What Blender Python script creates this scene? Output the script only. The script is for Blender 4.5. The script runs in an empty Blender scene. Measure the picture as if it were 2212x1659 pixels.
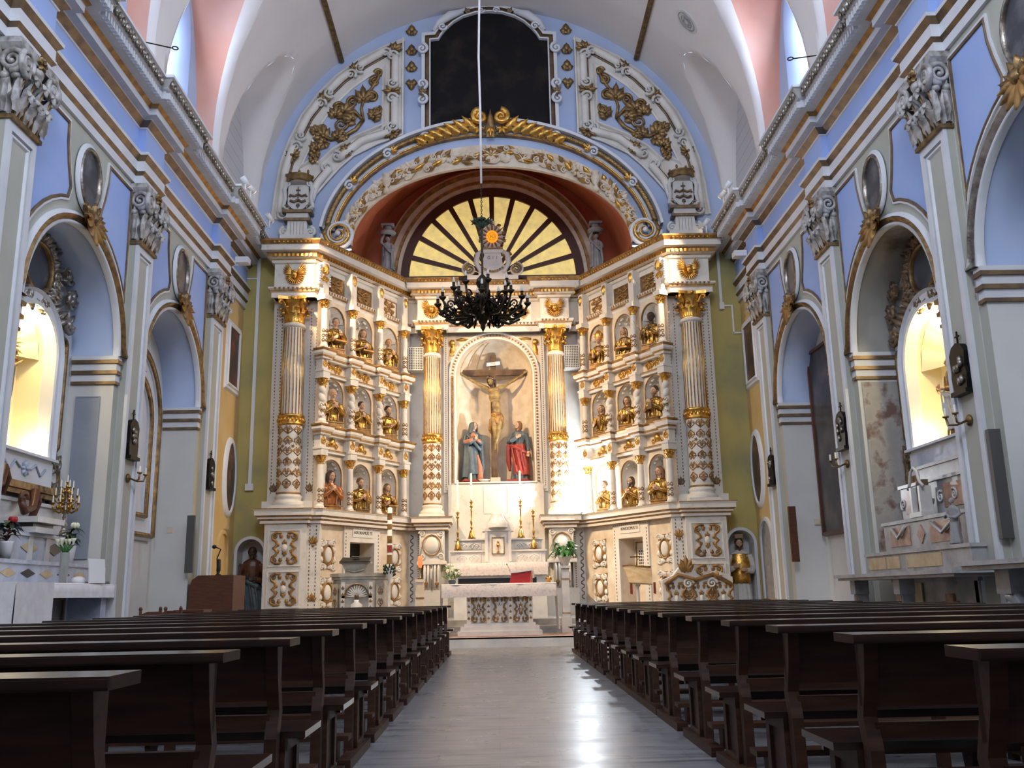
import bpy, bmesh, math, random
from mathutils import Matrix, Vector
from math import sin, cos, pi, sqrt, atan2, radians
random.seed(7)
S = bpy.context.scene
COL = S.collection
# ---------------------------------------------------------------- camera
F, PX, PY, RW, RH = 2000.0, 1106.0, 829.5, 2212, 1659
V = Vector((1075-PX, 1285-PY, F)).normalized()
U = Vector((-.0155, -1, 0)); U = (U - V*U.dot(V)).normalized()
R_ = V.cross(-U).normalized()
if R_.x < 0: R_ = -R_
# rows: world axes expressed in image axes (right, down, forward)
M3 = Matrix((R_, V, U))
cd = bpy.data.cameras.new('camera'); cam = bpy.data.objects.new('camera', cd); COL.objects.link(cam)
right = M3 @ Vector((1, 0, 0)); down = M3 @ Vector((0, 1, 0)); fwd = M3 @ Vector((0, 0, 1))
cam.matrix_world = Matrix(((right.x, -down.x, -fwd.x, 0), (right.y, -down.y, -fwd.y, 0), (right.z, -down.z, -fwd.z, 1.05), (0, 0, 0, 1)))
cd.sensor_width = 36; cd.lens = F/RW*36; cd.clip_start = .05; cd.clip_end = 200
S.camera = cam
# ---------------------------------------------------------------- world, exposure
W = bpy.data.worlds.new('world'); S.world = W; W.use_nodes = True
W.node_tree.nodes['Background'].inputs[0].default_value = (.62, .74, 1, 1)
W.node_tree.nodes['Background'].inputs[1].default_value = 1.0
S.view_settings.view_transform = 'Standard'; S.view_settings.look = 'None'
S.view_settings.exposure = 0.9; S.view_settings.gamma = 1; S.view_settings.use_curve_mapping = False
S.cycles.use_denoising = True
S.cycles.max_bounces = 8; S.cycles.diffuse_bounces = 4; S.cycles.glossy_bounces = 4
S.cycles.sample_clamp_indirect = 4
def lamp(name, kind, loc, target, power, color, size=1, size_y=None, spot=60, blend=.5, soft=.1):
    d = bpy.data.lights.new(name, kind); d.energy = power; d.color = color
    if kind == 'AREA':
        d.shape = 'RECTANGLE'; d.size = size; d.size_y = size_y or size
    else:
        d.shadow_soft_size = soft
    if kind == 'SPOT': d.spot_size = radians(spot); d.spot_blend = blend
    o = bpy.data.objects.new(name, d); COL.objects.link(o); o.location = loc
    o.rotation_euler = (Vector(target)-Vector(loc)).to_track_quat('-Z', 'Y').to_euler()
    o.visible_camera = False
    return o
BAYW = {-1: (9.45, 13.35, 17.35), 1: (9.45, 13.35, 17.4)}
# added unseen fill aimed at the vault; daylight through the clerestory windows
lamp('vault_fill', 'AREA', (0, -2.6, 13.2), (0, 17, 13.5), 620, (.80, .87, 1), 4, 4)
for sd in (-1, 1):
    for yb in (1.7, 5.6)+BAYW[sd]:
        lamp('window_daylight', 'AREA', (sd*7.1, yb, 12.0), (-sd*2, yb, 10.0), 88 if sd < 0 else 125, (.66, .77, 1), 1.0, 2.8)
# warm spotlights on the cornice, aimed at the altarpiece
lamp('altar_spot', 'SPOT', (-5.35, 19.4, 10.1), (.6, 25.3, 5.6), 1700, (1, .68, .36), spot=58, blend=.6, soft=.12)
lamp('altar_spot', 'SPOT', (5.35, 20.0, 10.1), (-1.2, 24.8, 5.4), 900, (1, .72, .42), spot=62, blend=.6, soft=.12)
lamp('altar_spot', 'SPOT', (-5.3, 18.6, 9.95), (0, 21.2, .8), 1700, (1, .74, .45), spot=60, blend=.7, soft=.12)
lamp('altar_spot', 'SPOT', (5.3, 18.6, 9.95), (-3.2, 23.5, 4.5), 900, (1, .74, .45), spot=58, blend=.7, soft=.12)
lamp('altar_spot', 'SPOT', (-5.3, 17.6, 9.95), (4.0, 23.5, 5.5), 600, (1, .78, .52), spot=52, blend=.7, soft=.12)
lamp('altar_spot', 'SPOT', (5.3, 17.5, 9.95), (0, 20.6, .4), 900, (1, .72, .42), spot=38, blend=.8, soft=.12)
# ---------------------------------------------------------------- geometry helpers
class G:
    def __init__(s, x=None):
        s.v = []; s.f = []; s.mi = []; s.sm = []; s.x = x or (lambda u, v, w: (u, v, w)); s.m = 0
    def add(s, pts, faces, smooth=False, m=None):
        b = len(s.v); s.v += [s.x(*p) for p in pts]; m = s.m if m is None else m
        for f in faces:
            s.f.append([b+i for i in f]); s.mi.append(m); s.sm.append(smooth)
    def box(s, u0, u1, v0, v1, w0, w1, m=None):
        p = [(u, v, w) for u in (u0, u1) for v in (v0, v1) for w in (w0, w1)]
        s.add(p, [(0, 1, 3, 2), (4, 6, 7, 5), (0, 4, 5, 1), (2, 3, 7, 6), (0, 2, 6, 4), (1, 5, 7, 3)], False, m)
    def prism(s, poly, w0, w1, m=None, smooth=False):
        n = len(poly); p = [(a, b, w0) for a, b in poly]+[(a, b, w1) for a, b in poly]
        s.add(p, [tuple(range(n))[::-1], tuple(range(n, 2*n))]+[(i, (i+1) % n, n+(i+1) % n, n+i) for i in range(n)], smooth, m)
    def grid(s, P, smooth=True, m=None, cu=False, cv=False):
        nu, nv = len(P), len(P[0]); pts = [p for r in P for p in r]; f = []
        for i in range(nu if cu else nu-1):
            for j in range(nv if cv else nv-1):
                a, b, c, d = i*nv+j, ((i+1) % nu)*nv+j, ((i+1) % nu)*nv+(j+1) % nv, i*nv+(j+1) % nv
                f.append((a, b, c, d))
        s.add(pts, f, smooth, m)
    def sweep(s, path, prof, plane='uv', closed=False, mats=None, smooth=False, flip=1):
        """path: 2D points; prof: (n, k) n along the path's left normal, k the third axis"""
        n = len(path); off = []
        for i in range(n):
            a = path[i-1] if (i > 0 or closed) else None; b = path[i]; c = path[(i+1) % n] if (i < n-1 or closed) else None
            ds = []
            if a is not None: ds.append((b[0]-a[0], b[1]-a[1]))
            if c is not None: ds.append((c[0]-b[0], c[1]-b[1]))
            ns = []
            for dx, dy in ds:
                l = math.hypot(dx, dy) or 1; ns.append((-dy/l*flip, dx/l*flip))
            if len(ns) == 1: off.append(ns[0])
            else:
                sx, sy = ns[0][0]+ns[1][0], ns[0][1]+ns[1][1]; q = (sx*sx+sy*sy)/2
                q = max(q, .25); off.append((sx/q, sy/q))
        rows = []
        for (a, b), (ox, oy) in zip(path, off):
            r = []
            for pn, pk in prof:
                x, y = a+ox*pn, b+oy*pn
                r.append((x, y, pk))
            rows.append(r)
        k = len(prof); pts = [p for r in rows for p in r]
        for j in range(k-1):
            fs = [(i*k+j, ((i+1) % n)*k+j, ((i+1) % n)*k+j+1, i*k+j+1) for i in range(n if closed else n-1)]
            used = sorted({q for f in fs for q in f}); mp = {q: t for t, q in enumerate(used)}
            s.add([pts[q] for q in used], [tuple(mp[q] for q in f) for f in fs], smooth, mats[j] if mats else None)
    def tube(s, pts, r, seg=8, m=None, cap=True, flat=1.0):
        n = len(pts); rs = r if isinstance(r, (list, tuple)) else [r]*n
        P = [Vector(p) for p in pts]; up = None; rows = []
        for i in range(n):
            t = (P[min(i+1, n-1)]-P[max(i-1, 0)])
            t = t.normalized() if t.length > 1e-9 else Vector((0, 0, 1))
            if up is None: up = t.orthogonal().normalized()
            up = (up-t*up.dot(t)); up = up.normalized() if up.length > 1e-6 else t.orthogonal().normalized()
            sd = t.cross(up)
            rows.append([tuple(P[i]+(up*cos(2*pi*j/seg)+sd*sin(2*pi*j/seg))*rs[i]) for j in range(seg)])
        s.grid(rows, True, m, cv=True)
        if cap:
            s.add(rows[0], [tuple(range(seg))], False, m); s.add(rows[-1], [tuple(range(seg))], False, m)
    def lathe(s, prof, c=(0, 0, 0), seg=16, m=None, fn=None, ax='z', smooth=True, a0=0, a1=2*pi):
        full = abs(a1-a0-2*pi) < 1e-6; rows = []
        for r, z in prof:
            row = []
            for j in range(seg if full else seg+1):
                a = a0+(a1-a0)*j/seg; rr = r*(fn(a, z) if fn else 1)
                x, y = rr*cos(a), rr*sin(a)
                row.append((c[0]+x, c[1]+y, c[2]+z) if ax == 'z' else (c[0]+x, c[1]+z, c[2]+y) if ax == 'v' else (c[0]+z, c[1]+x, c[2]+y))
            rows.append(row)
        s.grid(rows, smooth, m, cv=full)
    def ell(s, c, r, seg=12, rings=8, m=None):
        if not isinstance(r, (tuple, list)): r = (r, r, r)
        rows = [[(c[0]+r[0]*sin(pi*i/rings)*cos(2*pi*j/seg), c[1]+r[1]*sin(pi*i/rings)*sin(2*pi*j/seg), c[2]+r[2]*cos(pi*i/rings)) for j in range(seg)] for i in range(rings+1)]
        s.grid(rows, True, m, cv=True)
    def spiral(s, cu, cv, r0, turns, a0, dr, th, w, m=None, n=22, seg=6, r1=.12):
        pts = []; rs = []
        for i in range(n+1):
            t = i/n; a = a0+dr*2*pi*turns*t; r = r0*((1-t)**.85*(1-r1)+r1)
            pts.append((cu+r*cos(a), cv+r*sin(a), w)); rs.append(th*(1-.55*t))
        s.tube(pts, rs, seg, m); s.ell(pts[-1], th*.9, 6, 4, m)
    def leaf(s, cu, cv, ang, L, Wd, w=0, h=.03, curl=.0, m=None, lob=3, n=7):
        rows = []
        for i in range(n+1):
            t = i/n; ww = Wd/2*(sin(pi*min(1, .12+.88*t)**.75))*(1+.22*cos(2*pi*lob*t)) if i < n else .0
            row = []
            for q in (-1, -.5, 0, .5, 1):
                a = L*t; b = ww*q; hh = w+h*(1-q*q)*(.35+.65*sin(pi*t))+curl*t*t
                row.append((cu+a*cos(ang)-b*sin(ang), cv+a*sin(ang)+b*cos(ang), hh))
            rows.append(row)
        s.grid(rows, True, m)
    def fan(s, cu, cv, ang, L, Wd, k=5, spread=1.2, w=0, h=.04, curl=0, m=None):
        for i in range(k):
            q = (i/(k-1)-.5)*2 if k > 1 else 0
            s.leaf(cu, cv, ang+q*spread, L*(1-.3*abs(q)), Wd, w, h, curl, m)
    def rosette(s, cu, cv, R, k=6, w=0, h=.03, m=None, mc=None):
        for i in range(k): s.leaf(cu, cv, 2*pi*i/k, R, R*.75, w, h, .3*h, m, n=4)
        s.ell((cu, cv, w+h), R*.25, 6, 4, mc if mc is not None else m)
def sub(x, du=0, dv=0, dw=0, rot=0, sc=1, mir=1):
    c, q = cos(rot), sin(rot)
    return lambda u, v, w: x(du+sc*(c*u*mir-q*v), dv+sc*(q*u*mir+c*v), dw+w*sc)
def FR(Y, ox=0, oz=0): return lambda u, v, w: (ox+u, Y-w, oz+v)
def WL(s, X): return lambda u, v, w: (s*(X-w), u, v)
def AXY(x, y, z, a): return lambda u, v, w: (x+u*cos(a)-v*sin(a), y+u*sin(a)+v*cos(a), z+w)
def CYL(cx, cy, R): return lambda u, v, w: (cx+(R+w)*sin(u/R), cy-(R+w)*cos(u/R), v)
def arcpts(cu, cv, r, a0, a1, n, ry=None):
    ry = ry or r
    return [(cu+r*cos(a0+(a1-a0)*i/n), cv+ry*sin(a0+(a1-a0)*i/n)) for i in range(n+1)]
def wloc(o):
    l = Vector(o.location)
    while o.parent: o = o.parent; l = l+Vector(o.location)
    return l
def build(g, name, mats, parent=None, local=False, origin=None):
    me = bpy.data.meshes.new(name); o = bpy.data.objects.new(name, me); COL.objects.link(o)
    if not isinstance(mats, (list, tuple)): mats = [mats]
    off = Vector((0, 0, 0))
    if parent is not None:
        o.parent = parent
        if not local: off = wloc(parent)
    elif not local:
        xs = [p[0] for p in g.v]; ys = [p[1] for p in g.v]; zs = [p[2] for p in g.v]
        off = Vector(origin) if origin else Vector(((min(xs)+max(xs))/2, (min(ys)+max(ys))/2, min(zs))); o.location = off
    me.from_pydata([(p[0]-off.x, p[1]-off.y, p[2]-off.z) for p in g.v], [], g.f)
    for mt in mats: me.materials.append(mt)
    me.polygons.foreach_set('material_index', g.mi); me.polygons.foreach_set('use_smooth', g.sm)
    bm = bmesh.new(); bm.from_mesh(me); bmesh.ops.remove_doubles(bm, verts=bm.verts, dist=1e-5)
    bmesh.ops.recalc_face_normals(bm, faces=bm.faces); bm.to_mesh(me); bm.free()
    me.update(); return o
def thing(name, label, cat, loc=(0, 0, 0), rz=0, group=None):
    o = bpy.data.objects.new(name, None); COL.objects.link(o); o.location = loc; o.rotation_euler = (0, 0, rz)
    o.empty_display_size = .1; o['label'] = label; o['category'] = cat
    if group: o['group'] = group
    return o
def tag(o, label, cat, group=None, kind=None):
    o['label'] = label; o['category'] = cat
    if group: o['group'] = group
    if kind: o['kind'] = kind
    return o
def struct(o):
    o['kind'] = 'structure'; return o
def copy_tree(o, parent=None):
    kids = [c for c in COL.objects if c.parent == o]
    c = o.copy(); COL.objects.link(c); c.parent = parent
    for k in kids: copy_tree(k, c)
    return c
def dup(root, loc, rz=0, label=None, group=None, sc=None):
    r = copy_tree(root); r.location = loc; r.rotation_euler = (0, 0, rz)
    if sc: r.scale = (sc, sc, sc) if not isinstance(sc, tuple) else sc
    if label: r['label'] = label
    if group: r['group'] = group
    return r
def remesh(o, vox, sm=2):
    md = o.modifiers.new('fuse', 'REMESH'); md.mode = 'VOXEL'; md.voxel_size = vox; md.use_smooth_shade = True
    if sm:
        m2 = o.modifiers.new('soft', 'SMOOTH'); m2.factor = .5; m2.iterations = sm
    return o
def txt(body, x, cu, cv, w, size, mt, parent, name='lettering', ext=.004, align='CENTER', width=1.0):
    """lettering lying in the (u, v) plane of frame x"""
    cu_ = bpy.data.curves.new(name, 'FONT'); cu_.body = body; cu_.size = size; cu_.extrude = ext
    cu_.align_x = align; cu_.align_y = 'CENTER'; cu_.materials.append(mt)
    o = bpy.data.objects.new(name, cu_); COL.objects.link(o)
    p0 = Vector(x(cu, cv, w)); a = (Vector(x(cu+1, cv, w))-p0); b = (Vector(x(cu, cv+1, w))-p0); c = (Vector(x(cu, cv, w+1))-p0)
    if a.cross(b).dot(c) < 0: a = -a
    a = a*width
    off = wloc(parent) if parent else Vector((0, 0, 0)); p0 -= off
    o.matrix_local = Matrix(((a.x, b.x, c.x, p0.x), (a.y, b.y, c.y, p0.y), (a.z, b.z, c.z, p0.z), (0, 0, 0, 1)))
    dg = bpy.context.evaluated_depsgraph_get(); me = bpy.data.meshes.new_from_object(o.evaluated_get(dg)); mb = o.matrix_local.copy()
    bpy.data.objects.remove(o); bpy.data.curves.remove(cu_); me.transform(mb); o = bpy.data.objects.new(name, me); COL.objects.link(o)
    if parent: o.parent = parent
    return o
# ---------------------------------------------------------------- materials
def mat(name, c1, rough=.6, metal=0, c2=None, scale=4, amt=1.0, bump=0, bscale=40, emit=0, ecol=None, stretch=None, detail=4, lo=.35, hi=.65, c3=None, spec=None, coat=0):
    m = bpy.data.materials.new(name); m.use_nodes = True; nt = m.node_tree; b = nt.nodes['Principled BSDF']
    L = nt.links.new; N = nt.nodes.new
    b.inputs['Roughness'].default_value = rough; b.inputs['Metallic'].default_value = metal
    b.inputs['Base Color'].default_value = (*c1, 1)
    if spec is not None: b.inputs['Specular IOR Level'].default_value = spec
    if coat: b.inputs['Coat Weight'].default_value = coat; b.inputs['Coat Roughness'].default_value = .12
    tc = N('ShaderNodeTexCoord'); src = tc.outputs['Object']
    if stretch:
        mp = N('ShaderNodeMapping'); mp.inputs['Scale'].default_value = stretch; L(src, mp.inputs['Vector']); src = mp.outputs['Vector']
    if c2:
        n = N('ShaderNodeTexNoise'); n.inputs['Scale'].default_value = scale; n.inputs['Detail'].default_value = detail; L(src, n.inputs['Vector'])
        r = N('ShaderNodeValToRGB'); e = r.color_ramp.elements
        e[0].position = lo; e[0].color = (*c1, 1); e[1].position = hi; e[1].color = (*c2, 1)
        if c3: q = e.new((lo+hi)/2); q.color = (*c3, 1)
        L(n.outputs['Fac'], r.inputs['Fac']); L(r.outputs['Color'], b.inputs['Base Color'])
        if emit and ecol is None: L(r.outputs['Color'], b.inputs['Emission Color'])
    if bump:
        n2 = N('ShaderNodeTexNoise'); n2.inputs['Scale'].default_value = bscale; n2.inputs['Detail'].default_value = 3; L(src, n2.inputs['Vector'])
        bp = N('ShaderNodeBump'); bp.inputs['Strength'].default_value = bump; bp.inputs['Distance'].default_value = .02
        L(n2.outputs['Fac'], bp.inputs['Height']); L(bp.outputs['Normal'], b.inputs['Normal'])
    if emit:
        b.inputs['Emission Strength'].default_value = emit
        if ecol or not c2: b.inputs['Emission Color'].default_value = (*(ecol or c1), 1)
    return m
def glassy(name, col, rough=.05, alpha=.25):
    m = bpy.data.materials.new(name); m.use_nodes = True; b = m.node_tree.nodes['Principled BSDF']
    b.inputs['Base Color'].default_value = (*col, 1); b.inputs['Roughness'].default_value = rough
    b.inputs['Transmission Weight'].default_value = 1-alpha; b.inputs['IOR'].default_value = 1.2; return m
WHITE = mat('old_white_stucco', (.72, .68, .61), .6, c2=(.46, .41, .34), scale=5, bump=.25, bscale=45, c3=(.69, .65, .58), lo=.35, hi=.85, detail=8)
STUC = mat('pale_stucco', (.80, .77, .72), .6, c2=(.68, .64, .58), scale=2.2, bump=.12, bscale=60)
CREAM = mat('cream_stucco', (.76, .66, .52), .6, c2=(.62, .50, .36), scale=3.5, bump=.12, bscale=50)
GREYW = mat('grey_white_stucco', (.66, .66, .64), .65, c2=(.56, .55, .53), scale=3, bump=.1)
PAINTW = mat('wall_white_paint', (.70, .70, .68), .7, c2=(.63, .63, .61), scale=.9)
TRIMW = mat('trim_white_paint', (.72, .74, .78), .5, c2=(.64, .66, .70), scale=2)
BLUE = mat('lavender_wall_paint', (.31, .44, .80), .7, c2=(.37, .49, .82), scale=.8)
BLUE2 = mat('pale_blue_wall_paint', (.40, .50, .74), .7, c2=(.47, .56, .76), scale=.7)
SAGE = mat('grey_green_wall_paint', (.42, .43, .37), .7, c2=(.47, .47, .41), scale=1.2)
OCHRE = mat('ochre_wall_paint', (.62, .42, .16), .75, c2=(.66, .48, .23), scale=1.4)
OLIVE = mat('olive_yellow_wall_paint', (.52, .43, .15), .8, c2=(.36, .33, .15), scale=.9, c3=(.48, .40, .14))
LILY = mat('fresh_yellow_green', (.14, .26, .04), .4)
GREYB = mat('grey_blue_wall_panel', (.34, .37, .44), .7, c2=(.28, .31, .37), scale=1.5)
PINK = mat('pink_vault_paint', (.68, .33, .25), .75, c2=(.74, .48, .41), scale=.5)
VAULT = mat('vault_plaster', (.78, .74, .72), .8, c2=(.72, .69, .67), scale=.6)
RED = mat('terracotta_paint', (.42, .10, .045), .7, c2=(.52, .17, .07), scale=.9, c3=(.46, .12, .05))
GOLDB = mat('statue_gilding', (.50, .29, .07), .26, .9, c2=(.16, .08, .025), scale=9, bump=.3, bscale=30, lo=.4, hi=.7)
GOLD = mat('gilding', (.74, .43, .10), .33, .92, c2=(.36, .18, .05), scale=9, bump=.25, bscale=35, lo=.45, hi=.75)
GOLDD = mat('dark_gilding', (.34, .22, .09), .42, .75, c2=(.16, .10, .05), scale=8, bump=.3, bscale=30)
GOLDP = mat('ochre_gold_paint', (.42, .225, .055), .48, .35, c2=(.19, .10, .04), scale=6, bump=.15)
BROWNG = mat('bronze_moulding', (.26, .17, .09), .45, .5, c2=(.14, .10, .07), scale=5, bump=.1)
SILVER = mat('tarnished_silver_leaf', (.42, .39, .34), .32, .8, c2=(.16, .13, .10), scale=6, bump=.2, bscale=30)
STONE = mat('grey_stone', (.36, .36, .35), .6, c2=(.26, .26, .26), scale=5)
AMBOM = mat('warm_grey_marble', (.46, .43, .37), .4, c2=(.30, .28, .24), scale=4, detail=8)
MARB = mat('grey_marble', (.46, .46, .46), .3, c2=(.24, .24, .26), scale=3.5, detail=9, lo=.4, hi=.7)
MARBW = mat('white_marble', (.74, .72, .68), .3, c2=(.58, .57, .56), scale=3, detail=8)
MARBB = mat('blue_grey_marble', (.55, .60, .70), .3, c2=(.36, .42, .54), scale=5, detail=8)
MARBR = mat('red_brown_marble', (.30, .13, .09), .3, c2=(.48, .30, .2), scale=6, detail=9)
MARBY = mat('yellow_marble', (.50, .34, .16), .3, c2=(.62, .50, .32), scale=6, detail=9)
BLACKM = mat('black_marble', (.03, .03, .035), .3)
IRON = mat('black_iron', (.012, .011, .009), .4, .6)
BRONZE = mat('dark_bronze', (.05, .036, .020), .38, .8, c2=(.018, .013, .008), scale=12)
BULB = mat('clear_bulb_glass', (.62, .62, .58), .1)
DGREY = mat('dark_grey_metal', (.10, .10, .095), .5, .2)
BRASS = mat('brass', (.65, .40, .10), .28, .95, c2=(.4, .22, .05), scale=14)
WOOD = mat('dark_polished_pew_wood', (.014, .006, .004), .30, c2=(.030, .012, .007), scale=3, stretch=(1, 9, 9), detail=6, coat=.6)
WOODD = mat('dark_pew_wood', (.030, .012, .007), .5, c2=(.058, .024, .013), scale=3, stretch=(1, 9, 9), detail=6, spec=.3)
WOOD2 = mat('brown_wood', (.13, .045, .022), .4, c2=(.09, .03, .015), scale=5, stretch=(1, 6, 6))
DWOOD = mat('window_frame_wood', (.09, .025, .016), .5, c2=(.07, .02, .012), scale=4)
CROSSW = mat('cross_wood', (.14, .08, .035), .6, c2=(.07, .035, .018), scale=5)
SKIN = mat('painted_flesh', (.55, .34, .22), .45)
SKINY = mat('aged_corpus_flesh', (.34, .25, .08), .42, c2=(.20, .12, .05), scale=9)
SKIND = mat('dark_brown_flesh', (.06, .035, .022), .45)
HAIR = mat('dark_hair', (.05, .025, .015), .6)
HAIRB = mat('brown_hair', (.16, .08, .035), .6)
CLOTHW = mat('white_linen', (.80, .78, .78), .8, c2=(.72, .70, .70), scale=8, bump=.15, bscale=20)
LACE = mat('rose_white_lace', (.80, .70, .65), .8, c2=(.68, .59, .54), scale=20, lo=.5, hi=.62, detail=2)
BLUEC = mat('slate_blue_robe', (.05, .075, .10), .45, c2=(.085, .12, .14), scale=5)
REDC = mat('red_robe', (.36, .05, .035), .4, c2=(.26, .035, .03), scale=5)
PINKC = mat('salmon_robe', (.40, .16, .09), .45)
ORNC = mat('orange_lacquer_robe', (.40, .14, .03), .28, .4, c2=(.26, .09, .03), scale=8)
GREENL = mat('leaf_green', (.035, .15, .03), .4, c2=(.06, .24, .05), scale=7)
GREEND = mat('dark_leaf_green', (.015, .04, .018), .4)
PETAL = mat('cream_petals', (.85, .84, .62), .6)
REDP = mat('red_petals', (.45, .02, .03), .5)
WAX = mat('candle_wax', (.85, .82, .72), .4)
POTW = mat('white_ceramic', (.80, .80, .82), .25)
PAPER = mat('paper', (.80, .80, .78), .7)
REDB = mat('red_leather', (.40, .02, .02), .35)
BLACK = mat('black_matte', (.012, .012, .012), .6)
GLASSD = mat('dark_pane', (.055, .06, .075), .1, c2=(.08, .09, .11), scale=2)
CLEAR = glassy('clear_glass', (1, 1, 1))
SPOTW = mat('white_lamp_housing', (.80, .80, .80), .35)
LAMPG = mat('lamp_glow', (1, .8, .5), .4, emit=3, ecol=(1, .75, .4))
REDGL = mat('red_lamp_glow', (.9, .08, .02), .3, emit=1.6, ecol=(1, .09, .03))
AMBER = mat('amber_disc_glow', (1, .32, .0), .5, emit=.5, ecol=(1, .30, .0))
FANG = mat('yellow_window_glass', (.86, .64, .20), .35, c2=(.62, .50, .20), scale=5, emit=.42, detail=8, bump=.3, bscale=90)
WING = mat('clerestory_glass', (.60, .60, .46), .4, c2=(.52, .54, .46), scale=3, emit=.30)
WINGR = mat('clerestory_glass_bright', (.72, .70, .48), .4, c2=(.62, .64, .55), scale=3, emit=.5)
SUNW = mat('sunlit_outer_pane', (.8, .87, 1), .5, emit=1.6, ecol=(.75, .86, 1))
PICTD = mat('blackened_canvas', (.008, .007, .008), .6, c2=(.045, .032, .024), scale=1.6, detail=6, lo=.52, hi=.85, spec=.15)
PICT = mat('brown_old_painting', (.035, .018, .014), .4, c2=(.20, .09, .05), scale=2.4, detail=5, lo=.42, hi=.72)
PICTB = mat('grey_blue_old_painting', (.06, .065, .08), .4, c2=(.20, .20, .22), scale=2.8, detail=5, lo=.42, hi=.7)
PICTR = mat('red_robed_old_painting', (.04, .02, .016), .4, c2=(.28, .05, .03), scale=2.1, detail=4, lo=.45, hi=.7)
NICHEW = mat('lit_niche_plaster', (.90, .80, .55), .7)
GLOWC = mat('damaged_fresco', (.38, .36, .33), .8, c2=(.20, .12, .10), scale=3.2, detail=10, lo=.40, hi=.62, c3=(.42, .40, .37))
def brickmat():
    m = mat('block_painted_plaster', (.62, .61, .62), .8); nt = m.node_tree; b = nt.nodes['Principled BSDF']
    tc = nt.nodes.new('ShaderNodeTexCoord'); mp = nt.nodes.new('ShaderNodeMapping'); mp.inputs['Rotation'].default_value = (radians(90), 0, radians(90))
    br = nt.nodes.new('ShaderNodeTexBrick'); br.inputs['Color1'].default_value = (.60, .59, .60, 1); br.inputs['Color2'].default_value = (.63, .62, .63, 1)
    br.inputs['Mortar'].default_value = (.36, .35, .36, 1); br.inputs['Scale'].default_value = 1.6; br.inputs['Mortar Size'].default_value = .012
    nt.links.new(tc.outputs['Object'], mp.inputs['Vector']); nt.links.new(mp.outputs['Vector'], br.inputs['Vector']); nt.links.new(br.outputs['Color'], b.inputs['Base Color'])
    return m
BLOCK = brickmat()
def floormat():
    m = mat('polished_marble_floor', (.5, .5, .5), .16); nt = m.node_tree; b = nt.nodes['Principled BSDF']; N = nt.nodes.new; L = nt.links.new
    tc = N('ShaderNodeTexCoord'); mp = N('ShaderNodeMapping'); mp.inputs['Scale'].default_value = (.7, 5, 1)
    n = N('ShaderNodeTexNoise'); n.inputs['Scale'].default_value = 2.2; n.inputs['Detail'].default_value = 9; n.inputs['Distortion'].default_value = .8
    r = N('ShaderNodeValToRGB'); e = r.color_ramp.elements; e[0].position = .28; e[0].color = (.09, .10, .11, 1); e[1].position = .6; e[1].color = (.26, .265, .275, 1)
    q = e.new(.42); q.color = (.20, .205, .215, 1)
    br = N('ShaderNodeTexBrick'); br.inputs['Scale'].default_value = 1.0; br.inputs['Brick Width'].default_value = .82; br.inputs['Row Height'].default_value = .41
    br.inputs['Mortar Size'].default_value = .006; br.inputs['Mortar'].default_value = (.78, .78, .78, 1); br.inputs['Color1'].default_value = (1, 1, 1, 1); br.inputs['Color2'].default_value = (.92, .93, .95, 1)
    mx = N('ShaderNodeMix'); mx.data_type = 'RGBA'; mx.blend_type = 'MULTIPLY'; mx.inputs['Factor'].default_value = 1
    L(tc.outputs['Object'], mp.inputs['Vector']); L(mp.outputs['Vector'], n.inputs['Vector']); L(n.outputs['Fac'], r.inputs['Fac'])
    L(tc.outputs['Object'], br.inputs['Vector']); L(r.outputs['Color'], mx.inputs[6]); L(br.outputs['Color'], mx.inputs[7]); L(mx.outputs[2], b.inputs['Base Color'])
    n3 = N('ShaderNodeTexNoise'); n3.inputs['Scale'].default_value = 3; r3 = N('ShaderNodeMapRange'); r3.inputs['To Min'].default_value = .20; r3.inputs['To Max'].default_value = .40
    L(tc.outputs['Object'], n3.inputs['Vector']); L(n3.outputs['Fac'], r3.inputs['Value']); L(r3.outputs['Result'], b.inputs['Roughness'])
    return m
FLOOR = floormat()
FLOOR.node_tree.nodes['Principled BSDF'].inputs['Specular IOR Level'].default_value = .3
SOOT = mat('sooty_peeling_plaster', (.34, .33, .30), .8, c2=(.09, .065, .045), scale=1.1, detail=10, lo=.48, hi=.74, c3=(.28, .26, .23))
# ================================================================ THE SETTING
XW, YB, ZS, RV = 6.3, 22.5, 10.65, 6.05
BAY = {-1: (9.15, 13.45, 17.75), 1: (9.6, 13.95, 18.3)}
PIL = {-1: ((6.6, 7.3), (10.9, 11.62), (15.27, 15.98), (19.62, 20.4)), 1: ((7.1, 7.8), (11.42, 12.13), (15.77, 16.48), (20.12, 20.85))}
SIDE = {-1: 'left', 1: 'right'}
YBACK = -3.0
g = G(); g.box(-7.6, 7.6, YBACK, 19.7, -.2, 0); struct(build(g, 'floor', FLOOR, origin=(0, 8, 0)))
g = G()
g.box(-6.3, 6.3, 19.7, 26.6, -.2, .2); g.box(-6.3, 6.3, 19.70, 19.72, .17, .2)
g.m = 1; g.box(-6.3, 6.3, 21.5, 26.6, .2, .36); g.box(-6.3, 6.3, 21.85, 26.6, .36, .5)
g.m = 2; g.box(-1.9, 1.9, 19.95, 21.45, .2, .212)
struct(build(g, 'trim_1', [MARBW, MARB, MARBR]))   # chancel steps
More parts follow.
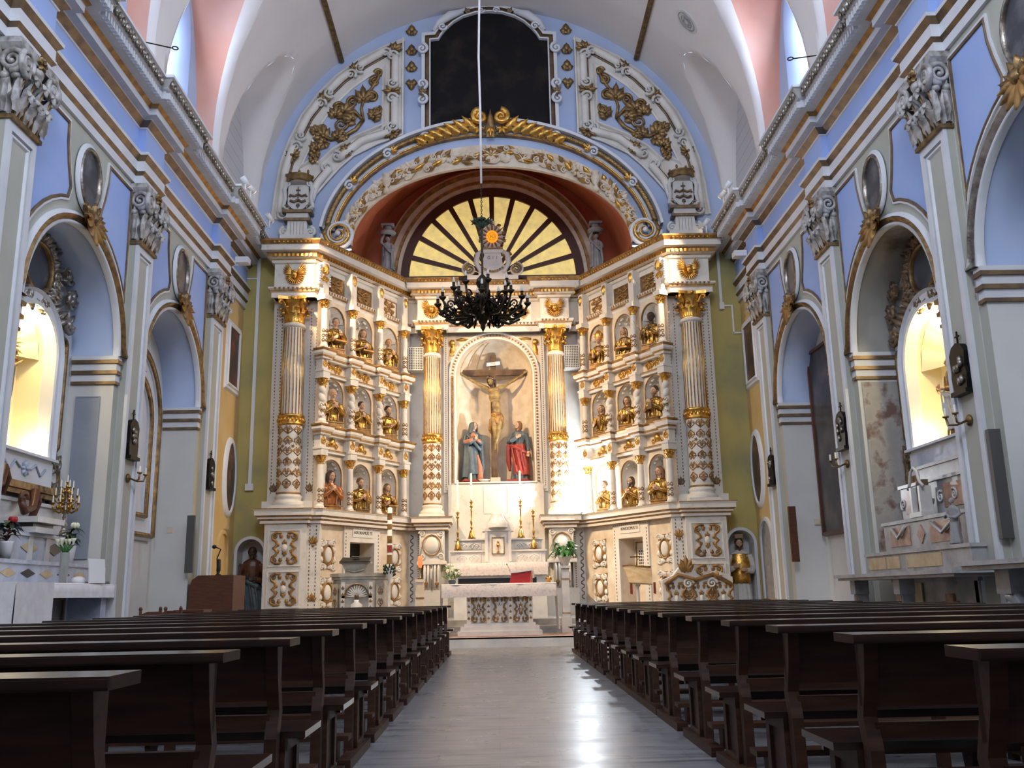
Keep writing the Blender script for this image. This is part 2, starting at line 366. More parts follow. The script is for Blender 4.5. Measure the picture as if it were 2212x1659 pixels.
def archwall(g, u0, u1, v0, v1, cu, a, vs, vb, w, n=20, ry=None, m=None):
    P = arcpts(cu, vs, a, pi, 0, n, ry)
    if u0 < cu-a: g.add([(u0, v0, w), (cu-a, v0, w), (cu-a, v1, w), (u0, v1, w)], [(0, 1, 2, 3)], False, m)
    if u1 > cu+a: g.add([(cu+a, v0, w), (u1, v0, w), (u1, v1, w), (cu+a, v1, w)], [(0, 1, 2, 3)], False, m)
    if vb > v0: g.add([(cu-a, v0, w), (cu+a, v0, w), (cu+a, vb, w), (cu-a, vb, w)], [(0, 1, 2, 3)], False, m)
    for p, q in zip(P, P[1:]):
        g.add([(p[0], p[1], w), (q[0], q[1], w), (q[0], v1, w), (p[0], v1, w)], [(0, 1, 2, 3)], False, m)
def archpath(cu, a, vs, vb, n=20, ry=None): return [(cu-a, vb)]+arcpts(cu, vs, a, pi, 0, n, ry)+[(cu+a, vb)]
def loft2(g, P, w0, Q, w1, m=None, smooth=True):
    g.grid([[(a, b, w0) for a, b in P], [(a, b, w1) for a, b in Q]], smooth, m)
AR, ASP = 1.6, 5.05
for s in (-1, 1):
    g = G(WL(s, XW)); y = YBACK
    for c in BAY[s]:
        g.m = 0; g.add([(y, 0, 0), (c-1.8, 0, 0), (c-1.8, 10.7, 0), (y, 10.7, 0)], [(0, 1, 2, 3)])
        g.m = 1; archwall(g, c-1.8, c+1.8, 0, 10.7, c, AR, ASP, 0, 0, 28)
        P = archpath(c, AR, ASP, 0, 28); D = -.74 if s < 0 else -.72
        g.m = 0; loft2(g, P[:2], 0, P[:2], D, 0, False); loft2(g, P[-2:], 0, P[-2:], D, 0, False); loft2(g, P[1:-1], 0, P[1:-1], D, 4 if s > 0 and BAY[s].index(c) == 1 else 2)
        g.m = 0; k = BAY[s].index(c); archwall(g, c-1.7, c+1.7, 0, 7, *((c, .68 if s < 0 else .88, 4.76 if s < 0 else 4.52, 3.22, D, 24) if k == 1 else (c, .01, 6.8, 6.8, D, 2)))
        y = c+1.8
    g.m = 3; g.add([(y, 0, 0), (YB+.1, 0, 0), (YB+.1, 10.7, 0), (y, 10.7, 0)], [(0, 1, 2, 3)])
    struct(build(g, 'wall_'+SIDE[s], [PAINTW, SAGE, BLUE2, OCHRE, SOOT], origin=(s*XW, 8, 0)))
# back wall with the opening of the altar recess
g = G(FR(YB))
for s in (-1, 1):
    x = (lambda s: lambda u, v, w: (s*u, YB-w, v))(s); g.x = x
    g.m = 0; archwall(g, 4.5, 6.35, 0, 9.8, 5.87, .31, 2.15, .42, 0, 14)
    P = archpath(5.87, .31, 2.15, .42, 14); loft2(g, P, 0, P, -.45, 3); g.add([(5.56, .42, 0), (6.18, .42, 0), (6.18, .42, -.45), (5.56, .42, -.45)], [(0, 1, 2, 3)], False, 3)
    g.add([(5.5, .4, -.45), (6.25, .4, -.45), (6.25, 2.5, -.45), (5.5, 2.5, -.45)], [(0, 1, 2, 3)], False, 3)
    g.m = 2; g.sweep(archpath(5.87, .31, 2.15, .42, 14), [(0, .0), (0, .05), (.07, .05), (.07, 0)], flip=1)
    g.m = 0; g.add([(4.5, 0, 0), (4.5, 9.8, 0), (4.5, 9.8, -.25), (4.5, 0, -.25)], [(0, 1, 2, 3)])
g.x = FR(YB)
n = 48; inner = arcpts(0, 9.8, 3.62, 0, pi, n, 2.2); outer = arcpts(0, ZS, 6.15, 0, pi, n)
outer = [(6.4, 9.8)]+outer[1:-1]+[(-6.4, 9.8)]
g.grid([[(a, b, 0) for a, b in inner], [(a, b, 0) for a, b in outer]], False, 1)
struct(build(g, 'wall_back', [OLIVE, BLUE2, TRIMW, GREYW], origin=(0, YB, 0)))
# terracotta vault of the recess and its end wall
YI = 25.7
g = G(FR(0))
rows = []
for i in range(9):
    t = i/8; Y = YB-.02+(YI-YB+.02)*t; a = 3.62+.23*t; b = 2.2+1.55*sin(t*pi/2)
    rows.append([(p[0], p[1], -Y) for p in arcpts(0, 9.8, a, 0, pi, 40, b)])
g.grid(rows, True, 0)
FC, FRR = (0.0, 10.08), 2.66
oo = [(5, 9.5)]+arcpts(0, 9.8, 4.2, 0, pi, 40)[1:-1]+[(-5, 9.5)]; ii = arcpts(0, FC[1], FRR, 0, pi, 40, 2.8)
g.grid([[(a, b, -YI) for a, b in ii], [(a, b, -YI) for a, b in oo]], False, 0)
g.m = 1; g.box(-4.2, 4.2, 9.5, 10.08, -YI-.2, -YI)
struct(build(g, 'wall_recess', [RED, GREYW]))
g = G(); q = [(-4.6, 22.6), (-4.6, 26.9), (4.6, 26.9), (4.6, 22.6)]  # unseen shell added behind the altarpiece to keep world light out
for a, b in zip(q, q[1:]): g.add([(a[0], a[1], 0), (b[0], b[1], 0), (b[0], b[1], 9.6), (a[0], a[1], 9.6)], [(0, 1, 2, 3)])
g.add([(-4.6, 25.75, 9.6), (-4.6, 26.9, 9.6), (4.6, 26.9, 9.6), (4.6, 25.75, 9.6)], [(0, 1, 2, 3)])
for e in (-1, 1): g.add([(e*3.55, 22.55, 9.79), (e*3.8, 25.75, 9.79), (e*4.6, 25.75, 9.6), (e*4.6, 22.55, 9.6)], [(0, 1, 2, 3)])
struct(build(g, 'wall_light_shield', RED))
g = G(); g.box(-7.6, 7.6, YBACK-.2, YBACK, 0, 17); struct(build(g, 'wall_front', PAINTW))
# vault with window lunettes
LUN = [(1.7, 1.65, 45), (5.6, 1.65, 45), (9.45, 1.65, 45), (13.35, 1.7, 45), (17.35, 1.65, 45), (20.85, 1.52, 36)]
def phi(y):
    for c, w, f in LUN:
        u = (y-c)/w
        if abs(u) < 1: return radians(f)*(1-u*u)**.75
    return 0
ys = set()
for c, w, f in LUN: ys |= {c+w*cos(pi*i/22) for i in range(23)}
ys |= {YBACK, YB+.05}; y = YBACK
while y < YB: ys.add(round(y, 3)); y += .35
ys = sorted(ys)
g = G(); rows = []
for y in ys:
    p = phi(y); rows.append([((RV*cos(p+(pi-2*p)*j/44)), y, ZS+RV*sin(p+(pi-2*p)*j/44)) for j in range(45)])
g.grid(rows, True, 0)
for s in (-1, 1):
    for k, (c, w, f) in enumerate(LUN):
        blind = k == 5; XL = 6.35 if blind else 6.5; HT = 3.3 if blind else 4.0; A = []; B = []; C = []
        for i in range(23):
            u = -cos(pi*i/22); p = radians(f)*(1-u*u)**.75 if abs(u) < 1 else 0
            a = (s*RV*cos(p), c+w*u, ZS+RV*sin(p)); b = (s*XL, c+w*u*.94, 10.3+HT*((1-u*u)**.62 if abs(u) < 1 else 0))
            A.append(a); B.append(b); C.append(tuple(a[q]+(b[q]-a[q])*.3 for q in range(3)))
        g.grid([A, C], True, 0); g.grid([C, B], True, 0 if blind else 1)
        g.add([A[0], B[0], (B[0][0], B[0][1], 9.7), (A[0][0], A[0][1], 9.7)], [(0, 1, 2, 3)], False, 2)
        g.add([A[-1], B[-1], (B[-1][0], B[-1][1], 9.7), (A[-1][0], A[-1][1], 9.7)], [(0, 1, 2, 3)], False, 2)
        if blind:
            g.grid([B, [(q[0], q[1], 9.7) for q in B]], False, 3)
        else:
            hole = [(s*XL, c-.78, 10.3)]+[(s*XL, c+.78*(-cos(pi*i/20)), 12.7+1.35*sin(pi*i/20)) for i in range(21)]+[(s*XL, c+.78, 10.3)]
            g.grid([B, hole], False, 2)
            g.add([(s*XL, B[0][1], 10.35), (s*XL, B[-1][1], 10.35), (s*XL, B[-1][1], 9.7), (s*XL, B[0][1], 9.7)], [(0, 1, 2, 3)], False, 2)
            inn = [(s*7.2, c+(q[1]-c)*.72, 10.3+(q[2]-10.3)*.93) for q in hole]
            g.grid([hole, inn], True, 2); g.add([hole[0], hole[-1], inn[-1], inn[0]], [(0, 1, 2, 3)], False, 2)
    e = [YBACK]+sum([[c-w, c+w] for c, w, f in LUN], [])+[YB]
    for a, b in zip(e[::2], e[1::2]): g.add([(s*RV, a, 9.7), (s*RV, b, 9.7), (s*RV, b, ZS), (s*RV, a, ZS)], [(0, 1, 2, 3)], False, 0)
struct(build(g, 'ceiling', [VAULT, PINK, BLUE2, BLOCK], origin=(0, 8, ZS)))
wn = 1
for s in (-1, 1):
    for k, (c, w, f) in enumerate(LUN[:5]):
        g = G(WL(s, 7.18)); P = [(c-.56, 10.32)]+[(c+.56*(-cos(pi*i/14)), 12.5+1.28*sin(pi*i/14)) for i in range(15)]+[(c+.56, 10.32)]
        g.prism(P, -.02, 0); fr = build(g, 'window_%d' % wn, WINGR if s > 0 else WING); struct(fr); wn += 1
        g = G(WL(s, 7.18)); g.sweep(P, [(0, .0), (0, .03), (-.04, .03), (-.04, 0)], closed=True)
        for q in (-.18, .18): g.box(c+q-.01, c+q+.01, 10.35, 13.6, 0, .02)
        for z in (11, 11.7, 12.4): g.box(c-.5, c+.5, z-.01, z+.01, 0, .02)
        build(g, 'window_frame', DGREY, fr)
# entablature along both side walls
def entab(s):
    g = G(lambda a, b, k: (s*(XW-a), b, k)); path = [(0, YBACK)]
    for a, b in PIL[s]: path += [(0, a-.06), (.13, a-.06), (.13, b+.06), (0, b+.06)]
    path += [(0, YB)]
    prof = [(0, 8.22), (.05, 8.22), (.05, 8.36), (.055, 8.37), (.10, 8.42), (.10, 8.45), (.08, 8.46), (.08, 8.62), (.09, 8.64), (.15, 8.71), (.16, 8.76), (.05, 8.77),
            (.05, 9.24), (.07, 9.25), (.08, 9.27), (.18, 9.36), (.19, 9.38), (.31, 9.39), (.31, 9.49), (.32, 9.50), (.38, 9.565), (.53, 9.57), (.53, 9.58), (.53, 9.71), (.58, 9.73), (.60, 9.75), (.68, 9.86), (.72, 9.87), (.72, 9.92), (0, 9.94)]
    # 0 white 1 bronze 2 blue 3 grey 4 gold ochre
    ms = [0, 0, 1, 1, 0, 0, 0, 1, 1, 0, 2, 2, 0, 0, 1, 0, 3, 0, 0, 4, 3, 0, 0, 0, 0, 3, 0, 0, 0]
    g.sweep(path, prof, 'uv', False, ms, flip=-1)
    o = struct(build(g, 'trim_%d' % (2 if s < 0 else 3), [TRIMW, BROWNG, BLUE, GREYW, GOLDP]))
    g = G(lambda a, b, k: (s*(XW-a), b, k)); y = YBACK+.1; d = G(lambda a, b, k: (s*(XW-a), b, k))
    while y < YB-.1:
        off = .13 if any(a-.60 < y < b+.60 for a, b in PIL[s]) else 0
        g.box(.53+off, .60+off, y, y+.05, 9.57, 9.69); y += .1
    build(g, 'dentil_row', TRIMW, o)['kind'] = 'stuff'
    y = YBACK+.1
    while y < YB-.1:
        off = .13 if any(a-.70 < y < b+.70 for a, b in PIL[s]) else 0
        d.ell((.66+off, y, 9.80), (.04, .04, .075), 7, 5); d.ell((.64+off, y+.07, 9.78), (.03, .022, .05), 6, 4); y += .14
    build(d, 'leaf_crest', SILVER, o)['kind'] = 'stuff'
for s in (-1, 1): entab(s)
# longitudinal gilt ropes on the vault
for s in (-1, 1):
    g = G(); a = radians(48.6); X, Z = RV*cos(a)*s, ZS+RV*sin(a); pts = []; rs = []
    for i in range(170): pts.append((X*.995, 15.6+6.85*i/169, Z-.03)); rs.append(.058+.02*(i % 2))
    g.tube(pts, rs, 8)
    tag(build(g, 'gilt_rope_moulding', GOLDD), 'gilt rope moulding running along the vault, on the %s of the chandelier cord' % SIDE[s], 'moulding')
# arch surrounds
BN = {0: 'nearest', 1: 'middle', 2: 'farthest'}
for s in (-1, 1):
    for k, c in enumerate(BAY[s]):
        if s < 0 and k == 0: continue
        x = WL(s, XW); deco = ['the arch cut by the right picture edge', 'the %s arch with the lit niche' % SIDE[s], 'the %s arch nearest the altar' % SIDE[s]][k]
        t = thing('arch_surround', 'gilt and white moulded surround of '+deco, 'arch', (s*XW, c, 0))
        g = G(x); g.sweep(archpath(c, AR-.012, ASP, ASP, 28), [(0, -.05), (0, .05), (.04, .06), (.05, .04), (.12, .11), (.13, .11), (.14, .06), (.19, .06), (.2, 0)], mats=[0, 0, 0, 1, 1, 1, 0, 0], flip=1, smooth=True)
        build(g, 'archivolt', [TRIMW, SILVER if k < 1 else GOLDD], t)
        for e in (-1, 1):
            g = G(x); D = -.7
            q = lambda w, z0, z1, m: g.box(*sorted((c+e*(AR-w), c+e*(1.72+w*.3))), z0, z1, D, .0+w, m)
            q(.05, 4.98, 5.05, 0); q(.07, 4.92, 4.98, 1); q(.035, 4.80, 4.92, 0); q(.06, 4.74, 4.80, 1); q(.025, 4.62, 4.74, 0); q(.04, 4.57, 4.62, 1)
            build(g, 'impost_moulding', [TRIMW, BROWNG], t)
        g = G(x); z = ASP+AR+.08
        g.fan(c, z+.10, -pi/2, .46, .22, 7, 1.25, .12, .09, .12, 0); g.fan(c, z+.0, pi/2, .34, .20, 6, 1.35, .12, .09, .08, 1); g.fan(c-.12, z+.05, pi*.85, .3, .16, 3, .5, .12, .07, .05, 1); g.fan(c+.12, z+.05, pi*.15, .3, .16, 3, .5, .12, .07, .05, 1)
        g.ell((c, z+.08, .16), (.10, .12, .1), 8, 6, 1); g.spiral(c-.16, z+.18, .1, 1.4, 0, 1, .035, .12, 1); g.spiral(c+.16, z+.18, .1, 1.4, pi, -1, .035, .12, 1)
        build(g, 'keystone_shell', [GOLDP, GOLDD], t)
        for e in (-1, 1):   # blue panels with a bronze edge
            pts = [(1.68, 5.98), (1.68, 8.08), (.72, 8.08), (.70, 7.75), (.62, 7.45), (.50, 7.12), (.52, 7.05)]+[(1.95*cos(a), ASP+1.95*sin(a)) for a in [radians(q) for q in (73, 66, 58, 50, 42, 36, 32.5)]]
            pts = [(c+e*a, b) for a, b in pts]
            g = G(x); g.prism(pts, 0, .012, 0)
            g.sweep(pts, [(-.05, .0), (-.05, .035), (-.02, .045), (.0, .03), (.03, .03), (.03, 0)], closed=True, mats=[1, 1, 1, 2, 2], flip=-e)
            build(g, 'blue_panel', [BLUE, BROWNG, TRIMW], t)
        m = thing('oval_medallion', 'oval portrait medallion above '+deco, 'medallion', (s*XW, c, 6.9))
        g = G(sub(x, c, 7.48, .02)); E = arcpts(0, 0, .33, 0, 2*pi, 32, .47)[:-1]
        g.sweep(E, [(-.02, 0), (-.02, .06), (.01, .08), (.04, .05), (.06, .03), (.10, .03), (.10, 0)], closed=True, mats=[1, 1, 1, 0, 0, 0], flip=-1, smooth=True)
        build(g, 'medallion_frame', [TRIMW, SILVER], m)
        g = G(sub(x, c, 7.48, .03)); g.prism(E, 0, .01)
        build(g, 'medallion_canvas', PICTB, m)
# pilasters and their Corinthian capitals
CAPM = mat('weathered_silvered_plaster', (.52, .51, .50), .5, .15, c2=(.20, .18, .16), scale=7, detail=5, lo=.42, hi=.66, bump=.2)
for s in (-1, 1):
    for k, (a, b) in enumerate(PIL[s]):
        if k == 0: continue
        c = (a+b)/2; hw = (b-a)/2; x = sub(WL(s, XW), c, 0)
        t = thing('pilaster', 'tall panelled pilaster with leafy capital on the %s wall, %s' % (SIDE[s], ['', 'nearest to the camera', 'midway between the two chapel arches', 'last before the ochre bay'][k]), 'pilaster', (s*XW, c, 0))
        g = G(x); g.box(-hw, hw, .35, 7.12, 0, .10, 0); g.box(-hw-.04, hw+.04, 0, .35, 0, .16, 2); g.box(-hw-.03, hw+.03, .35, .5, 0, .14, 2)
        for u0, u1, v0, v1 in ((-hw, -hw+.09, .5, 7.0), (hw-.09, hw, .5, 7.0), (-hw, hw, 7.0, 7.12)): g.box(u0, u1, v0, v1, .1, .15, 1)
        R = [(-hw+.12, .7), (hw-.12, .7), (hw-.12, 6.97), (-hw+.12, 6.97)]
        g.sweep(R, [(0, .1), (-.0, .13), (.03, .13), (.05, .1)], closed=True, mats=[1, 1, 1], flip=1)
        build(g, 'shaft', [SAGE, TRIMW, STONE], t)
        g = G(x); V0 = 7.12
        g.box(-hw-.03, hw+.03, V0, V0+.06, 0, .2, 1); g.box(-hw+.02, hw-.02, V0+.06, 8.12, 0, .13, 0)
        g.prism([(-hw-.16, 8.12), (-hw-.10, 8.05), (hw+.10, 8.05), (hw+.16, 8.12), (hw+.16, 8.2), (-hw-.16, 8.2)], .0, .28, 0)
        for q, (V1, L) in enumerate(((V0+.05, .36), (V0+.05, .66))):
            us = (-.24, 0, .24) if q == 0 else (-.34, -.12, .12, .34)
            for u in us:
                g.leaf(u*hw/.36, V1, pi/2, L, .25, .13+.02*(1-q), .05, .18, 0, 3, 9); g.fan(u*hw/.36, V1+L+.01, -pi/2, .16, .10, 3, .75, .30, .05, .03, 0)
                g.tube([(u*hw/.36, V1, .16), (u*hw/.36, V1+L*.6, .22), (u*hw/.36, V1+L*.9, .31)], .022, 5, 1)
        for e in (-1, 1):
            for w in (.2, .06): g.leaf(e*(hw+.0), V0+.1, pi/2+(-e*.12), .5, .2, w, .04, .04, 0); g.ell((e*(hw+.06), V0+.58, w), (.06, .06, .06), 8, 6, 0)
            g.spiral(e*(hw-.02), 7.90, .19, 2.1, -pi/2, e, .045, .30, 0, 34); g.ell((e*(hw-.02), 7.90, .26), (.15, .15, .06), 12, 6, 0); g.tube([(e*.05, 7.6, .15), (e*.2, 7.85, .2), (e*(hw-.04), 8.05, .26), (e*(hw+.1), 8.03, .27)], .035, 6, 0)
            xs = sub(lambda u, v, w: x(e*hw+e*w*1.0, v, u), 0, 0)
            gg = g.x; g.x = lambda u, v, w: gg(e*(hw+w), v, u); g.spiral(.15, 7.90, .17, 2.0, -pi/2, 1, .045, .1, 0, 30); g.leaf(.06, V0+.1, pi/2, .62, .2, .0, .04, .1, 0); g.x = gg
        g.rosette(0, 8.1, .12, 6, .28, .06, 1, 1); g.ell((0, 7.95, .25), (.1, .1, .08), 8, 6, 0)
        build(g, 'capital', [CAPM, GOLDD], t)
# ================================================================ THE ALTARPIECE
def OB(s):
    L = math.hypot(1.9, 3.2); d = (-s*1.9/L, 3.2/L); n = (-s*3.2/L, -1.9/L)
    return lambda u, v, w: (s*4.15+d[0]*u+n[0]*w, 21.9+d[1]*u+n[1]*w, v)
def arab(g, cu, cv, w, h, z=0, th=.018, m=0, ml=None, rows=2, leafs=True):
    """mirrored scrolls and leaves filling a w x h panel"""
    ml = m if ml is None else ml; rh = h/rows
    for r in range(rows):
        v = cv-h/2+rh*(r+.5)
        for e in (-1, 1):
            R = min(w*.22, rh*.26); dd = 1 if r % 2 else -1
            g.spiral(cu+e*w*.25, v+dd*rh*.18, R, 1.4, pi/2*dd, e*dd, th, z, m, 14, 5)
            g.tube([(cu, v-dd*rh*.42, z), (cu+e*w*.12, v-dd*rh*.30, z), (cu+e*w*.40, v-dd*rh*.12, z), (cu+e*(w*.25+R), v+dd*rh*.14, z)], [th, th*1.2, th*1.2, th], 5, m)
            if leafs:
                g.leaf(cu+e*w*.36, v-dd*rh*.1, pi/2-e*.9*dd, min(w, rh)*.3, w*.14, z, th*1.3, 0, ml, 2, 4)
                g.leaf(cu+e*w*.10, v, pi/2 if dd > 0 else -pi/2, rh*.3, w*.12, z, th*1.3, 0, ml, 2, 4)
        if leafs: g.fan(cu, v-dd*rh*.2, pi/2*dd, rh*.36, w*.16, 3, .6, z, th*1.6, 0, ml)
    return g
def ccart(g, cu, cv, w, h, z=0, th=.022, m=0, mc=None):
    """cartouche of facing C scrolls round a small mask"""
    for e in (-1, 1):
        g.tube([(cu+e*a*w, cv+b*h, z+.01) for a, b in ((.10, .46), (.28, .48), (.44, .40), (.42, .28), (.28, .20), (.27, .08), (.38, 0), (.27, -.08), (.28, -.20), (.42, -.28), (.44, -.40), (.28, -.48), (.10, -.46))], [th*.7, th, th, th, th, th, th*1.3, th, th, th, th, th, th*.7], 6, m)
        for f in (-1, 1):
            g.spiral(cu+e*.34*w, cv+f*.36*h, .10*w, 1.3, 0, e*f, th*.7, z, m, 12, 5); g.leaf(cu+e*.13*w, cv+f*.30*h, f*pi/2, .17*h, .14*w, z, th, 0, m, 2, 4); g.leaf(cu+e*.2*w, cv+f*.06*h, f*pi/2-e*f*.6, .16*h, .12*w, z, th, 0, m, 2, 4)
    g.ell((cu, cv, z), (.11*w, .13*h, th*2), 10, 6, m if mc is None else mc); g.fan(cu, cv+.12*h, pi/2, .16*h, .12*w, 3, .8, z, th, 0, m); g.fan(cu, cv-.12*h, -pi/2, .16*h, .12*w, 3, .8, z, th, 0, m)
def dashes(g, u, v0, v1, w, m=1, st=.085, dw=.022):
    v = v0
    while v < v1: g.box(u-dw/2, u+dw/2, v, v+st*.5, w, w+.006, m); v += st
def capital3(x, h, r, hw, m0, m1, parent, name='capital', k=8, small=False):
    """Corinthian capital in frame x: (right, up, towards viewer), origin on the axis at its foot"""
    g = G(lambda a, b, c: x(a, c, b)); g.lathe([(r*.98, 0), (r*1.0, h*.05), (r*.86, h*.08), (r*.86, h*.4), (r*1.0, h*.72), (r*1.25, h*.88)], seg=16, m=m1)
    def lf(a, L, wd, z0, out):
        n = 3 if small else 5; rows = []
        for i in range(n+1):
            t = i/n; rr = r*.88+out*t**2.5; z = z0+L*(t if t < .85 else .85-(t-.85)*.8); ww = wd*(.6+.4*sin(pi*t))*(1 if i < n else .5)
            rows.append([((rr+.02*(1-q*q)*r*4)*cos(a)-q*ww/2*sin(a), (rr+.02*(1-q*q)*r*4)*sin(a)+q*ww/2*cos(a), z) for q in (-1, -.4, .4, 1)])
        g.grid(rows, True, m0); g.ell((rows[-1][1][0], rows[-1][1][1], rows[-1][1][2]), (wd*.4, wd*.4, h*.05), 6, 4, m0)
    for i in range(k): lf(2*pi*i/k+pi/2, h*.42, r*.62, h*.05, r*.38)
    for i in range(k): lf(2*pi*(i+.5)/k+pi/2, h*.68, r*.6, h*.06, r*.45)
    for i in range(4):
        a = pi/4+i*pi/2; c, q = cos(a), sin(a); R = hw*1.22
        g.tube([(r*.95*c, r*.95*q, h*.5), (r*1.15*c, r*1.15*q, h*.72), (R*.8*c, R*.8*q, h*.86), (R*.98*c, R*.98*q, h*.84), (R*1.02*c, R*1.02*q, h*.74), (R*.9*c, R*.9*q, h*.7), (R*.86*c, R*.86*q, h*.77)], [h*.04, h*.05, h*.06, h*.06, h*.05, h*.045, h*.03], 6, m0)
    P = []
    for i in range(4):
        a = -pi/4+i*pi/2; b = a+pi/2
        P += [(hw*1.35*cos(a), hw*1.35*sin(a)), (hw*.86*cos((a+b)/2-.35), hw*.86*sin((a+b)/2-.35)), (hw*.86*cos((a+b)/2+.35), hw*.86*sin((a+b)/2+.35))]
    g.prism(P, h*.88, h, m1)
    for i in range(4):
        a = i*pi/2; g.ell((hw*.9*cos(a), hw*.9*sin(a), h*.93), (h*.07, h*.07, h*.07), 6, 4, m0)
    return build(g, name, [GOLD, WHITE], parent)
RET = thing('altarpiece', 'towering white and gilt stucco altarpiece with columns and tiers of niches behind the altar', 'altarpiece', (0, 23, .5))
# oblique wings with three tiers of three niches
TIERS = [(3.06, 4.32, 4.55, 4.88, 5.10), (5.10, 6.31, 6.44, 6.78, 6.96), (6.96, 8.19, 8.30, 8.30, 8.30)]
CU = (0.0, 1.08, 2.22, 3.30); NA = .36
TN = ['lower', 'middle', 'upper']
for s in (-1, 1):
    x = OB(s)
    g = G(x)
    for ti, (vb, vt, f0, f1, cn) in enumerate(TIERS):
        for i in range(3):
            a, b = CU[i], CU[i+1]; c = (a+b)/2
            archwall(g, a, b, vb, f0 if ti < 2 else 8.32, c, NA, vt-NA, vb, -.14, 18, None, 0)
        if ti < 2: g.add([(0, f0, -.14), (3.3, f0, -.14), (3.3, cn, -.14), (0, cn, -.14)], [(0, 1, 2, 3)])
    g.add([(-.1, 3.0, -.14), (0, 3.0, -.14), (0, 8.3, -.14), (-.1, 8.3, -.14)], [(0, 1, 2, 3)]); g.add([(3.3, 3.0, -.14), (3.75, 3.0, -.14), (3.75, 8.3, -.14), (3.3, 8.3, -.14)], [(0, 1, 2, 3)], False, 1)
    build(g, 'wing_wall', [CREAM, GREYW], RET)
    for ti, (vb, vt, f0, f1, cn) in enumerate(TIERS):
        for i in range(3):
            c = (CU[i]+CU[i+1])/2; vs = vt-NA; g = G(sub(x, c, 0, -.14)); D = .40
            g.grid([[(NA*cos(pi*j/16), v, -D*sin(pi*j/16)) for j in range(17)] for v in (vb, vs)], True, 0)
            kind = (ti*3+i+(0 if s < 0 else 1)) % 3 if ti else 1; rows = []
            for q in range(9):
                el = pi/2*q/8; row = []
                for j in range(33):
                    aa = pi*j/32; rr = 1
                    if ti == 2 and i != 1: rr = 1-.05*abs(sin(aa*8))*sin(el)**.3 if q else 1
                    row.append((NA*cos(el)*cos(aa)*rr, vs+NA*sin(el), -D*cos(el)*sin(aa)*rr))
                rows.append(row)
            g.grid(rows, True, 0)
            if ti == 2 and i != 1:
                g = G(sub(x, c, 0, -.14)); g.grid([[(NA*cos(pi*j/16), v, -D*sin(pi*j/16)) for j in range(17)] for v in (vb, vs)], True, 0)
                rows = []
                for q in range(9):   # scallop shell rays from a hinge at the back
                    t = q/8; row = []
                    for j in range(41):
                        aa = pi*j/40; k = 1-.07*abs(sin(aa*7)); row.append((NA*cos(aa)*t*(k if q < 8 else 1), vs+NA*sin(aa)*t*(k if q < 8 else 1), -D*(1-t**2.2)-.02))
                    rows.append(row)
                g.grid(rows, True, 0)
            else:
                for q in range(1, 4):
                    el = radians(14+20*q-12*(q == 3)); nn = 6-q
                    for j in range(nn):
                        aa = pi*(j+.5)/nn; g.ell((NA*.93*cos(el)*cos(aa), vs+NA*.93*sin(el), -D*.93*cos(el)*sin(aa)), .035, 6, 4, 0)
            g.add([(-NA, vb+.01, 0), (NA, vb+.01, 0), (NA, vb+.01, -D), (-NA, vb+.01, -D)], [(0, 1, 2, 3)])
            nb = build(g, 'niche', WHITE, RET)
            g = G(sub(x, c, 0, -.14)); ap = archpath(0, NA, vs, vb, 18)
            g.sweep(ap, [(0, -.01), (0, .02), (.018, .028), (.03, .012), (.05, .012), (.055, 0)], mats=[1, 1, 0, 0, 0], smooth=True)
            build(g, 'niche_rim', [WHITE, GOLDP], nb)
            if ti < 2:   # gilt relief in the frieze above
                g = G(sub(x, c, (f0+f1)/2, -.13))
                if ti == 1: arab(g, -.18, 0, .3, .24, .01, .018, 0, rows=1); arab(g, .14, 0, .3, .24, .01, .018, 0, rows=1)
                else:
                    g.ell((0, .03, .02), (.09, .1, .05), 8, 6); g.spiral(-.15, -.06, .07, 1.3, 0, 1, .02, .01); g.spiral(.15, -.06, .07, 1.3, pi, -1, .02, .01); g.fan(0, .04, pi/2, .14, .06, 5, 1.3, 0, .03)
                build(g, 'frieze_relief', GOLD, RET)
            else:
                g = G(sub(x, c, 8.78, -.18)); g.box(-.37, .37, -.24, .24, 0, .03, 0); g.box(-.32, .32, -.2, .2, .03, .035, 2)
                arab(g, 0, 0, .56, .38, .045, .022, 1, rows=2); g.sweep([(-.35, -.22), (.35, -.22), (.35, .22), (-.35, .22)], [(0, .03), (0, .05), (.03, .05)], closed=True, mats=[1, 1])
                build(g, 'fretted_panel', [WHITE, GOLDP, CREAM if i == 2 else BROWNG], RET)
    # colonnettes
    for ti, (vb, vt, f0, f1, cn) in enumerate(TIERS):
        h = (4.42, 6.30, 8.28)[ti]-vb
        for i, u in enumerate(CU):
            y = sub(x, u, vb, .0)
            g = G(lambda a, b, c, y=y: y(a, c, b))
            g.box(-.11, .11, -.11, .11, 0, .07); g.lathe([(.10, .07), (.11, .09), (.10, .12), (.085, .13), (.085, .16)], seg=14)
            if ti == 1 and i in (0, 1, 2):
                pts = [(.02*cos(q*.9), .02*sin(q*.9), .15+(h-.42)*q/26) for q in range(27)]; g.tube(pts, [.075+.012*(q % 2) for q in range(27)], 8)
            else: g.lathe([(.082, .15), (.085, .16+.33*h), (.075, h-.27)], seg=14)
            sh = build(g, 'colonnette', WHITE, RET)
            gg = G(sub(CYL(0, 0, .088), 0, 0)); k2 = CYL(0, 0, .086)
            gg = G(lambda a, b, c, y=y, k2=k2: (lambda p: y(p[0], p[2], -p[1]))(k2(a, b, c)))
            for q in range(3): arab(gg, (-.09, 0, .09)[q], .35, .08, .36, 0, .008, 0, rows=3, leafs=False)
            gg.box(-.12, .12, h-.28, h-.26, 0, .012, 0)
            build(gg, 'gilt_tracery', GOLDP, sh)
            capital3(sub(y, 0, h-.26), .2, .08, .10, 0, 0, sh, 'capital', 6, True)
            y2 = sub(x, u, 0, 0); g = G(y2); v0 = vb+h-.06
